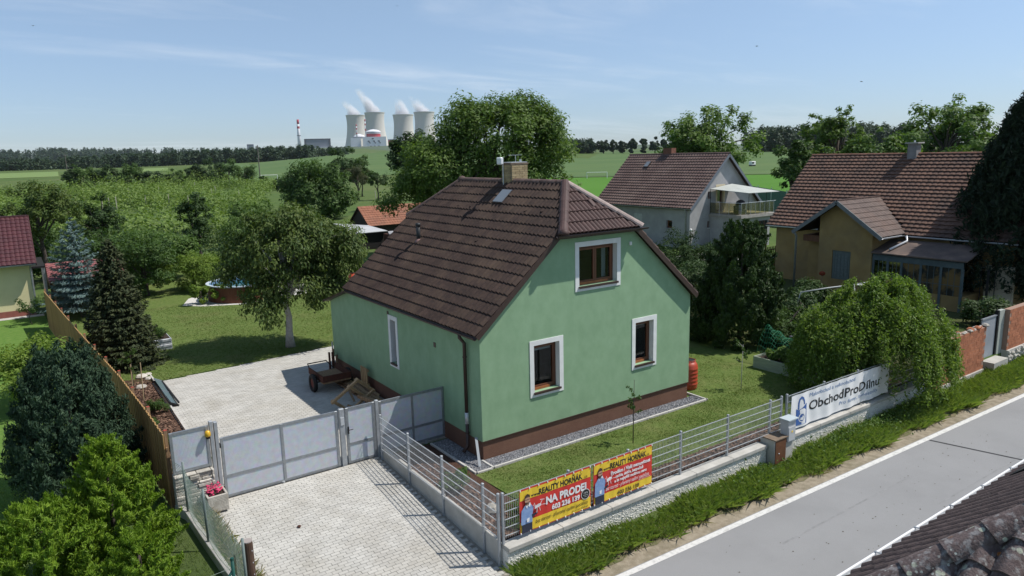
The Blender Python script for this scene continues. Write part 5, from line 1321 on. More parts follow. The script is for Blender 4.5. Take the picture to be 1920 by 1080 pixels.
f_me = mesh_of(fv, ff, 'tile', M_['tile_f']); f_me2 = mesh_of(fv, ff, 'tile', M_['lichen'])
hipn = Vector((1, 1, 0)).normalized()                       # plan normal of the hip
def lay(O, U, S, nu, ns, me, mt, sgn, keep):
    U, S = Vector(U).normalized(), Vector(S).normalized(); Nn = U.cross(S); Nn = Nn if Nn.z > 0 else -Nn; X = S.cross(Nn)
    for j in range(ns):
        for i in range(nu):
            p = Vector(O) + U * ((i + .5) * fw_) + S * ((j + .5) * frow); s_ = (p - c0).dot(hipn) * sgn
            if s_ < -.22 or not keep(p): continue
            M = Matrix(((X.x, S.x, Nn.x, p.x), (X.y, S.y, Nn.y, p.y), (X.z, S.z, Nn.z, p.z), (0, 0, 0, 1))) @ Matrix.Rotation(rr.uniform(-.008, .008), 4, 'Z')
            if s_ < .25:
                me2 = clipped(fv, ff, M, [(c0, -hipn * sgn)], 'tile', mt)
                if me2: put('tile', me2, None, froof)
            else:
                o = bpy.data.objects.new('tile', me); COL.objects.link(o); o.parent = froof; o.matrix_basis = M
skc = Vector((1.85, -11.94, 3.78))
lay((FX0, FY, FZ), (1, 0, 0), (0, -1, FSL), 34, 11, f_me, M_['tile_f'], 1, lambda p: p.x < 3.6 and not (abs(p.x - skc.x) < .5 and abs(p.y - skc.y) < .38))
lay((FX0, -16.0, FZ), (0, 1, 0), (1, 0, FSL), 22, 8, f_me2, M_['lichen'], -1, lambda p: True)
hd_ = (ap - c0).normalized()
cap_row(c0 + hd_ * .05, c0 + hd_ * 4.05, 10, cap_tile(.47, .155, 'ridge_tile', M_['lichen'], r2=.115, seg=14), froof, over=.08, lift=.02)
MB().tube([(FX0, FY + .19, FZ - .02), (FX1, FY + .19, FZ - .02)], .016, 8).build('gutter_bead', mat('bright_gutter_bead', (.74, .75, .76), rough=.5), froof)
gutter((FX0, FY + .10, FZ - .02), (FX1, FY + .10, FZ - .02), .085, 8).build('gutter', mat('new_zinc_gutter', (.66, .68, .70), (.58, .60, .62), scale=4, rough=.45, metal=.2), froof)
MB().box(FX0, FY + .005, FZ - .09, FX1, FY + .018, FZ + .01).build('eaves_flashing', mat('pale_eaves_sheet', (.60, .60, .60), rough=.5, metal=.2), froof)
for x in np.arange(-3.3, 5.5, .95):
    MB().prism([(x - .012, FY + .20, FZ + .0), (x + .012, FY + .20, FZ + .0), (x + .012, FY + .0, FZ + .02), (x - .012, FY + .0, FZ + .02)], (0, 0, .006)).build('gutter_bracket', M_['greymetal'], froof)
fS = Vector((0, -1, FSL)).normalized(); fN = Vector((0, FSL, 1)).normalized(); fX = fS.cross(fN)
fw_M = Matrix(((fX.x, fS.x, fN.x, skc.x), (fX.y, fS.y, fN.y, skc.y), (fX.z, fS.z, fN.z, skc.z), (0, 0, 0, 1)))
fwn = MB()
for (a, b, c, d) in ((-.50, -.50, -.42, .50), (.42, -.50, .50, .50), (-.42, -.50, .42, -.42), (-.42, .42, .42, .50)): fwn.box(a, b, .0, c, d, .12, fw_M)
fwn = fwn.build('roof_window', M_['black'], fh)
MB().box(-.43, -.43, .085, .43, .43, .095, fw_M).build('pane', glassmat('greenish_roof_glass', (.30, .38, .34), .5), fwn)

# ------------------------------------------------------------------ yellow neighbour house on the left and its sheds
lh = thing('yellow_house', 'pale yellow house with maroon metal tile roof at the left edge', 'house', (-13, 33, 0))
M_['palyel'] = mat('pale_yellow_render', (.68, .62, .36), (.63, .57, .33), scale=1.5, rough=.9)
MB().box(-18, 31.0, .35, -9.16, 37.2, 2.95).build('wall', M_['palyel'], lh)
MB().box(-18.01, 30.98, -.1, -9.14, 37.22, .349).build('plinth', mat('red_plinth', (.28, .10, .075), (.22, .08, .06), scale=4, rough=.9), lh)
MB().box(-18, 30.4, -.06, -8.8, 30.97, .02).build('apron', M_['concrete'], lh)
MB().prism([(-9.17, 31.0, 2.95), (-9.17, 37.2, 2.95), (-9.17, 34.1, 4.95)], (-8.8, 0, 0)).build('gable', M_['palyel'], lh)
M_['maroon'] = mat('maroon_metal_tile', (.085, .026, .028), (.062, .021, .023), scale=2, rough=.5, spec=.4)
lr = MB(); addslab(lr, [(-18, 30.45, 2.88), (-8.85, 30.45, 2.88), (-8.85, 34.1, 5.2), (-18, 34.1, 5.2)], .06); addslab(lr, [(-18, 37.75, 2.88), (-8.85, 37.75, 2.88), (-8.85, 34.1, 5.2), (-18, 34.1, 5.2)], .06)
lr = lr.build('roof', M_['maroon'], lh)
lsl = math.hypot(3.65, 2.32)
tiled_plane(lr, (-18, 30.45, 2.88), (1, 0, 0), (0, 3.65, 2.32), 42, 13, 9.15 / 42, lsl / 13, M_['maroon'], rolls=1, amp=.03, lift=.028, seg=4)
MB().bar((-18, 34.1, 5.22), (-8.83, 34.1, 5.22), .22, .08).build('ridge_tile', M_['maroon'], lr)
gutter((-18, 30.38, 2.86), (-8.85, 30.38, 2.86), .08).build('gutter', M_['greymetal'], lr)
MB().bar((-8.83, 30.45, 2.83), (-8.83, 34.1, 5.15), .05, .16).build('barge_board', M_['maroon'], lr)
MB().tube([(-9.1, 30.42, 2.8), (-9.1, 30.92, 2.6), (-9.1, 30.92, .1)], .05, 8).build('downpipe', M_['greymetal'], lh)
# long red shed
rs = thing('red_shed', 'open timber shed with faded red metal roof behind the blue spruce', 'shed', (-6.5, 31, 0))
M_['fadedred'] = mat('faded_red_tile_sheet', (.30, .115, .11), (.22, .08, .08), scale=3, rough=.75)
rsr = MB(); addslab(rsr, [(-8.4, 29.3, 1.95), (-4.75, 29.5, 1.95), (-4.75, 32.6, 2.55), (-8.4, 32.4, 2.55)], .05); rsr = rsr.build('roof', M_['fadedred'], rs)
tiled_plane(rsr, (-8.4, 29.35, 1.96), (1, .055, 0), (0, 3.1, .6), 16, 9, 3.65 / 16, 3.15 / 9, M_['fadedred'], rolls=1, amp=.02, lift=.03)
for x, y in ((-8.2, 29.6), (-6.6, 29.6), (-4.95, 29.7)): MB().box(x - .06, y - .06, 0, x + .06, y + .06, 1.85).build('post', M_['plank'], rs)
MB().box(-8.3, 32.2, 0, -4.85, 32.3, 2.4).build('back_wall', mat('dark_shed_boards', (.06, .04, .03), (.04, .028, .02), scale=6, rough=.9, stretch=(4, 4, .3)), rs)
MB().box(-8.1, 30.2, 0, -7.2, 31.2, 1.2).build('stacked_crate', M_['plank'], rs)
cv = thing('dark_carport', 'dark flat-roofed passage beside the pale yellow house', 'shed', (-8.7, 32, 0))
MB().box(-9.1, 31.3, 2.5, -8.45, 36, 2.6).build('roof', M_['black'], cv)
for y in (31.4, 33.5, 35.8): MB().box(-8.55, y, 0, -8.45, y + .1, 2.5).build('post', M_['greymetal'], cv)
# sheds behind the cherry tree
os_ = thing('orange_shed', 'wooden shed with old orange tiled roof below the big walnut tree', 'shed', (24, 50, 0))
z_e, z_r = 1.72, 3.33
MB().holed([(0, 0), (4.4, 0), (4.4, z_e), (2.2, z_r - .1), (0, z_e)], [], lambda u, w, t: (17.95 + t, 47.8 + u, w), .1).build('gable_wall', mat('black_brown_boards', (.055, .045, .038), (.035, .028, .024), scale=4, rough=.95, stretch=(4, 4, .2)), os_)
MB().box(18.06, 47.8, 0, 30, 47.9, z_e).build('wall', MATS['black_brown_boards'], os_)
osr = MB(); addslab(osr, [(17.7, 47.5, z_e - .1), (30, 47.5, z_e - .1), (30, 50.0, z_r), (17.7, 50.0, z_r)], .06); addslab(osr, [(17.7, 52.5, z_e - .1), (30, 52.5, z_e - .1), (30, 50.0, z_r), (17.7, 50.0, z_r)], .06)
osr = osr.build('roof', M_['under'], os_)
tiled_plane(osr, (17.7, 47.5, z_e - .1), (1, 0, 0), (0, 2.5, z_r - z_e + .1), 44, 9, .28, math.hypot(2.5, z_r - z_e + .1) / 9, mat('orange_shed_tile', (.32, .14, .085), (.22, .095, .06), scale=2.5, rough=.95, col3=(.19, .11, .08), scale3=.5, amt3=.8), rolls=1, amp=.02, lift=.03, jit=.015)
ws = thing('white_sheet_shed', 'low shed with white and grey sheet roof in front of the orange roofed shed', 'shed', (16, 46, 0))
MB().prism([(14.0, 43.2, 1.5), (17.6, 43.2, 1.5), (17.6, 47.4, 1.7), (15.6, 51.5, 1.75)], (0, 0, .05)).build('roof', mat('white_corrugated_sheet', (.50, .51, .51), (.40, .41, .42), scale=.8, rough=.6), ws)
MB().prism([(17.0, 41.6, 1.35), (20.6, 41.2, 1.35), (20.8, 43.1, 1.45), (17.6, 43.15, 1.45)], (0, 0, .05)).build('roof_sheet', mat('grey_sheet', (.33, .33, .34), (.22, .22, .23), scale=1.2, rough=.7), ws)
MB().box(17.1, 41.8, 0, 20.5, 43.0, 1.34).build('wall', mat('red_brown_boards', (.10, .035, .025), (.06, .03, .024), scale=5, rough=.9, stretch=(5, 5, .3)), ws)
MB().box(14.6, 43.5, 0, 17.3, 47.2, 1.46).build('wall', M_['dark'], ws)
# ------------------------------------------------------------------ lawns and beds
def plate(name, pts, z, material, kind='structure'):
    o = MB().poly([(p[0], p[1], z) for p in pts]).build(name, material); o['kind'] = kind
    if o.data.polygons[0].normal.z < 0: o.data.flip_normals()
    return o
plate('front_lawn', [(-.5, -3.1), (15, -3.1), (15, 10), (8.3, 10), (8.3, -.6), (-.62, -.6)], .003, M_['grass'])
plate('shade_toned_yard', [(15.0, -3.75), (29.2, -3.75), (29.2, 13), (15.0, 13)], .006, mat('shade_toned_grass', (.05, .075, .022), (.075, .09, .035), scale=2.5, detail=8, rough=1, bump=.9, bscale=30, spec=.05, col3=(.10, .085, .05), scale3=.5, amt3=.6))  # shade among the bushes is put into this darker grass colour
plate('back_lawn', [(-7.0, 13.3), (1.5, 14.1), (12, 14.5), (12, 45), (-8.2, 45), (-7.8, 15)], .003, M_['grass'])
plate('neighbour_lawn', [(-30, 2.2), (-7.45, 2.2), (-8.8, 30.4), (-30, 30.4)], .004, mat('fresh_green_lawn', (.095, .18, .036), (.13, .21, .05), scale=4, detail=8, rough=1, bump=.9, bscale=45, spec=.05))  # fresher green than the other lawns
plate('mulch_bed', [(-1.98, -3.80), (15, -3.80), (15, -3.1), (-.62, -3.1), (-.62, 1.9), (-1.98, 1.9)], .008, M_['mulch'])
plate('mulch_bed', [(-7.2, 2.3), (-6.12, 2.3), (-6.02, 8), (-5.98, 14.1), (-6.9, 14.3), (-7.6, 13)], .008, M_['mulch'])
plate('white_gravel_bed', [(-2.3, 28.0), (-1.4, 27.0), (.4, 26.1), (2.2, 26.2), (5.2, 27.2), (6.5, 30), (3.8, 30.6), (-.6, 31.0), (-1.6, 30)], .010, mat('white_gravel', (.62, .60, .56), (.48, .46, .42), scale=14, rough=.95, bump=.6, bscale=30))
# bark chips
def chips(name, label, polys, n, material_cols, seed, sz=(.02, .05), z=.012):
    rg = np.random.default_rng(seed); P = []
    for (x0, x1, y0, y1), w_ in polys:
        k = int(n * w_); P.append(np.stack([rg.uniform(x0, x1, k), rg.uniform(y0, y1, k)], 1))
    P = np.concatenate(P); k = len(P); s_ = rg.uniform(*sz, k); a_ = rg.uniform(0, 6.28, k); tl = rg.uniform(-.5, .5, (k, 2))
    B = np.array([(-1, -.45), (1, -.45), (1, .45), (-1, .45)])
    X = B[None, :, 0] * s_[:, None]; Y = B[None, :, 1] * s_[:, None]
    xx = X * np.cos(a_)[:, None] - Y * np.sin(a_)[:, None]; yy = X * np.sin(a_)[:, None] + Y * np.cos(a_)[:, None]
    zz = xx * tl[:, :1] + yy * tl[:, 1:] + z + s_[:, None] * .4
    V = np.stack([xx + P[:, :1], yy + P[:, 1:], zz], -1).reshape(-1, 3); F = np.arange(4 * k).reshape(-1, 4)
    me = np_mesh(name, V, F); face_attr(me, 'tint', rg.random(k) ** 1.5)
    return tag(put(name, me, leafmat(name + '_mat', *material_cols, trans=0, rough=.95)), label, 'mulch', kind='stuff')
chips('bark_chips', 'brown bark chips in the bed behind the street fence', [((-1.95, 8.5, -3.78, -3.12), .75), ((-1.95, -1.0, -3.1, 1.8), .25)], 5200, ((.05, .03, .022), (.24, .145, .10)), 1)
chips('bark_chips', 'reddish bark chips in the bed along the wooden fence', [((-7.15, -6.1, 2.5, 13.8), 1)], 4200, ((.06, .032, .022), (.25, .14, .095)), 2, (.025, .055))
# pale edging of the bed by the courtyard
ed = thing('bed_edging', 'pale narrow concrete edging between bark bed and paved courtyard', 'edging', (-6, 8, 0))
for k in range(12): MB().box(-6.05 + .006 * k, 2.2 + k, -.05, -6.0 + .006 * k, 3.19 + k, .10).build('kerb_stone', M_['kerb'], ed)

# ------------------------------------------------------------------ objects in the garden
def barrel(name, label, loc, h=1.0, r=.29, m_=None):
    b = thing(name, label, 'barrel', loc); m_ = m_ or M_['redplastic']
    pr_ = [(r * .86, 0), (r * .95, .04 * h), (r, .12 * h)]
    for k in range(5):
        z = .16 + k * .13; pr_ += [(r, z * h), (r * 1.035, (z + .02) * h), (r * 1.035, (z + .05) * h), (r, (z + .07) * h)]
    pr_ += [(r * .98, .82 * h), (r * .80, .92 * h), (r * .72, .93 * h), (r * .72, .985 * h)]
    MB().lathe(pr_, loc, 24).build('drum', m_, b, smooth=True)
    MB().lathe([(r * .70, .985 * h), (r * .75, .985 * h), (r * .75, 1.0 * h), (r * .70, 1.0 * h)], loc, 24, cap=False).build('rim', m_, b, smooth=True)
    MB().lathe([(.001, .99 * h), (r * .70, .988 * h)], loc, 24, cap=False).build('opening', M_['black'], b)  # flat black disc, the shade inside the barrel put into colour
    return b
barrel('water_barrel', 'red ribbed plastic rain barrel at the right corner of the green house', (8.72, .62, 0), 1.02, .30)
barrel('water_barrel', 'orange-red ribbed plastic barrel beyond the back of the green house', (7.0, 25.5, 0), 1.15, .33, mat('orange_red_plastic', (.55, .075, .03), rough=.45, spec=.5))

pool = thing('garden_pool', 'round above-ground pool with wood-look wall and blue water behind the cherry tree', 'pool', (1.1, 28.2, 0))
pc = (1.15, 28.3, 0)
MB().lathe([(1.95, 0), (1.95, .95)], pc, 40, cap=False).build('wall', mat('wood_look_wall', (.155, .055, .028), (.11, .038, .02), scale=5, rough=.6, stretch=(2, 2, .2)), pool)
MB().lathe([(1.88, .3), (1.88, .93)], pc, 40, cap=False).build('liner', mat('blue_liner', (.16, .26, .40), rough=.4), pool)
MB().lathe([(1.86, .93), (1.86, .985), (2.02, .985), (2.02, .93)], pc, 40, cap=False).build('rim', mat('blue_grey_rim', (.50, .55, .60), rough=.5), pool, smooth=False)
MB().lathe([(.001, .72), (1.89, .72)], pc, 40, cap=False).build('water', mat('pool_water', (.03, .14, .15), (.025, .12, .13), scale=1.5, rough=.06, bump=.15, bscale=4, spec=.6), pool)

pl = thing('metal_planter', 'ribbed galvanised raised bed planter beside the dark spruce on the lawn', 'planter', (-4.9, 18.8, 0))
for z in (0.0, .12, .24, .36):
    MB().box(-5.25, 18.15 - (.02 if int(z * 100) % 24 else 0), z, -4.50, 19.35, z + .115).build('rib', M_['zinc'], pl, bevel=.012)
MB().box(-5.20, 18.25, .476, -4.55, 19.30, .50).build('soil', M_['soil'], pl)

# lean glass cold frame against the bed edging
cfm = thing('cold_frame', 'grey framed glass panel leaning by the courtyard edging', 'panel', (-5.85, 11, 0))
for (a, b) in (((-5.98, 9.9, .06), (-5.98, 13.2, .06)), ((-5.72, 9.9, .02), (-5.72, 13.2, .02)), ((-5.98, 9.9, .06), (-5.72, 9.9, .02)), ((-5.98, 11.5, .06), (-5.72, 11.5, .02)), ((-5.98, 13.2, .06), (-5.72, 13.2, .02))):
    MB().bar(Vector(a) + Vector((0, 0, .12)), Vector(b) + Vector((0, 0, .02)), .05, .05).build('frame_bar', M_['black'] if a[1] < 10 else M_['greymetal'], cfm)
MB().prism([(-5.97, 9.92, .175), (-5.73, 9.92, .045), (-5.73, 13.18, .045), (-5.97, 13.18, .175)], (0, 0, .008)).build('pane', mat('bluish_panel_glass', (.12, .17, .19), rough=.15, spec=.7), cfm)

# hand trailer
tr = thing('hand_trailer', 'rusty brown two-wheeled trailer parked in the shade by the green house', 'trailer', (-1.1, 8.6, 0))
M_['rust'] = mat('rusty_brown_steel', (.10, .035, .022), (.065, .026, .018), scale=8, rough=.8)
MB().box(-1.45, 7.9, .38, -.45, 9.3, .44).build('bed', M_['plank'], tr)
for (a, b, c, d) in ((-1.47, 7.88, -1.43, 9.32), (-.47, 7.88, -.43, 9.32), (-1.43, 7.88, -.47, 7.92)): MB().box(a, b, .441, c, d, .66).build('side_board', M_['rust'], tr)
for x in (-1.62, -.34):
    w_ = MB(); prof = [(.17, -.05), (.30, -.06), (.33, 0), (.30, .06), (.17, .05)]; n = 20; b0 = 0
    for k in range(n):
        t_ = 6.2832 * k / n
        for r_, o_ in prof: w_.v.append((x + o_, 8.45 + r_ * math.cos(t_), .33 + r_ * math.sin(t_)))
    for k in range(n):
        for j in range(5): w_.f.append((k * 5 + j, k * 5 + (j + 1) % 5, ((k + 1) % n) * 5 + (j + 1) % 5, ((k + 1) % n) * 5 + j))
    wh_ = w_.build('wheel', M_['black'], tr, smooth=True)
    MB().tube([(x - .03, 8.45, .33), (x + .03, 8.45, .33)], .17, 14).build('rim', mat('red_rim', (.12, .02, .015), rough=.6), wh_)
MB().tube([(-1.6, 8.45, .33), (-.36, 8.45, .33)], .025, 6).build('axle', M_['black'], tr)
MB().tube([(-1.38, 9.3, .42), (-1.3, 9.9, .62), (-.6, 9.9, .62), (-.5, 9.3, .42)], .022, 6).build('pull_bar', M_['black'], tr)

def crate_frame(name, label, M, w=.95, h=.75, rails=3, pm=None):
    pm = pm or M_['plank']
    c = thing(name, label, 'crate', M.translation)
    for k in range(2): MB().box(-w / 2, -.03, -h / 2 + k * (h - .09), w / 2, .03, -h / 2 + k * (h - .09) + .09, M).build('slat', pm, c)
    for k in range(rails):
        x = -w / 2 + .02 + (w - .13) * k / (rails - 1) if k < rails - 1 else w / 2 - .11
        if rails == 3 and k == 1: x = w * .12
        MB().box(x, .031, -h / 2, x + .09, .075, h / 2, M).build('slat', pm, c)
    return c
crate_frame('slatted_crate', 'tilted rectangular frame of light timber slats in front of the trailer', Matrix.Translation((-1.25, 5.75, .50)) @ Matrix.Rotation(math.radians(-25), 4, 'Z') @ Matrix.Rotation(math.radians(-40), 4, 'Y') @ Matrix.Rotation(math.radians(35), 4, 'X'), 1.15, .95, pm=mat('crate_timber', (.46, .33, .19), (.36, .25, .14), scale=6, rough=.8))
pt = thing('small_pallet', 'upright light wooden pallet leaning on the brown plinth of the green house', 'pallet', (-.2, 7.2, .3))
for k in range(4): MB().box(-.24, 7.0 + k * .14, .25, -.20, 7.085 + k * .14, .92).build('slat', mat('fresh_timber', (.42, .29, .155), (.34, .225, .12), scale=6, rough=.8, stretch=(3, 3, .4)), pt)
for z in (.30, .80): MB().box(-.199, 6.98, z, -.15, 7.52, z + .07).build('slat', MATS['fresh_timber'], pt)
bp2 = thing('stacked_boards', 'pile of weathered boards stacked along the plinth of the green house', 'board pile', (-.4, 8, 0))
rr = random.Random(21)
for k in range(14):
    y0 = rr.uniform(5.6, 7.4); x = -.62 + (k % 4) * .15; z = .06 + (k // 4) * .055
    MB().bar((x + rr.uniform(-.05, .05), y0, z), (x + rr.uniform(-.1, .1), y0 + rr.uniform(1.4, 2.4), z + rr.uniform(0, .03)), .13, .035).build('plank', M_['plank'], bp2)
bm3 = thing('timber_beams', 'two long round-edged beams lying slanted before the gate screen', 'beams', (-.8, 4.6, 0))
MB().bar((-1.0, 5.9, .42), (-.35, 3.4, .30), .15, .12).build('beam', M_['plank'], bm3, bevel=.015)
MB().bar((-1.3, 5.5, .10), (-.5, 3.6, .12), .10, .08).build('beam', M_['plank'], bm3)
for k in range(9):
    a = Vector((rr.uniform(-1.5, -.6), rr.uniform(4.2, 6.0), rr.uniform(.03, .25))); an = rr.uniform(-1.2, 1.2); l = rr.uniform(.4, 1.1)
    MB().bar(a, a + Vector((math.sin(an) * l, math.cos(an) * l, rr.uniform(-.02, .2))), .07, .025).build('plank', M_['plank'], bm3)
bc = thing('corner_pallet', 'dark broken pallet standing at the back corner of the green house', 'pallet', (.0, 10.3, 0))
for k in range(4): MB().box(-.18 - .10 * (k % 2), 9.9 + k * .17, .02, -.13 - .10 * (k % 2), 10.0 + k * .17, .75 + .08 * (k % 3)).build('slat', M_['rust'] if k % 2 else M_['plank'], bc)
MB().tube([(-.05, 10.62, .1), (-.05, 10.62, 1.1)], .03, 6).build('pipe', M_['zinc'], bc)

# raised bed with netting on the right lawn
rb = thing('raised_bed', 'long pale timber raised bed with vegetables on the right side lawn', 'raised bed', (13, -.5, 0))
M_['palewood'] = mat('pale_grey_green_boards', (.34, .38, .30), (.26, .30, .24), scale=5, rough=.85, stretch=(3, .4, 3))
RBX0, RBX1, RBY0, RBY1 = 12.40, 13.55, -1.9, .75
for z in (.0, .145, .29):
    MB().box(RBX0, RBY0, z, RBX0 + .04, RBY1, z + .14).build('board', M_['palewood'], rb); MB().box(RBX1 - .04, RBY0, z, RBX1, RBY1, z + .14).build('board', M_['palewood'], rb)
    MB().box(RBX0 + .041, RBY0, z, RBX1 - .041, RBY0 + .04, z + .14).build('board', M_['palewood'], rb); MB().box(RBX0 + .041, RBY1 - .04, z, RBX1 - .041, RBY1, z + .14).build('board', M_['palewood'], rb)
MB().box(RBX0 + .05, RBY0 + .05, .02, RBX1 - .05, RBY1 - .05, .36).build('soil', M_['soil'], rb)
nt = thing('garden_net', 'sagging green plant net stretched over the raised bed', 'net', (13.2, -.5, .4))
m = MB(); nu, nv = 24, 12
def npt(i, j):
    u, v = i / nu, j / nv; return Vector((12.95 + v * 1.0, 1.0 - u * 2.5, .45 + (1 - u) * .75 * math.sin(v * 3.1) + .35 * v * (1 - u) + .05 * math.sin(i * 1.3 + j)))
for i in range(nu + 1): m.tube([npt(i, j) for j in range(nv + 1)], .006, 3, caps=False)
for j in range(nv + 1): m.tube([npt(i, j) for i in range(nu + 1)], .006, 3, caps=False)
m.build('mesh', mat('green_net', (.012, .16, .075), rough=.6), nt, fix=False)
tb2 = thing('compost_bin', 'black low compost box behind the raised bed under the weeping tree', 'bin', (15.2, -.5, 0))
MB().box(14.6, -1.5, 0, 15.8, .6, .80).build('box', M_['black'], tb2); MB().box(14.5, -1.6, .801, 15.9, .7, .85).build('lid', mat('grey_black_lid', (.10, .10, .12), rough=.5), tb2)
# small kitchen things in the drive bed
fb_ = thing('flower_trough', 'pale stone trough with pink flowers at the left gate post', 'planter', (-6.35, 1.7, 0))
for (a, b, c, d) in ((-6.62, 1.36, -6.16, 1.41), (-6.62, 1.80, -6.16, 1.85), (-6.62, 1.411, -6.57, 1.799), (-6.21, 1.411, -6.16, 1.799)): MB().box(a, b, .04, c, d, .44).build('side', M_['slabstone'], fb_, bevel=.01)
MB().box(-6.57, 1.41, .05, -6.21, 1.80, .40).build('soil', M_['soil'], fb_)
fl_ = MB()
for k in range(60):
    p = Vector((rr.uniform(-6.56, -6.22), rr.uniform(1.43, 1.78), .40 + rr.uniform(.04, .20))); s_ = rr.uniform(.02, .045); fl_.lathe([(.004, -.015), (s_, .0), (.004, .022)], p, 5)
fl_.build('flowers', mat('pink_flowers', (.62, .07, .16), (.42, .03, .09), scale=25, rough=.7), fb_)
sgx = thing('corner_stones', 'group of pale rocks at the end of the bark bed', 'rocks', (-6.2, 14, 0))
for (x, y, s_) in ((-6.25, 14.3, .22), (-6.05, 13.9, .16), (-6.45, 12.9, .20), (-5.98, 14.55, .13)):
    MB().lathe([(s_ * .7, 0), (s_, s_ * .25), (s_ * .75, s_ * .55), (.02, s_ * .62)], (x, y, 0), 7).build('rock', M_['slabstone'], sgx)
bl = MB().lathe([(.03, 0), (.05, .03), (.02, .05)], (-5.05, -.2, drive_z(-.2) + .022), 6).build('fallen_leaf', M_['rust']); tag(bl, 'small dry brown leaf lying on the paved drive', 'leaf')
rk = thing('bed_rock', 'flat pale rock in the bark bed behind the drive fence', 'rock', (-1.3, -2.6, 0))
MB().lathe([(.10, 0), (.17, .05), (.13, .16), (.03, .22)], (-1.32, -2.45, 0), 7).build('rock', M_['slabstone'], rk)

# ------------------------------------------------------------------ far small things: goals, netting fence, poles
def goal(label, x, y, w, h, ang):
    r_ = thing('football_goal', label, 'goal', (x, y, float(terrain(x, y))), 'football goals')
    z = float(terrain(x, y)); d = Vector((math.cos(ang), math.sin(ang), 0)); a = Vector((x, y, z)) - d * w / 2; b = Vector((x, y, z)) + d * w / 2; up = Vector((0, 0, h)); bk_ = Vector((-d.y, d.x, 0)) * 1.2
    for p in (a, b): MB().tube([p, p + up], .09, 6).build('post', M_['white'], r_); MB().tube([p + up, p + bk_ * .5 + up * .95, p + bk_], .04, 5).build('stay', M_['white'], r_)
    MB().tube([a + up, b + up], .09, 6).build('crossbar', M_['white'], r_)
goal('white football goal on the pitch right of the green house chimney', 135, 147.5, 6.0, 1.85, math.radians(-42))
goal('white football goal far off at the left end of the field', 70, 258, 6.2, 1.9, math.radians(-12))
nf = thing('net_fence', 'tall green ball-catching net fence right of the grey house', 'fence', (66, 40, 0))
MB().box(0, 0, 0, .05, 22, 3.2, Matrix.Translation((60, 32, 0)) @ Matrix.Rotation(math.radians(-38), 4, 'Z')).build('netting', mat('green_netting', (.06, .12, .10), (.09, .15, .12), scale=3, rough=.9), nf)
for k in range(5):
    p = Matrix.Translation((60, 32, 0)) @ Matrix.Rotation(math.radians(-38), 4, 'Z') @ Vector((0, k * 5.5, 0)); MB().tube([p, p + Vector((0, 0, 3.4))], .06, 6).build('post', M_['zinc'], nf)
rbx = thing('red_bench_box', 'low red box at the edge of the pitch beside the net fence', 'box', (58, 33, 0))
MB().box(57.5, 32.8, 0, 59.5, 33.8, .9).build('box', mat('dull_red_paint', (.26, .06, .05), rough=.7), rbx); MB().box(57.4, 32.7, .901, 59.6, 33.9, .97).build('lid', M_['concrete'], rbx)
hut = thing('field_trailer', 'small white trailer standing on the far green field', 'trailer', (240, 168, 0))
zz = float(terrain(238, 170)); MB().box(236.6, 168.5, zz + .5, 239.2, 170, zz + 2.0).build('body', M_['white'], hut, bevel=.12); MB().box(236.8, 168.4, zz + 1.1, 238.0, 168.49, zz + 1.7).build('window', M_['dark'], hut)
for x in (237.2, 238.6): MB().tube([(x, 168.4, zz + .35), (x, 170.1, zz + .35)], .35, 10).build('wheel', M_['black'], hut)
for (x, y, h, l) in ((66, 255, 13, 'wooden power pole beside the left football goal'), (14, 400, 12, 'thin distant pole before the left woods')):
    z = float(terrain(x, y)); pp = thing('power_pole', l, 'pole', (x, y, z)); MB().tube([(x, y, z), (x, y, z + h)], [.22, .15], 6).build('pole', mat('grey_pole', (.16, .14, .125), rough=.9), pp)
    MB().bar((x - .9, y, z + h - .8), (x + .9, y, z + h - .8), .12, .12).build('crossarm', MATS['grey_pole'], pp)
# stakes of the plantation
rr = random.Random(14)
for k in range(26):
    x = rr.uniform(-2, 55); y = rr.uniform(95, 215); h = rr.uniform(1.8, 2.6)
    o = MB().tube([(x, y, -.1), (x + rr.uniform(-.1, .1), y, h)], .07, 5).build('plantation_stake', mat('bleached_stake', (.46, .42, .34), rough=.9)); tag(o, 'bleached wooden stake standing in the green plantation', 'stake', 'stakes in the plantation')
# birds high in the sky: body, wings, tail
def bird(label, p, s_):
    m = MB(); p = Vector(p)
    m.lathe([(.01, -.5), (.09, -.2), (.11, .1), (.05, .35), (.01, .45)], (0, 0, 0), 8)
    m.v = [(v[0], v[2], v[1]) for v in m.v]
    for s2 in (-1, 1): m.add([(0, .12, .02), (s2 * .45, .18, .14), (s2 * .95, -.02, .06), (s2 * .42, -.06, .12), (0, -.14, .0)], [(0, 1, 3, 4), (1, 2, 3)])
    m.add([(0, -.3, 0), (.12, -.62, 0), (0, -.55, 0), (-.12, -.62, 0)], [(0, 1, 2), (0, 2, 3)])
    m.v = [tuple(p + Vector(v) * s_) for v in m.v]
    tag(m.build('bird', mat('dark_bird', (.02, .02, .022), rough=.8)), label, 'bird', 'birds in the sky')

wa = thing('white_hoop_frame', 'white bent tubes of a garden frame among the bushes before the ochre house', 'frame', (20.5, 1.8, 0))
for pts in ([(19.2, 3.6, .6), (19.3, 3.4, 1.55), (20.2, 2.6, 1.75), (21.2, 2.0, 1.85), (22.2, 1.0, 1.75)], [(21.2, 2.0, 1.85), (21.9, 1.6, 1.95), (22.3, 1.3, 1.4), (22.4, 1.2, .5)], [(21.2, 2.0, 1.85), (21.3, 1.9, .7)]):
    MB().tube(pts, .03, 6).build('tube', mat('white_tube', (.60, .60, .58), rough=.5), wa, smooth=True)
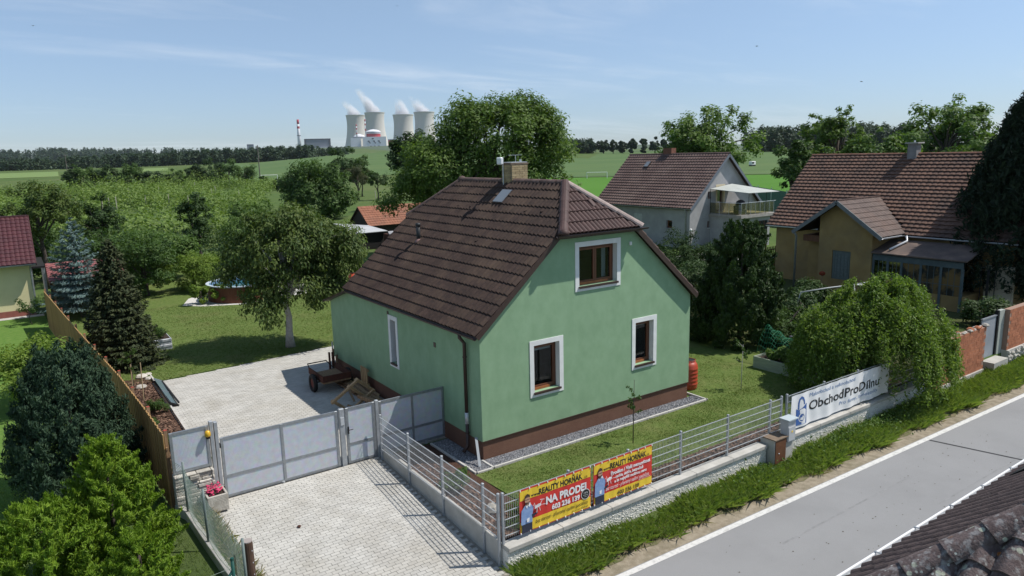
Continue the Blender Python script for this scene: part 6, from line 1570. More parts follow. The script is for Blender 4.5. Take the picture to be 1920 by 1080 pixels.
# ------------------------------------------------------------------ vegetation
def unit(A): return A / np.maximum(np.linalg.norm(A, axis=1, keepdims=True), 1e-9)
def leaf_quads(P, Nn, S, asp, rg, axis=None, ax_w=0.0):
    """one rhombic leaf per point: P centre, Nn face normal, S length"""
    n = len(P); Nn = unit(Nn); R_ = rg.normal(size=(n, 3))
    if axis is not None: R_ = unit(R_) * (1 - ax_w) + axis * ax_w
    A = unit(R_ - Nn * np.sum(R_ * Nn, 1, keepdims=True)); B = np.cross(Nn, A)
    S = np.broadcast_to(np.asarray(S, float), (n,))[:, None]
    V = np.stack([P - A * S * .5, P + B * S * asp * .5 + A * S * .05, P + A * S * .5 - Nn * S * .12, P - B * S * asp * .5 + A * S * .05], 1).reshape(-1, 3)
    return V
def crown_object(name, V, material, parent, tint):
    me = np_mesh(name, V, np.arange(len(V)).reshape(-1, 4)); face_attr(me, 'tint', tint)
    return put(name, me, material, parent)
def sphere_dirs(n, rg, up=-.6):
    D = unit(rg.normal(size=(n, 3))); k = D[:, 2] < up; D[k, 2] *= -1; return D
def clump_crown(ells, nc, cr, nl, rg, shell=.5, up=-.55, flat=.8, spread=.35):
    """clumps sit in the outer shell of a few ellipsoids, leaves fill the clumps"""
    w = np.array([e[2] if len(e) > 2 else e[1][0] * e[1][1] for e in ells]); w = w / w.sum()
    idx = rg.choice(len(ells), nc, p=w); D = sphere_dirs(nc, rg, up)
    C0 = np.array([e[0] for e in ells], float)[idx]; R0 = np.array([e[1] for e in ells], float)[idx]
    f = rg.uniform(shell, 1.0, nc)[:, None] ** .7 * rg.uniform(.86, 1.08, (nc, 1))
    K = C0 + D * R0 * f; r = cr * rg.uniform(.55, 1.35, nc)
    li = rg.choice(nc, nl, p=r ** 2 / (r ** 2).sum()); d2 = unit(rg.normal(size=(nl, 3)))
    P = K[li] + d2 * (r[li] * rg.random(nl) ** spread)[:, None] * np.array([1, 1, flat])
    Nn = d2 * .55 + D[li] * .35 + np.array([0, 0, .55]) + rg.normal(size=(nl, 3)) * .35
    tint = np.clip(rg.random(nl) * .65 + (rg.random(nc)[li]) * .45 - .05, 0, 1)
    return P, Nn, tint, K
BARK = mat('grey_brown_bark', (.105, .085, .07), (.065, .052, .043), scale=9, rough=.95, bump=.6, bscale=25)
WHITEBARK = mat('whitewashed_bark', (.50, .48, .46), (.26, .24, .23), scale=6, rough=.95, bump=.6, bscale=20, lo=.5, hi=.75)
def trunk_mesh(base, top, r0, r1, limbs, rg, bend=.15):
    m = MB(); base, top = Vector(base), Vector(top); n = 6; pts = []
    for i in range(n + 1):
        t = i / n; o_ = Vector((rg.normal() * bend, rg.normal() * bend, 0)) * math.sin(t * math.pi) * .6; pts.append(base.lerp(top, t) + o_)
    rad = [r0 * (1.35 if i == 0 else 1) * (1 - i / n) + r1 * i / n for i in range(n + 1)]
    m.tube(pts, rad, 8)
    for k in limbs:
        k = Vector(k); s_ = pts[min(n, max(2, int(rg.uniform(.45, 1.0) * n)))]; mid = s_.lerp(k, .5) + Vector((rg.normal() * .12, rg.normal() * .12, abs(rg.normal()) * .25)) * (k - s_).length * .3
        m.tube([s_, mid, k], [r1 * .85 + .01, r1 * .5 + .008, .012], 5, caps=False)
    return m
LM = dict(
    walnut=leafmat('walnut_leaf', (.045, .095, .016), (.150, .225, .042)),
    dark=leafmat('dark_leaf', (.022, .050, .013), (.058, .105, .024), trans=.25),
    mid=leafmat('mid_leaf', (.036, .080, .018), (.090, .150, .034)),
    light=leafmat('light_leaf', (.060, .120, .026), (.135, .205, .050)),
    lime=leafmat('lime_leaf', (.10, .175, .022), (.20, .27, .045)),
    cherry=leafmat('cherry_leaf', (.036, .078, .018), (.135, .175, .042), trans=.3),
    olive=leafmat('olive_leaf', (.055, .065, .032), (.095, .105, .050)),
    blue=leafmat('blue_spruce_needle', (.075, .125, .115), (.165, .235, .225), trans=.08, rough=.7),
    spruce=leafmat('spruce_needle', (.014, .030, .014), (.075, .088, .034), trans=.10, rough=.7),
    juniper=leafmat('juniper_needle', (.016, .042, .024), (.055, .095, .048), trans=.12, rough=.7),
    thuja=leafmat('bright_thuja_spray', (.095, .19, .012), (.21, .31, .030), trans=.3),
    dthuja=leafmat('dark_thuja_spray', (.018, .042, .010), (.050, .090, .018), trans=.2),
    hang=leafmat('weeping_spruce_needle', (.009, .020, .010), (.028, .048, .022), trans=.05, rough=.75),
    weep=leafmat('weeping_leaf', (.080, .150, .024), (.20, .275, .062), trans=.35),
    glossy=leafmat('privet_leaf', (.014, .036, .010), (.045, .075, .022), trans=.2, rough=.7, spec=.12),
    grass=leafmat('grass_blade', (.12, .20, .036), (.25, .31, .085), trans=.35),
    lawn=leafmat('lawn_blade', (.085, .138, .028), (.165, .205, .054), trans=.3),
    wood=leafmat('woodland_leaf', (.020, .042, .022), (.042, .072, .032), trans=.2),
    far=leafmat('hedgerow_leaf', (.026, .055, .018), (.060, .100, .030), trans=.25),
    plan=leafmat('plantation_leaf', (.10, .17, .036), (.19, .26, .064), trans=.3),
    straw=leafmat('dry_grass', (.22, .19, .10), (.40, .35, .20), trans=.2),
)
SEED = [100]
def tree(name, label, base, r, zb, zt, leaf, nl, lsize, asp=.55, nc=None, cr=None, rx=None, ry=None, trunk_r=.16, bark=BARK, ells=None, shell=.5, group=None, cat='tree', limbs=10, droop=0., flat=.8, up=-.55, spread=.35, bare=None):
    SEED[0] += 1; rg = np.random.default_rng(SEED[0])
    x, y = base[:2]; z = float(terrain(x, y)) if len(base) < 3 else base[2]
    if zb < z + .45: up = -1.0                              # bushes are leafy down to the ground
    t = thing(name, label, cat, (x, y, z), group)
    if ells is None:
        zc = (zb + zt) / 2; h = (zt - zb) / 2; rx_ = rx or r; ry_ = ry or r
        ells = [((x, y, zc), (rx_, ry_, h), 4)]
        for k in range(4):
            a_ = rg.uniform(0, 6.28); q = rg.uniform(.45, .62); ells.append(((x + math.cos(a_) * rx_ * q, y + math.sin(a_) * ry_ * q, zc + rg.uniform(-.3, .38) * h), (rx_ * (1 - q) * 1.05, ry_ * (1 - q) * 1.05, h * rg.uniform(.4, .58)), 1.6))
    nc = nc or max(14, int(nl / 90)); cr = cr or r * .24
    P, Nn, tint, K = clump_crown(ells, nc, cr, nl, rg, shell=shell, flat=flat, up=up, spread=spread)
    P[:, 2] = np.maximum(P[:, 2], z + .03)
    V = leaf_quads(P, Nn, lsize * rg.uniform(.7, 1.3, nl), asp, rg, np.array([0, 0, -1.0]) if droop else None, droop)
    crown_object('crown', V, LM[leaf], t, tint)
    sel = K[rg.choice(len(K), min(limbs, len(K)), replace=False)]
    trunk_mesh((x, y, z - .05), (x, y, zb + (zt - zb) * .55), trunk_r, trunk_r * .45, sel, rg).build('trunk', bark, t, smooth=True)
    return t

# --- the big trees
tree('walnut_tree', 'huge bright green walnut tree rising behind the roof of the green house', (22.4, 33.6), 6.6, 2.2, 12.6, 'walnut', 56000, .30, .45, nc=640, cr=.95, trunk_r=.38, limbs=26, droop=.3, spread=.5,
     ells=[((23.6, 33.2, 8.4), (5.0, 5.0, 4.1), 6), ((19.3, 35.6, 6.3), (3.8, 3.8, 3.4), 4.0), ((26.0, 31.8, 7.6), (3.0, 3.0, 4.1), 2.8), ((22.0, 33.5, 4.6), (6.6, 5.2, 2.8), 3), ((25.0, 32.8, 11.2), (2.6, 2.6, 1.5), 1.3), ((21.5, 34.6, 9.9), (2.8, 2.8, 2.4), 2.0), ((17.0, 37.5, 4.4), (2.6, 2.6, 2.2), 1.4)])
tree('round_tree', 'dense dark round tree at the left shoulder of the big walnut tree', (41.0, 82.6), 4.6, 1.0, 11.9, 'dark', 16000, .42, .55, cr=.8, trunk_r=.3)
tree('cherry_tree', 'cherry tree with whitewashed trunk and drooping leaves on the back lawn', (-.3, 15.1), 3.4, 1.3, 6.1, 'cherry', 42000, .18, .40, nc=420, cr=.50, trunk_r=.17, bark=WHITEBARK, droop=.62, limbs=22, shell=.42, spread=.55,
     ells=[((-.2, 15.2, 4.1), (2.5, 2.5, 1.9), 5), ((1.6, 14.1, 4.0), (1.6, 1.6, 1.4), 1.7), ((-1.7, 16.0, 3.6), (1.1, 1.1, 1.3), 1.0), ((-.1, 14.9, 2.7), (2.3, 2.2, 1.4), 2.4), ((.2, 14.8, 5.0), (1.6, 1.6, 1.15), 1.3), ((-1.4, 14.2, 2.0), (1.1, 1.0, .9), .9), ((1.2, 13.9, 2.3), (1.2, 1.0, .9), .8)])
tree('round_tree', 'broad dark green tree beyond the lawn left of the orange shed', (24.3, 79), 4.9, -.6, 7.9, 'mid', 24000, .36, .6, cr=.95, trunk_r=.25)
tree('round_tree', 'bushy green tree right behind the cherry tree crown', (9.5, 52.5), 3.2, .3, 4.6, 'light', 7000, .26, .55, cr=.6)
tree('hedge_tree', 'dark tree standing in the field below the cooling towers', (46, 124.3), 3.6, .8, 10.2, 'dark', 7000, .38, .6, cr=.8, trunk_r=.25)
tree('hedge_tree', 'lighter green tree just right of the dark field tree below the reactor', (50.2, 125), 2.6, .8, 8.4, 'mid', 4200, .36, .6, cr=.7)
tree('olive_tree', 'greyish olive round tree with bare trunk beside the playing field', (44.7, 114), 2.7, 2.2, 6.4, 'olive', 5500, .24, .5, cr=.55, trunk_r=.22)
tree('small_tree', 'small dark tree with crooked trunk right of the greyish olive tree', (47.4, 110.8), 1.9, 2.0, 5.6, 'dark', 3200, .25, .5, cr=.45, trunk_r=.15)
for k, (x, y, r, zt, l, lab) in enumerate(((49.4, 212, 3.6, 7.6, 'mid', 'rounded field bush at the right end of the far hedgerow'), (53.2, 206, 1.5, 3.6, 'dark', 'small dark bush before the left football goal'), (48.4, 176, 1.7, 3.0, 'dark', 'low dark shrub between hedgerow and broad dark tree'))):
    tree('field_bush', lab, (x, y), r, .0, zt, l, 2400, .42, .6, cr=r * .28, cat='bush')
HD = [(31.1, 216, 3.6, 6.0), (35.8, 215, 3.2, 7.8), (39.9, 214, 4.4, 8.6), (45, 213, 4.2, 8.7), (26.8, 217, 3.4, 5.6), (23.4, 217.5, 3.1, 6.2), (18.9, 218, 4.0, 8.6), (15.4, 218.5, 3.4, 6.6), (7.4, 219, 3.8, 9.0), (12.2, 218.8, 3.8, 8.2), (4.2, 219.5, 2.8, 8.0)]
ORD = ['rightmost', 'second from the right', 'third from the right', 'fourth from the right', 'fifth from the right', 'sixth from the right', 'seventh from the right', 'eighth from the right', 'ninth from the right', 'tenth from the right', 'leftmost']
for k, (x, y, r, zt) in enumerate(sorted(HD, key=lambda q: -q[0])):
    tree('hedgerow_tree', 'tree in the far left hedgerow before the woods, ' + ORD[k] + ' of eleven', (x, y), r, .4, zt, 'far' if k % 3 else 'mid', 2600, .48, .65, cr=r * .26, trunk_r=.2, group='trees of the far left hedgerow')
# --- left middle ground
tree('fruit_tree', 'dark fruit tree with reddish tinges above the maroon roof', (-8.2, 40.5), 2.6, 1.5, 7.3, 'cherry', 9000, .20, .45, cr=.42, shell=.35, nc=140, spread=.5)
tree('fruit_tree', 'small dark fruit tree between the maroon roof and the blue spruce top', (-4.8, 43.5), 1.7, 1.2, 6.0, 'dark', 5000, .20, .5, cr=.36)
tree('fruit_tree', 'dense green fruit tree behind the red shed roof', (-4.6, 36.5), 2.6, .0, 4.0, 'mid', 11000, .19, .5, cr=.48)
tree('fruit_tree', 'wide leafy fruit tree behind the ball-shaped bush', (-1.8, 39), 2.7, .0, 3.8, 'light', 12000, .19, .5, cr=.5)
tree('fruit_tree', 'narrow dark tree standing alone above the pool garden', (1.6, 42.5), 1.4, .6, 6.0, 'dark', 5000, .20, .5, rx=1.2, ry=1.2, cr=.36)
tree('fruit_tree', 'bushy low fruit tree right of the dark spruce on the lawn edge', (-3.4, 33.0), 2.0, .0, 3.9, 'mid', 9000, .17, .5, cr=.42)
tree('fruit_tree', 'leafy tree behind the pale yellow house roof edge', (-8.2, 45), 2.8, .0, 4.2, 'mid', 9000, .22, .5, cr=.5)
tree('fruit_tree', 'pale green shrubby tree left of the cherry tree and above the pool', (5.2, 43.5), 2.0, .2, 3.6, 'light', 5000, .2, .5, cr=.42)
tree('ball_bush', 'bright green ball-shaped willow bush left of the pool', (-.75, 32.6), 1.75, .05, 2.35, 'lime', 16000, .17, .26, cr=.40, cat='bush', nc=120, shell=.6)
for k, (x, y, s_, lab) in enumerate(((-1.35, 27.7, .55, 'small leafy shrub at the left end of the white gravel bed'), (-.35, 27.2, .5, 'small leafy shrub with a short stem in the white gravel bed'), (1.15, 26.35, .42, 'small round shrub before the wood-look pool wall'), (.55, 26.6, .22, 'tiny dark shrub on the white gravel between the two larger ones'))):
    tree('garden_shrub', lab, (x, y), s_, .12, s_ * 2 + .2, 'lime' if k < 3 else 'mid', 1800, .13, .5, cr=s_ * .35, cat='shrub', trunk_r=.03, limbs=5)
tree('meadow_shrub', 'spreading shrub in the meadow beyond the pool at the left of the cherry tree', (3.2, 36.5), 1.5, .1, 2.0, 'olive', 3000, .16, .5, cr=.4, cat='shrub')
tree('leafy_shrub', 'lime green leafy shrub beside the wooden fence above the dark juniper', (-9.3, 13.2), 1.9, .3, 2.3, 'lime', 12000, .15, .4, cr=.38, rx=1.3, ry=2.6, cat='shrub', droop=.3)
tree('young_plant', 'thin young plant before the pale yellow house wall', (-9.4, 28.2), .55, .3, 1.9, 'mid', 900, .10, .5, cr=.2, cat='plant', trunk_r=.02, limbs=6)
# --- right middle ground
tree('privet_bush', 'big dark glossy round bush right of the green house roof', (18.9, 10.2), 2.6, .2, 3.95, 'glossy', 20000, .13, .5, cr=.42, cat='bush', nc=170, shell=.6)
tree('privet_bush', 'smaller glossy bush between the round bush and the dark thuja', (20.8, 8.4), 1.5, .2, 3.2, 'glossy', 7000, .13, .5, cr=.36, cat='bush', shell=.6)
tree('privet_bush', 'dark bush close to the right rear wall of the green house', (12.6, 6.8), 1.7, .1, 3.3, 'dark', 9000, .13, .5, cr=.38, cat='bush')
tree('privet_bush', 'dark bush filling the gap behind the dark thuja', (16.8, 6.6), 1.7, .1, 3.4, 'dark', 9000, .13, .5, cr=.38, cat='bush')
tree('leafy_bush', 'lighter leafy bush at the foot of the dark thuja', (15.6, 1.6), 1.1, .1, 1.75, 'mid', 5200, .11, .45, cr=.28, cat='bush')
tree('leafy_bush', 'shaded bush with pale flowers behind the raised bed', (16.4, .2), 1.2, .2, 2.0, 'mid', 4200, .12, .45, cr=.3, cat='bush')
for k, (x, y, r, zt, lab) in enumerate(((19.8, 3.6, 1.2, 1.5, 'low dark bush between the dark thuja and the ochre house'), (18.2, .4, 1.3, 1.7, 'dark bush just behind the weeping tree shoulder'), (22.6, 1.2, 1.4, 1.5, 'shaded bush before the ochre gable window'), (23.8, 5.8, 1.1, 1.2, 'small dark bush by the downpipe of the ochre house'), (25.3, -1.8, 1.1, 1.3, 'shaded bush behind the grey steel gate'))):
    tree('yard_bush', lab, (x, y), r, .0, zt, 'dark', 4200, .14, .5, cr=r * .3, cat='bush')
tree('garden_tree', 'broad leafy tree rising behind the ridge of the grey house', (74.9, 55.5), 7.6, 2.5, 14.1, 'walnut', 15000, .50, .5, nc=150, cr=1.15, trunk_r=.4, shell=.35, limbs=40, spread=.6)
tree('garden_tree', 'airy tree with open branches behind the left part of the ochre roof', (63.5, 28.5), 3.4, 4.0, 12.4, 'walnut', 6500, .36, .5, nc=130, cr=.55, trunk_r=.28, shell=.3, limbs=46, spread=.6)
tree('garden_tree', 'tall airy light green tree behind the right part of the ochre roof', (72.6, 21.8), 5.6, 3.0, 12.9, 'light', 9500, .45, .5, nc=95, cr=1.0, trunk_r=.3, shell=.3, limbs=44, spread=.6)
for k, (x, y, r, zt, l, lab) in enumerate(((57, 29.4, 2.0, 9.0, 'mid', 'dark leafy treetop at the left end of the ochre ridge'), (58.2, 27.7, 2.2, 8.9, 'light', 'green treetop right of the dark one over the ochre ridge'), (60.8, 23.2, 2.6, 9.7, 'light', 'treetop left of the grey chimney of the ochre house'), (62, 20.7, 2.6, 9.9, 'light', 'pale treetop just right of the grey chimney of the ochre house'), (64.7, 14.9, 2.6, 10.2, 'light', 'light treetop beside the dark hanging spruce'), (66, 33.5, 2.4, 8.6, 'dark', 'small dark tree on the field edge left of the ochre roof'))):
    tree('garden_tree', lab, (x, y), r, 2.0, zt, l, 3600, .38, .5, cr=r * .3, trunk_r=.2, shell=.4)
# young trees on the front lawn
def sapling(label, base, h, leafy, n, bark_=None):
    SEED[0] += 1; rg = np.random.default_rng(SEED[0]); x, y = base; z = float(terrain(x, y)); t = thing('sapling', label, 'sapling', (x, y, z), 'young trees on the lawn')
    m = MB(); m.tube([(x, y, z), (x + .02, y + .01, z + h * .5), (x + .03, y, z + h * .97)], [.016, .012, .006], 6)
    P = []
    for k in range(9):
        s_ = rg.uniform(.45, .95); a_ = rg.uniform(0, 6.28); l = leafy * rg.uniform(.5, 1.1); p0 = Vector((x + .02, y, z + h * s_)); p1 = p0 + Vector((math.cos(a_) * l, math.sin(a_) * l, l * rg.uniform(.3, .9)))
        m.tube([p0, p1], [.006, .003], 4, caps=False); P += [tuple(p0.lerp(p1, q)) for q in rg.uniform(.3, 1.0, n // 9)]
    P = np.array(P) + rg.normal(size=(len(P), 3)) * .025
    V = leaf_quads(P, rg.normal(size=P.shape) + np.array([0, 0, .6]), .085 * rg.uniform(.7, 1.3, len(P)), .42, rg, np.array([0, 0, -1.]), .4)
    crown_object('crown', V, LM['mid'], t, rg.random(len(P))); m.build('trunk', bark_ or BARK, t, smooth=True)
sapling('thin young tree on the front lawn before the green house wall', (3.94, -1.6), 1.9, .22, 190)
sapling('young tree with whitened stem on the lawn right of the red barrel', (9.95, -.6), 1.62, .30, 230, WHITEBARK)
sapling('staked young tree in the bark bed beside the wooden fence', (-6.85, 11.4), 1.85, .32, 330)
for dx in (-.14, .16):
    o = MB().tube([(-6.75 + dx, 11.3, 0), (-6.72 + dx, 11.3, 1.35)], .018, 6).build('plant_stake', mat('fresh_stake', (.42, .33, .20), rough=.85)); tag(o, 'pale wooden stake beside the young tree at the wooden fence', 'stake', 'stakes of the young tree')
for k, (x, y, s_, lab) in enumerate(((-6.4, 9.7, .34, 'round low shrub in the middle of the bark bed'), (-6.75, 6.0, .38, 'spreading low shrub against the wooden fence near the gate'), (-6.45, 3.9, .42, 'leafy low shrub in the bark bed just behind the mesh panel'), (-6.9, 8.2, .30, 'narrow low shrub by the fence between the other two'))):
    tree('bed_shrub', lab, (x, y), s_, .03, s_ * 1.4, 'mid', 1300, .075, .4, cr=s_ * .4, cat='shrub', trunk_r=.02, limbs=4)
tree('bed_shrub', 'leafy plant in the bark bed behind the drive fence', (-1.45, -.9), .36, .05, .62, 'mid', 700, .10, .5, cr=.16, cat='shrub', trunk_r=.015, limbs=4)
tree('bed_shrub', 'upright green perennials in the bed corner behind the first banner post', (-1.3, -3.3), .30, .05, .55, 'light', 600, .12, .16, cr=.14, cat='shrub', trunk_r=.012, limbs=3)
tree('bed_plants', 'leafy vegetables growing in the raised bed under the green net', (12.9, .1, .36), .5, .38, .85, 'light', 900, .13, .6, cr=.2, rx=.4, ry=.6, cat='plants', trunk_r=.01, limbs=3)
tree('bed_plants', 'colourful small plants growing in the ribbed metal planter', (-4.9, 18.8, .5), .4, .52, .95, 'mid', 700, .10, .4, cr=.2, rx=.3, ry=.5, cat='plants', trunk_r=.01, limbs=3)

# --- conifers
def conifer(name, label, base, h, r, leaf, whorls, per, spray, sp_n, droop=.25, up_tip=.15, power=.85, zlow=.15, asp=.32, fan=.42, trunk_r=.14, jag=.25, dens=1.0):
    """whorls of branches, each a flat fan of needle sprays"""
    SEED[0] += 1; rg = np.random.default_rng(SEED[0]); x, y = base; z0 = float(terrain(x, y)); t = thing(name, label, 'conifer', (x, y, z0))
    P = []; A = []; N_ = []; tb = MB()
    tb.tube([(x, y, z0 - .05), (x, y, z0 + h * .6), (x, y, z0 + h)], [trunk_r, trunk_r * .5, .012], 7)
    for w in range(whorls):
        s_ = w / (whorls - 1); zz = z0 + h * (zlow + (1 - zlow) * s_ ** .95); L = r * (1 - s_) ** power + .06
        n = max(4, int(per * (1 - s_ * .55)))
        for k in range(n):
            a_ = 6.2832 * (k / n + rg.uniform(-.3, .3) / n) + w * 1.3; l = L * rg.uniform(1 - jag, 1 + jag * .6); d = np.array([math.cos(a_), math.sin(a_), 0.]); side = np.array([-d[1], d[0], 0.])
            tilt = -droop * (1 - s_) + .35 * s_
            if l > .5 and rg.random() < .5: tb.tube([(x, y, zz), tuple(np.array([x, y, zz]) + d * l * .9 + np.array([0, 0, l * tilt]))], [.02, .006], 3, caps=False)
            m_ = max(3, int(sp_n * (l / r) * dens))
            q = rg.random(m_) ** .75; o_ = rg.uniform(-1, 1, m_) * fan * l * (1.05 - q) ** .8 * (.35 + q)
            pz = zz + l * q * tilt + up_tip * l * q ** 3 + rg.normal(size=m_) * .03 - .04
            P.append(np.stack([x + d[0] * l * q + side[0] * o_, y + d[1] * l * q + side[1] * o_, pz], 1))
            A.append(np.tile(d, (m_, 1)) + side[None] * (o_ / max(l, .1))[:, None] * 1.4 + np.array([0, 0, .1]) + rg.normal(size=(m_, 3)) * .25)
            N_.append(np.tile(np.array([0, 0, 1.]), (m_, 1)) + rg.normal(size=(m_, 3)) * .45 + d * .3)
    P = np.concatenate(P); A = unit(np.concatenate(A)); N_ = np.concatenate(N_); P[:, 2] = np.maximum(P[:, 2], z0 + .04)
    V = leaf_quads(P, N_, spray * rg.uniform(.7, 1.3, len(P)), asp, rg, A, .85)
    out = np.clip(np.hypot(P[:, 0] - x, P[:, 1] - y) / r, 0, 1)
    crown_object('crown', V, LM[leaf], t, np.clip(rg.random(len(P)) * .8 + rg.random() * .2, 0, 1)); tb.build('trunk', BARK, t, smooth=True)
    return t
conifer('blue_spruce', 'silvery blue spruce beside the pale yellow house', (-7.1, 28.6), 5.3, 1.9, 'blue', 17, 13, .22, 110, droop=.18, jag=.35, fan=.34, asp=.26)
conifer('dark_spruce', 'dark conical spruce with yellowish new tips behind the wooden fence', (-6.6, 16.6), 5.1, 1.5, 'spruce', 32, 19, .15, 130, droop=.22, jag=.18, power=.75, zlow=.04, asp=.42)
def column_conifer(name, label, base, h, r, leaf, n, spray, asp=.3, lean=.35, shape=.7, cl=.3, nc=160, upright=.7, plume=1.0, zoff=None, cat='conifer', ells=None):
    """dense upright sprays in clumps over a rounded cone"""
    SEED[0] += 1; rg = np.random.default_rng(SEED[0]); x, y = base; z0 = float(terrain(x, y)) if zoff is None else zoff; t = thing(name, label, cat, (x, y, z0))
    s_ = rg.random(nc) ** .85; a_ = rg.uniform(0, 6.2832, nc); rad = r * np.sin(np.clip((1 - s_) * 1.25 + .1, 0, 1.5708)) ** shape * rg.uniform(.72, 1.05, nc)
    K = np.stack([x + np.cos(a_) * rad, y + np.sin(a_) * rad, z0 + .1 + s_ * (h - .1)], 1); cr = cl * rg.uniform(.6, 1.3, nc) * (1.15 - .5 * s_)
    li = rg.choice(nc, n, p=cr ** 2 / (cr ** 2).sum()); d2 = unit(rg.normal(size=(n, 3)))
    outw = np.stack([np.cos(a_), np.sin(a_), np.zeros(nc)], 1)[li]
    ax = unit(outw * lean + np.array([0, 0, upright]) + unit(rg.normal(size=(nc, 3)))[li] * .35); tt = rg.uniform(-1, 1, n); thin = (1 - .75 * np.clip(tt, 0, 1)) * (.55 if plume > .9 else .85)
    P = K[li] + ax * (tt * cr[li] * 1.55 * plume)[:, None] + d2 * (cr[li] * rg.random(n) ** .5 * thin)[:, None]; P[:, 2] = np.maximum(P[:, 2], z0 + .03)
    A = unit(ax * .8 + d2 * .5 + np.array([0, 0, upright * .3]) + rg.normal(size=(n, 3)) * .35); N_ = outw * .8 + d2 * .5 + rg.normal(size=(n, 3)) * .4
    V = leaf_quads(P, N_, spray * rg.uniform(.7, 1.35, n), asp, rg, A, .85)
    crown_object('crown', V, LM[leaf], t, np.clip(rg.random(n) * .7 + rg.random(nc)[li] * .35, 0, 1))
    MB().tube([(x, y, z0 - .05), (x, y, z0 + h * .85)], [.10, .02], 7).build('trunk', BARK, t, smooth=True)
    return t
column_conifer('juniper', 'large dark blue-green juniper bush on the left before the wooden fence', (-8.95, 4.9), 3.55, 1.42, 'juniper', 60000, .095, .34, nc=420, cl=.25, shape=.45, plume=.8)
column_conifer('juniper', 'narrow dark juniper column at the foot of the big juniper bush', (-8.35, 2.5), 1.95, .6, 'juniper', 12000, .09, .34, nc=90, cl=.17, plume=.9)
column_conifer('golden_thuja', 'bright yellow-green thuja with pointed top in the lower left corner', (-8.55, .35), 2.75, 1.1, 'thuja', 46000, .095, .24, nc=330, cl=.20, shape=.9, lean=.6, upright=.55)
column_conifer('golden_thuja', 'low spreading yellow-green thuja at the bottom left edge', (-9.75, -.5), 2.15, 1.25, 'thuja', 42000, .095, .24, nc=300, cl=.21, shape=.75, lean=.6, upright=.5)
column_conifer('golden_thuja', 'small yellow-green thuja tip right below the pointed one', (-8.35, -1.6), 1.7, .75, 'thuja', 20000, .095, .24, nc=190, cl=.16, shape=.7, lean=.6, upright=.55)
column_conifer('dark_thuja', 'tall dark thuja right of the green house beside the raised bed', (14.9, 3.3), 4.95, 1.75, 'dthuja', 60000, .13, .45, nc=360, cl=.34, shape=.5, lean=.5, plume=.7)
# weeping spruce at the right edge
def hanging(name, label, base, h, r, leaf, n, nstr, cat, spray=.2, asp=.25, top=.0, dome=None, lens=(.5, 1.4), seed=3, trunk_r=.2, cone=False, slim=.06):
    SEED[0] += 1; rg = np.random.default_rng(SEED[0]); x, y = base; z0 = float(terrain(x, y)); t = thing(name, label, cat, (x, y, z0)); P = []; A = []; tb = MB()
    tb.tube([(x, y, z0 - .05), (x + .05, y, z0 + h * .5), (x, y, z0 + h * (.97 if cone else .72))], [trunk_r, trunk_r * .7, .02 if cone else trunk_r * .4], 8)
    nb = max(10, nstr // 14); BA = rg.uniform(0, 6.2832, nb); BQ = np.sqrt(rg.random(nb)); BZ = rg.uniform(.74, 1.08, nb); BL = rg.uniform(.6, 1.3, nb)
    for k in range(nstr):
        a_ = rg.uniform(0, 6.2832); b_ = k % nb
        if cone:
            s_ = rg.random() ** .8; zz = z0 + h * (.12 + .88 * s_); q = r * (1 - s_) ** .7 * math.sqrt(rg.random()) + .08
        else:
            a_ = BA[b_] + rg.normal() * .10; q_ = min(1.06, max(.02, BQ[b_] + rg.normal() * .06)); q = q_ * r; zz = z0 + h * (1 - .42 * q_ ** 2.2) * BZ[b_] + rg.normal() * .05
        e = dome or (1, 1); p0 = np.array([x + math.cos(a_) * q * e[0], y + math.sin(a_) * q * e[1], zz]); l = rg.uniform(*lens) * (1 if cone else (.5 + .9 * q / r) * BL[b_])
        l = min(l, p0[2] - z0 - .1); m_ = max(4, int(n / nstr)); tt = rg.random(m_)
        out = np.array([math.cos(a_), math.sin(a_), 0]) * .25 * l
        pp = p0 + np.outer(np.sqrt(tt), out) * (1 if not cone else .6) + np.outer(tt, [0, 0, -l]) + rg.normal(size=(m_, 3)) * np.array([slim, slim, .03]); P.append(pp)
        A.append(np.tile(np.array([0, 0, -1.]) + out * .3, (m_, 1)) + rg.normal(size=(m_, 3)) * .4)
        if k % 30 == 0: tb.tube([(x, y, min(zz, z0 + h * .66)), tuple(p0 * .55 + np.array([x, y, zz]) * .45 - np.array([0, 0, .1])), tuple(p0 - np.array([0, 0, .1]))], [.035, .02, .008], 4, caps=False)
    P = np.concatenate(P); A = unit(np.concatenate(A)); N_ = rg.normal(size=P.shape) * .8 + np.array([.25, -.2, .9]); P[:, 2] = np.maximum(P[:, 2], z0 + .05)
    V = leaf_quads(P, N_, spray * rg.uniform(.7, 1.3, len(P)), asp, rg, A, .6)
    crown_object('crown', V, LM[leaf], t, np.clip(rg.random(len(P)), 0, 1)); tb.build('trunk', BARK, t, smooth=True); return t
hanging('weeping_spruce', 'very dark tall spruce with hanging branches at the right edge', (31.8, -.9), 10.9, 4.3, 'hang', 84000, 1700, 'conifer', spray=.36, asp=.3, lens=(.6, 1.6), cone=True, slim=.14, trunk_r=.22)
hanging('weeping_tree', 'dome-shaped light green weeping tree hanging over the street wall and white banner', (13.95, -2.85), 3.6, 2.5, 'weep', 95000, 1900, 'tree', spray=.11, asp=.42, lens=(.5, 1.85), dome=(1.06, .84), slim=.05, trunk_r=.12)
hanging('weeping_tree', 'lower light green weeping shoulder left of the hanging tree dome', (12.75, -2.3), 2.35, 1.25, 'weep', 24000, 600, 'tree', spray=.11, asp=.42, lens=(.4, 1.3), slim=.05, trunk_r=.06)

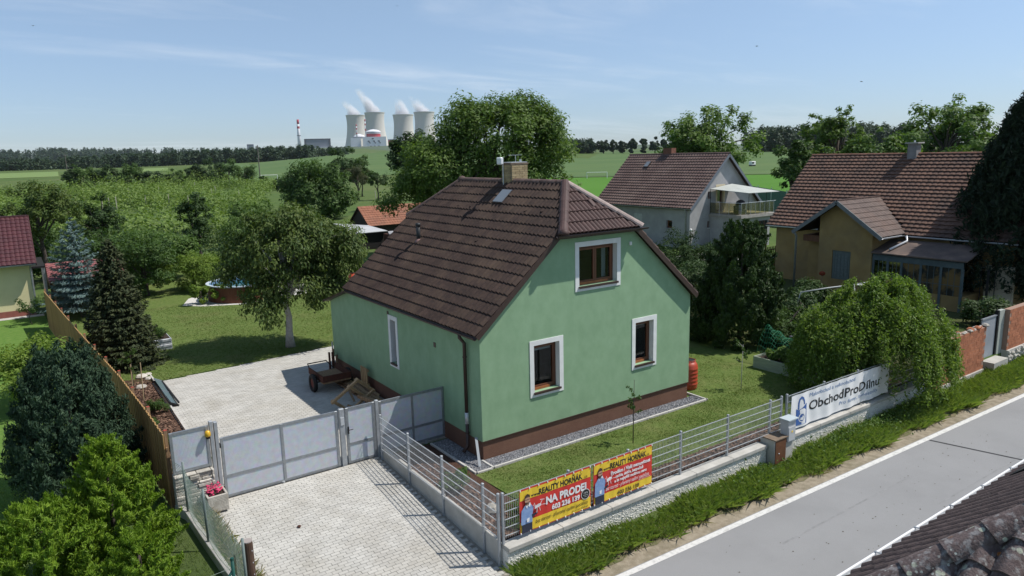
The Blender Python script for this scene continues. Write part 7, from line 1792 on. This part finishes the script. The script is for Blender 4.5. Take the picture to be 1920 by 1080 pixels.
# --- grasses
def blades(name, label, pts, hgt, wid, leaf, rg, z=None, lean=.45, cat='grass'):
    n = len(pts); h = hgt * rg.uniform(.5, 1.25, n); a_ = rg.uniform(0, 6.2832, n); zz = (terrain(pts[:, 0], pts[:, 1]) if z is None else z) + np.zeros(n)
    d = np.stack([np.cos(a_), np.sin(a_)], 1); w = wid * rg.uniform(.7, 1.3, n); ln = rg.normal(size=(n, 2)) * lean * h[:, None]
    B = np.concatenate([pts, zz[:, None] - .01], 1); s_ = np.concatenate([d * w[:, None] * .5, np.zeros((n, 1))], 1)
    M1 = B + np.concatenate([ln * .35, (h * .6)[:, None]], 1); T = B + np.concatenate([ln, h[:, None]], 1)
    V = np.stack([B - s_, B + s_, M1 + s_ * .7, T], 1).reshape(-1, 3); me = np_mesh(name, V, np.arange(4 * n).reshape(-1, 4)); face_attr(me, 'tint', np.clip(rg.random(n), 0, 1))
    return tag(put(name, me, LM[leaf]), label, cat, kind='stuff')
rg = np.random.default_rng(77)
n = 60000
x = rg.uniform(-2.0, 30, n); u_ = rg.random(n) ** .8
yb_ = np.where(x < 15.3, -4.12, -4.2); yo = -5.46 + RS * x + .55 + .10 * np.sin(x * 2.3) + .07 * np.sin(x * 5.9)
pts = np.stack([x, yb_ + (yo - yb_) * u_], 1)
wv_ = .5 + .5 * np.sin(x * 1.9 + 1.2) * np.sin(x * .7); keep = rg.random(n) < (.55 + .45 * wv_)
pts = pts[keep]; zz = np.interp((pts[:, 1] + 4.12) / -1.0, [0, .35, .55, .95], [-.54, -.52, -.515, ROADZ])
hh = .17 + .16 * (wv_[keep])
blades('verge_grass', 'long unmown grass on the verge between street wall and road', pts, hh, .011, 'grass', rg, z=zz, lean=.55)
k_ = rg.random(len(pts)) < .12
blades('dry_grass', 'dry straw stalks among the long grass of the verge', pts[k_] + np.array([0, -.06]), .13, .007, 'straw', rg, z=zz[k_], lean=.9)
def weeds(x0, x1, n, seed):
    r2 = np.random.default_rng(seed); x = r2.normal((x0 + x1) / 2, (x1 - x0) / 3, n); y = -4.3 - np.abs(r2.normal(size=n)) * .28; h = np.abs(r2.normal(size=n)) * .16 + .02
    return np.stack([x, y, -.53 + h], 1)
Pw = np.concatenate([weeds(8.3, 11.8, 4200, 1), weeds(-1.6, 1.0, 700, 2), weeds(4.8, 6.2, 700, 3), weeds(12, 15, 2000, 4)])
V = leaf_quads(Pw, rg.normal(size=Pw.shape) + np.array([0, -.2, .8]), .075 * rg.uniform(.6, 1.4, len(Pw)), .6, rg)
me = np_mesh('verge_weeds', V, np.arange(len(V)).reshape(-1, 4)); face_attr(me, 'tint', rg.random(len(Pw)))
tag(put('verge_weeds', me, LM['light']), 'broad-leaved weeds growing on the verge under the white banner', 'weeds', kind='stuff')
n = 90000
x = rg.uniform(-.55, 12.3, n); y = rg.uniform(-3.12, -.6, n); k = rg.random(n) < .22; x = np.where(k, rg.uniform(8.35, 12.35, n), x); y = np.where(k, rg.uniform(-.6, 4.0, n), y)
keep = ~((x > -.62) & (x < 8.3) & (y > -.6)) & (rg.random(n) < .55 + .4 * np.sin(x * 2.1) * np.sin(y * 3.3 + x))
blades('lawn_grass', 'short mown grass of the front lawn', np.stack([x, y], 1)[keep], .040, .008, 'lawn', rg, z=.003, lean=.8)
n = 70000
x = rg.uniform(-7.2, 5, n); y = 13.4 + rg.random(n) ** 1.2 * 15; keep = (y > 13.35 + .1 * (x + 6)) & (rg.random(n) < .6 + .35 * np.sin(x * 1.3 + y) * np.sin(y * .9))
blades('lawn_grass', 'short mown grass of the back lawn under the cherry tree', np.stack([x, y], 1)[keep], .055, .014, 'lawn', rg, z=.003, lean=.8)
n = 26000
pts = np.stack([rg.uniform(-11.5, -7.0, n), rg.uniform(-3.0, 9, n)], 1); pts = pts[pts[:, 0] < np.interp(pts[:, 1], [-3, 2, 12], [-6.8, -7.3, -7.9])]
blades('lawn_grass', 'short grass of the neighbouring garden beside the chain-link fence', pts, .05, .010, 'grass', rg, lean=.8)
n = 2600
y = rg.uniform(-2.2, 1.8, n); pts = np.stack([np.interp(-y, [-2.0, 2.35], [-7.0, -6.62]) + .12 + np.abs(rg.normal(size=n)) * .12, y], 1)
blades('dry_grass', 'pale dry grass tufts along the chain-link fence on the drive side', pts, .22, .008, 'straw', rg, lean=.5)
n = 1600
y = rg.uniform(-2.2, 1.6, n); pts = np.stack([np.interp(-y, [-2.0, 2.35], [-7.0, -6.62]) + .10 + np.abs(rg.normal(size=n)) * .09, y], 1)
blades('fence_grass', 'green grass and weeds under the chain-link fence on the drive side', pts, .20, .012, 'grass', rg, lean=.5)

# --- the plantation, a mass of young trees in the left middle distance
def mass(name, label, centres, radii, nl, lsize, leaf, rg, asp=.6, cat='plantation', flat=1.0, lift=.75):
    nc = len(centres); li = rg.choice(nc, nl, p=radii ** 2 / (radii ** 2).sum()); d2 = unit(rg.normal(size=(nl, 3)))
    P = centres[li] + d2 * (radii[li] * rg.random(nl) ** .4)[:, None] * np.array([1, 1, flat])
    V = leaf_quads(P, d2 * .6 + np.array([0, 0, .6]) + rg.normal(size=(nl, 3)) * .3, lsize * rg.uniform(.7, 1.3, nl), asp, rg)
    me = np_mesh(name, V, np.arange(len(V)).reshape(-1, 4)); face_attr(me, 'tint', np.clip(rg.random(nl) * .6 + rg.random(nc)[li] * .5, 0, 1))
    return tag(put(name, me, LM[leaf]), label, cat, kind='stuff')
n = 3000
y = 62 + 165 * rg.random(n) ** 1.25; y = np.round(y / 3.4) * 3.4 + rg.normal(size=n) * .4; x = rg.uniform(-22, 66, n); keep = (x < 3 + (y - 45) * .34) & (x > -25)
x, y = x[keep], y[keep]; h = rg.uniform(.8, 3.3, len(x)) * rg.uniform(.7, 1.2, len(x)) * (1 + .5 * np.sin(x * .11 + 1) * np.sin(y * .05)); cz_ = terrain(x, y) + h * .55
mass('plantation', 'dense plantation of young green trees filling the left middle distance', np.stack([x, y, cz_], 1), h * .55, 66000, .45, 'plan', rg, flat=1.25)
n = 260; x = rg.uniform(-14, 12, n); y = rg.uniform(44, 66, n); h = rg.uniform(.8, 2.0, n)
mass('undergrowth', 'mixed undergrowth between the gardens and the plantation', np.stack([x, y, h * .5], 1), h * .6, 14000, .24, 'far', rg, cat='undergrowth')
# ------------------------------------------------------------------ fields
def polar(name, a0, a1, d0, d1, material, off, na=24, nd=26, wob=None):
    """a piece of land between two bearings and two distances, laid on the terrain"""
    V = []; F = []
    for j in range(nd + 1):
        for i in range(na + 1):
            a = math.radians(a0 + (a1 - a0) * i / na); t = j / nd; d = (d0(a) if callable(d0) else d0) * (1 - t) + (d1(a) if callable(d1) else d1) * t
            V.append((CAM.x + d * math.sin(a), CAM.y + d * math.cos(a)))
    V = np.array(V); Z = terrain(V[:, 0], V[:, 1]) + off
    for j in range(nd):
        for i in range(na): a = j * (na + 1) + i; F.append((a, a + 1, a + na + 2, a + na + 1))
    o = put(name, np_mesh(name, np.column_stack([V, Z]), F), material); o['kind'] = 'structure'; o.data.polygons.foreach_set('use_smooth', [True] * len(F)); return o
polar('football_pitch', 33, 72, 78, 226, M_['pitch'], .06)
polar('field', 36, 76, 232, 780, M_['crop'], .10)
polar('field', 12.5, 36, 285, 980, M_['crop'], .10)
polar('field', -6, 2.7, 470, 640, M_['crop2'], .12)
polar('field', 7.8, 9.4, 520, 640, M_['crop2'], .12)
polar('far_field', -8, 75, 1000, 2900, mat('far_grey_green_land', (.10, .13, .085), (.085, .11, .07), scale=.004, rough=1, spec=.05), .2, 40, 20)
polar('track', 33, 62, 227, 231, mat('rough_field_edge', (.055, .085, .03), (.09, .11, .04), scale=.4, rough=1), .16, 40, 2)

# ------------------------------------------------------------------ distant woods
rgf = np.random.default_rng(9)
def wood(name, label, bearings, dists, hs, n, leaves, leaf='wood', lsize=1.5, jit=25, seed=0, rw=.32):
    """a far wood that reads as one mass: many crowns of real leaf clumps"""
    r2 = np.random.default_rng(seed); t = r2.random(n); a = np.radians(np.interp(t, np.linspace(0, 1, len(bearings)), bearings)); d = np.interp(t, np.linspace(0, 1, len(dists)), dists) + r2.uniform(-jit, jit, n)
    h = np.interp(t, np.linspace(0, 1, len(hs)), hs) * r2.uniform(.72, 1.12, n); x = CAM.x + d * np.sin(a); y = CAM.y + d * np.cos(a); z = terrain(x, y)
    C_ = []; R_ = []
    for f, q in ((.30, 1.0), (.55, .95), (.76, .72), (.92, .42)):
        C_.append(np.stack([x + r2.normal(size=n) * h * .05, y + r2.normal(size=n) * h * .05, z + h * f], 1)); R_.append(h * rw * q * r2.uniform(.8, 1.2, n))
    return mass(name, label, np.concatenate(C_), np.concatenate(R_), leaves, lsize, leaf, r2, cat='wood')
wood('far_wood', 'dark belt of woodland along the left horizon', [-4, 3, 9, 15, 19.5], [930, 900, 880, 880, 900], [11, 12, 14, 16, 14], 460, 66000, lsize=2.5, seed=1, jit=45)
wood('far_wood', 'second dark belt of trees in front of the power station', [14, 18, 22.2], [960, 950, 930], [15, 14, 10], 120, 24000, seed=2, jit=30, lsize=2.0)
wood('far_wood', 'woodland on the far right behind the green field', [53, 58, 66], [640, 660, 700], [19, 20, 20], 160, 46000, seed=3, jit=40, lsize=2.2)
wood('far_wood', 'low even coppice at the left of the right-hand tree row', [38.0, 41.2], [640, 640], [11.5, 12], 90, 14000, seed=4, jit=14, lsize=1.5)
wood('far_hill_wood', 'bluish wooded hills on the far left horizon', [-6, 2, 7, 13], [2600, 2700, 2800, 2600], [26, 34, 24, 18], 380, 30000, seed=5, jit=260, lsize=6)
TR = [(399, 451, 6.0, 16.0), (406.5, 444.7, 6.3, 18.5), (412.4, 439.2, 4.8, 19.2), (418.3, 433.7, 4.8, 17.2), (424, 428.2, 5.8, 17.9), (430.6, 421.7, 5.0, 18.5), (437, 415.1, 5.8, 19.5), (443, 409, 5.0, 17.0), (394, 456, 5.0, 15.0)]
NM = ['first', 'second', 'third', 'fourth', 'fifth', 'sixth', 'seventh', 'eighth', 'ninth']
for k, (x, y, r, zt) in enumerate(sorted(TR, key=lambda q: q[0])):
    tree('row_tree', 'tree of the dark row on the right horizon field edge, ' + NM[k] + ' from the left', (x, y), r * .8, float(terrain(x, y)) + .2, zt, 'wood', 3000, 1.5, .6, cr=r * .26, trunk_r=.35, group='tree row on the right horizon', limbs=4)

# ------------------------------------------------------------------ the power station
M_['tower'] = mat('cooling_tower_concrete', (.60, .575, .53), (.56, .535, .49), scale=.02, rough=.95, col3=(.50, .48, .45), scale3=.012, amt3=.5, stretch=(1, 1, .25))
M_['pwhite'] = mat('white_cladding', (.72, .72, .74), (.66, .66, .69), scale=.03, rough=.8); M_['pred'] = mat('red_cladding', (.45, .055, .07), (.38, .05, .06), scale=.05, rough=.8)
M_['pgrey'] = mat('blue_grey_cladding', (.22, .235, .27), (.19, .20, .235), scale=.04, rough=.8); M_['pdark'] = mat('dark_louvre', (.10, .10, .115), rough=.8)
def cooling_tower(label, x, y, ztop, rtop, h=154.8):
    t = thing('cooling_tower', label, 'cooling tower', (x, y, ztop - h), 'four cooling towers of the power station')
    zt_ = .76 * h; rt = rtop * .945; pr_ = []
    for k in range(25):
        z = 9 + (h - 9) * k / 24; dz = z - zt_
        c_ = 105.0 if dz < 0 else 88.0
        pr_.append((rt * math.sqrt(1 + (dz / c_) ** 2), z))
    b = (x, y, ztop - h)
    MB().lathe(pr_, b, 64, cap=False).build('shell', M_['tower'], t, smooth=True)
    MB().lathe([(pr_[-1][0] - .8, h - 6), (pr_[-1][0] + .9, h - 1.5), (pr_[-1][0] + .9, h), (pr_[-1][0] - .8, h), (pr_[-1][0] - .8, h - 6)], b, 64, cap=False).build('rim', M_['tower'], t)
    m = MB(); r0 = pr_[0][0]
    for k in range(36):
        a0, a1 = 6.2832 * k / 36, 6.2832 * (k + .5) / 36
        for (p, q) in ((a0, a1), (a1 + 6.2832 / 72, a1)): m.bar((x + (r0 + 3) * math.cos(p), y + (r0 + 3) * math.sin(p), b[2]), (x + r0 * math.cos(q), y + r0 * math.sin(q), b[2] + 9.5), 1.2)
    m.build('legs', M_['tower'], t)
    MB().lathe([(r0 + 4, -8), (r0 + 4, 1.0)], b, 48).build('basin', M_['tower'], t)
TW_ = [(1280.3, 3037.6, 191.7, 41.3, 'leftmost grey cooling tower of the power station, behind the reactor block'), (1297.4, 2873.0, 193.7, 41.3, 'second cooling tower from the left, directly above the white reactor block'),
       (1347.6, 2705.2, 175.8, 41.3, 'third cooling tower from the left, standing free in the gap'), (1358.2, 2542.1, 176.9, 39.5, 'fourth cooling tower, half hidden behind the big walnut tree')]
for x, y, z, r, l in TW_: cooling_tower(l, x, y, z, r)
def fr(x, y):
    """local axes at a far point: across the view and away"""
    d = Vector((x - CAM.x, y - CAM.y, 0)).normalized(); return Matrix(((d.y, d.x, 0, x), (-d.x, d.y, 0, y), (0, 0, 1, 0), (0, 0, 0, 1)))
def stack(label, x, y, zt, zb, r0, r1, bands, group='striped stacks of the power station'):
    t = thing('striped_stack', label, 'chimney', (x, y, zb), group); n = 14; h = zt - zb
    MB().lathe([(r0, 0), (r0 + (r1 - r0) * .55, h * .55), (r1, h)], (x, y, zb), 18).build('shaft', M_['pwhite'], t, smooth=True)
    for (f0, f1) in bands:
        ra, rb_ = r0 + (r1 - r0) * f0 + .15, r0 + (r1 - r0) * f1 + .15; MB().lathe([(ra, h * f0), (rb_, h * f1)], (x, y, zb), 18, cap=f1 > .99).build('red_band', M_['pred'], t, smooth=True)
    MB().lathe([(r0 * .8, h * .5), (r0 * .95, h * .5), (r0 * .95, h * .515), (r0 * .8, h * .515)], (x, y, zb), 18, cap=False).build('gallery', M_['pdark'], t)
PB = 34.0
stack('tall white chimney with red bands at the left end of the power station', 916.8, 2733, 155.2, PB, 7.6, 3.9, ((.86, 1.0), (.72, .79)))
stack('thin red and white banded stack left of the reactor dome', 1093.5, 2594, 131, 80, 2.3, 1.9, ((.86, 1.0), (.62, .74), (.3, .4)))
stack('thin red and white banded stack directly beside the large reactor dome', 1128, 2590, 150, 78, 2.3, 1.9, ((.88, 1.0), (.68, .78), (.4, .5)))
rbk = thing('reactor_block', 'white reactor building with red band and low dome before the cooling towers', 'building', (1160, 2585, PB))
Mr = fr(1160.2, 2583.4)
MB().box(-44, -20, PB - 6, 44, 40, 83.9, Mr).build('main_block', M_['pwhite'], rbk)
for k, (a, z) in enumerate(((-24, 66), (-4, 66), (14, 66), (-16, 46), (-2, 46), (14, 46), (-8, 75))):
    for q in range(3 if k < 3 else 1): MB().box(a + q * 3.4 - 2, -20.6, z - q * 3.5, a + q * 3.4 + (5 if q == 0 else 2), -20.01, z + 4 - q * 3.5, Mr).build('louvre', M_['pdark'], rbk)
c = Mr @ Vector((-3, 12, 0))
MB().lathe([(27, 0), (27, 12)], (c.x, c.y, 83.9), 36).build('red_drum', M_['pred'], rbk); MB().lathe([(28.5, 12), (28.5, 20), (24, 23), (14, 27), (.5, 29)], (c.x, c.y, 83.9), 36).build('dome', M_['pwhite'], rbk, smooth=False)
MB().lathe([(28.8, 14), (28.8, 16.5)], (c.x, c.y, 83.9), 36, cap=False).build('dome_band', M_['pgrey'], rbk)
rb2 = thing('reactor_block', 'lower white reactor building with small dome left of the main reactor block', 'building', (1095, 2612, PB))
M2 = fr(1095.5, 2611.9)
MB().box(-19, -10, PB - 6, 19, 60, 81, M2).build('main_block', M_['pwhite'], rb2); c = M2 @ Vector((14, 70, 0))
MB().lathe([(22, 0), (22, 8), (18, 13), (1, 18)], (c.x, c.y, 80), 30).build('dome', M_['pwhite'], rb2)
MB().lathe([(22.3, 2), (22.3, 6)], (c.x, c.y, 80), 30, cap=False).build('dome_band', M_['pgrey'], rb2)
hall = thing('turbine_hall', 'long blue-grey hall right of the tall striped chimney', 'building', (980, 2710, PB)); Mh = fr(980, 2710)
MB().box(-49, 0, PB - 6, 49, 60, 81.5, Mh).build('hall_body', M_['pgrey'], hall)
for x in (-49.5, 42): MB().box(x, -1, PB - 6, x + 7, -.01, 81.2, Mh).build('pilaster', M_['pdark'], hall)
MB().box(-49.5, -1.2, 79, 49.5, -.02, 82.4, Mh).build('parapet', M_['pdark'], hall)
rdh = thing('red_hall', 'dark red hall right of the white reactor block', 'building', (1215, 2560, PB)); MB().box(-13, 0, PB - 6, 13, 50, 73, fr(1218, 2556)).build('hall_body', M_['pred'], rdh); MB().box(-13.2, -.3, 70, 13.2, 50, 74, fr(1218, 2556)).build('parapet', M_['pgrey'], rdh)
for (x, y, w, zt_, mt, lab) in ((1060, 2600, 40, 44, 'pgrey', 'long low grey building left of the reactor block'), (1075, 2560, 30, 38, 'pwhite', 'long low white building at the foot of the reactor block'), (746.3, 2784.7, 12, 66, 'pgrey', 'small grey tower block above the left woods'), (1150, 2540, 12, 38, 'pwhite', 'tiny white pavilion before the reactor block'), (1010, 2690, 26, 50, 'pwhite', 'low white building at the foot of the blue-grey hall')):
    bb = thing('plant_building', lab, 'building', (x, y, PB), 'low buildings of the power station'); MB().box(-w, 0, PB - 8, w, 30, zt_, fr(x, y)).build('hall_body', M_[mt], bb); MB().box(-w - .3, -.4, zt_ - 4, w + .3, -.01, zt_ - 1.5, fr(x, y)).build('window_band', M_['pdark'], bb)
# steam above the towers
def steam(label, pts, rad, dens, seed, b0=None, dv=None, h=60):
    """drifting plume: a closed tapering body filled with uneven vapour"""
    t = MB(); t.tube(pts, rad, 16); me = t.mesh('steam_plume')
    m = bpy.data.materials.new('steam'); m.use_nodes = True; N, L = m.node_tree.nodes, m.node_tree.links; N.remove(N['Principled BSDF'])
    v = N.new('ShaderNodeVolumePrincipled'); v.inputs['Color'].default_value = (.98, .98, 1, 1); v.inputs['Anisotropy'].default_value = 0.0
    tc = N.new('ShaderNodeNewGeometry'); no = N.new('ShaderNodeTexNoise'); no.inputs['Scale'].default_value = .022; no.inputs['Detail'].default_value = 4; no.inputs['Roughness'].default_value = .6; L.new(tc.outputs['Position'], no.inputs['Vector'])
    mr = N.new('ShaderNodeMapRange'); mr.inputs[1].default_value = .38; mr.inputs[2].default_value = .70; mr.inputs[3].default_value = 0; mr.inputs[4].default_value = dens; L.new(no.outputs['Fac'], mr.inputs[0])
    def mt(op, a, b=None):
        n_ = N.new('ShaderNodeMath'); n_.operation = op
        for i, q in enumerate((a, b)):
            if q is None: continue
            if isinstance(q, (int, float)): n_.inputs[i].default_value = q
            else: L.new(q, n_.inputs[i])
        return n_.outputs[0]
    sp_ = N.new('ShaderNodeSeparateXYZ'); L.new(tc.outputs['Position'], sp_.inputs[0])
    t_ = mt('MAXIMUM', mt('DIVIDE', mt('SUBTRACT', sp_.outputs[2], b0.z), h), 0.0); tp = mt('POWER', t_, 1.2)
    ex = mt('SUBTRACT', mt('SUBTRACT', sp_.outputs[0], b0.x), mt('MULTIPLY', tp, dv.x)); ey = mt('SUBTRACT', mt('SUBTRACT', sp_.outputs[1], b0.y), mt('MULTIPLY', tp, dv.y))
    rr_ = mt('MULTIPLY', mt('SUBTRACT', 1.0, mt('MULTIPLY', t_, .55)), 38.0)
    fall = mt('MAXIMUM', mt('SUBTRACT', 1.0, mt('DIVIDE', mt('ADD', mt('POWER', ex, 2.0), mt('POWER', ey, 2.0)), mt('POWER', rr_, 2.0))), 0.0)
    fall = mt('MULTIPLY', fall, mt('MAXIMUM', mt('SUBTRACT', 1.0, t_), 0.0))
    L.new(mt('MULTIPLY', mr.outputs[0], fall), v.inputs['Density']); L.new(v.outputs[0], N['Material Output'].inputs['Volume'])
    o = put('steam_plume', me, m); tag(o, label, 'steam', kind='stuff'); return o
def plume(label, x, y, z, drift, h, dens, seed):
    r2 = random.Random(seed); d = Vector((.82, -.57, 0)); pts = []; rad = []
    for k in range(7):
        t = k / 6; pts.append(Vector((x, y, z - 6)) + d * (drift * t ** 1.2) + Vector((0, 0, h * t))); rad.append(38 * (1 - .55 * t) * r2.uniform(.9, 1.1))
    steam(label, pts, rad, dens, seed, Vector((x, y, z - 6)), d * drift, h)
for (x, y, z, r, l), (dr, h, de) in zip(TW_, ((-50, 72, .38), (-70, 108, .42), (-18, 72, .42), (-50, 70, .38))):
    plume('white steam drifting from the ' + l.split(',')[0].replace(' of the power station', ''), x, y, z, dr, h, de, int(x))
bird('tiny dark bird high on the left above the woods', (-4.25, 104.75, 26.6), .55)
bird('tiny dark bird in the open sky right of the middle', (78.8, 50.6, 22.0), .45)
bird('tiny dark bird low in the sky above the ochre roof', (112.3, 54.1, 18.7), .55)
bird('tiny dark bird at the top edge left of the middle', (57.5, 119.1, 37.2), .45)
# ------------------------------------------------------------------ air between here and the horizon
hz = MB().box(-1500, -200, -3, 3600, 3900, 330).build('haze', None); tag(hz, 'thin bluish summer haze over the whole landscape', 'haze', kind='stuff')
hm = bpy.data.materials.new('haze_air'); hm.use_nodes = True
_N, _L = hm.node_tree.nodes, hm.node_tree.links; _N.remove(_N['Principled BSDF'])
_v = _N.new('ShaderNodeVolumePrincipled'); _v.inputs['Color'].default_value = (.80, .88, 1.0, 1); _v.inputs['Density'].default_value = .000032; _v.inputs['Anisotropy'].default_value = .15
_L.new(_v.outputs[0], _N['Material Output'].inputs['Volume']); hz.data.materials.append(hm)
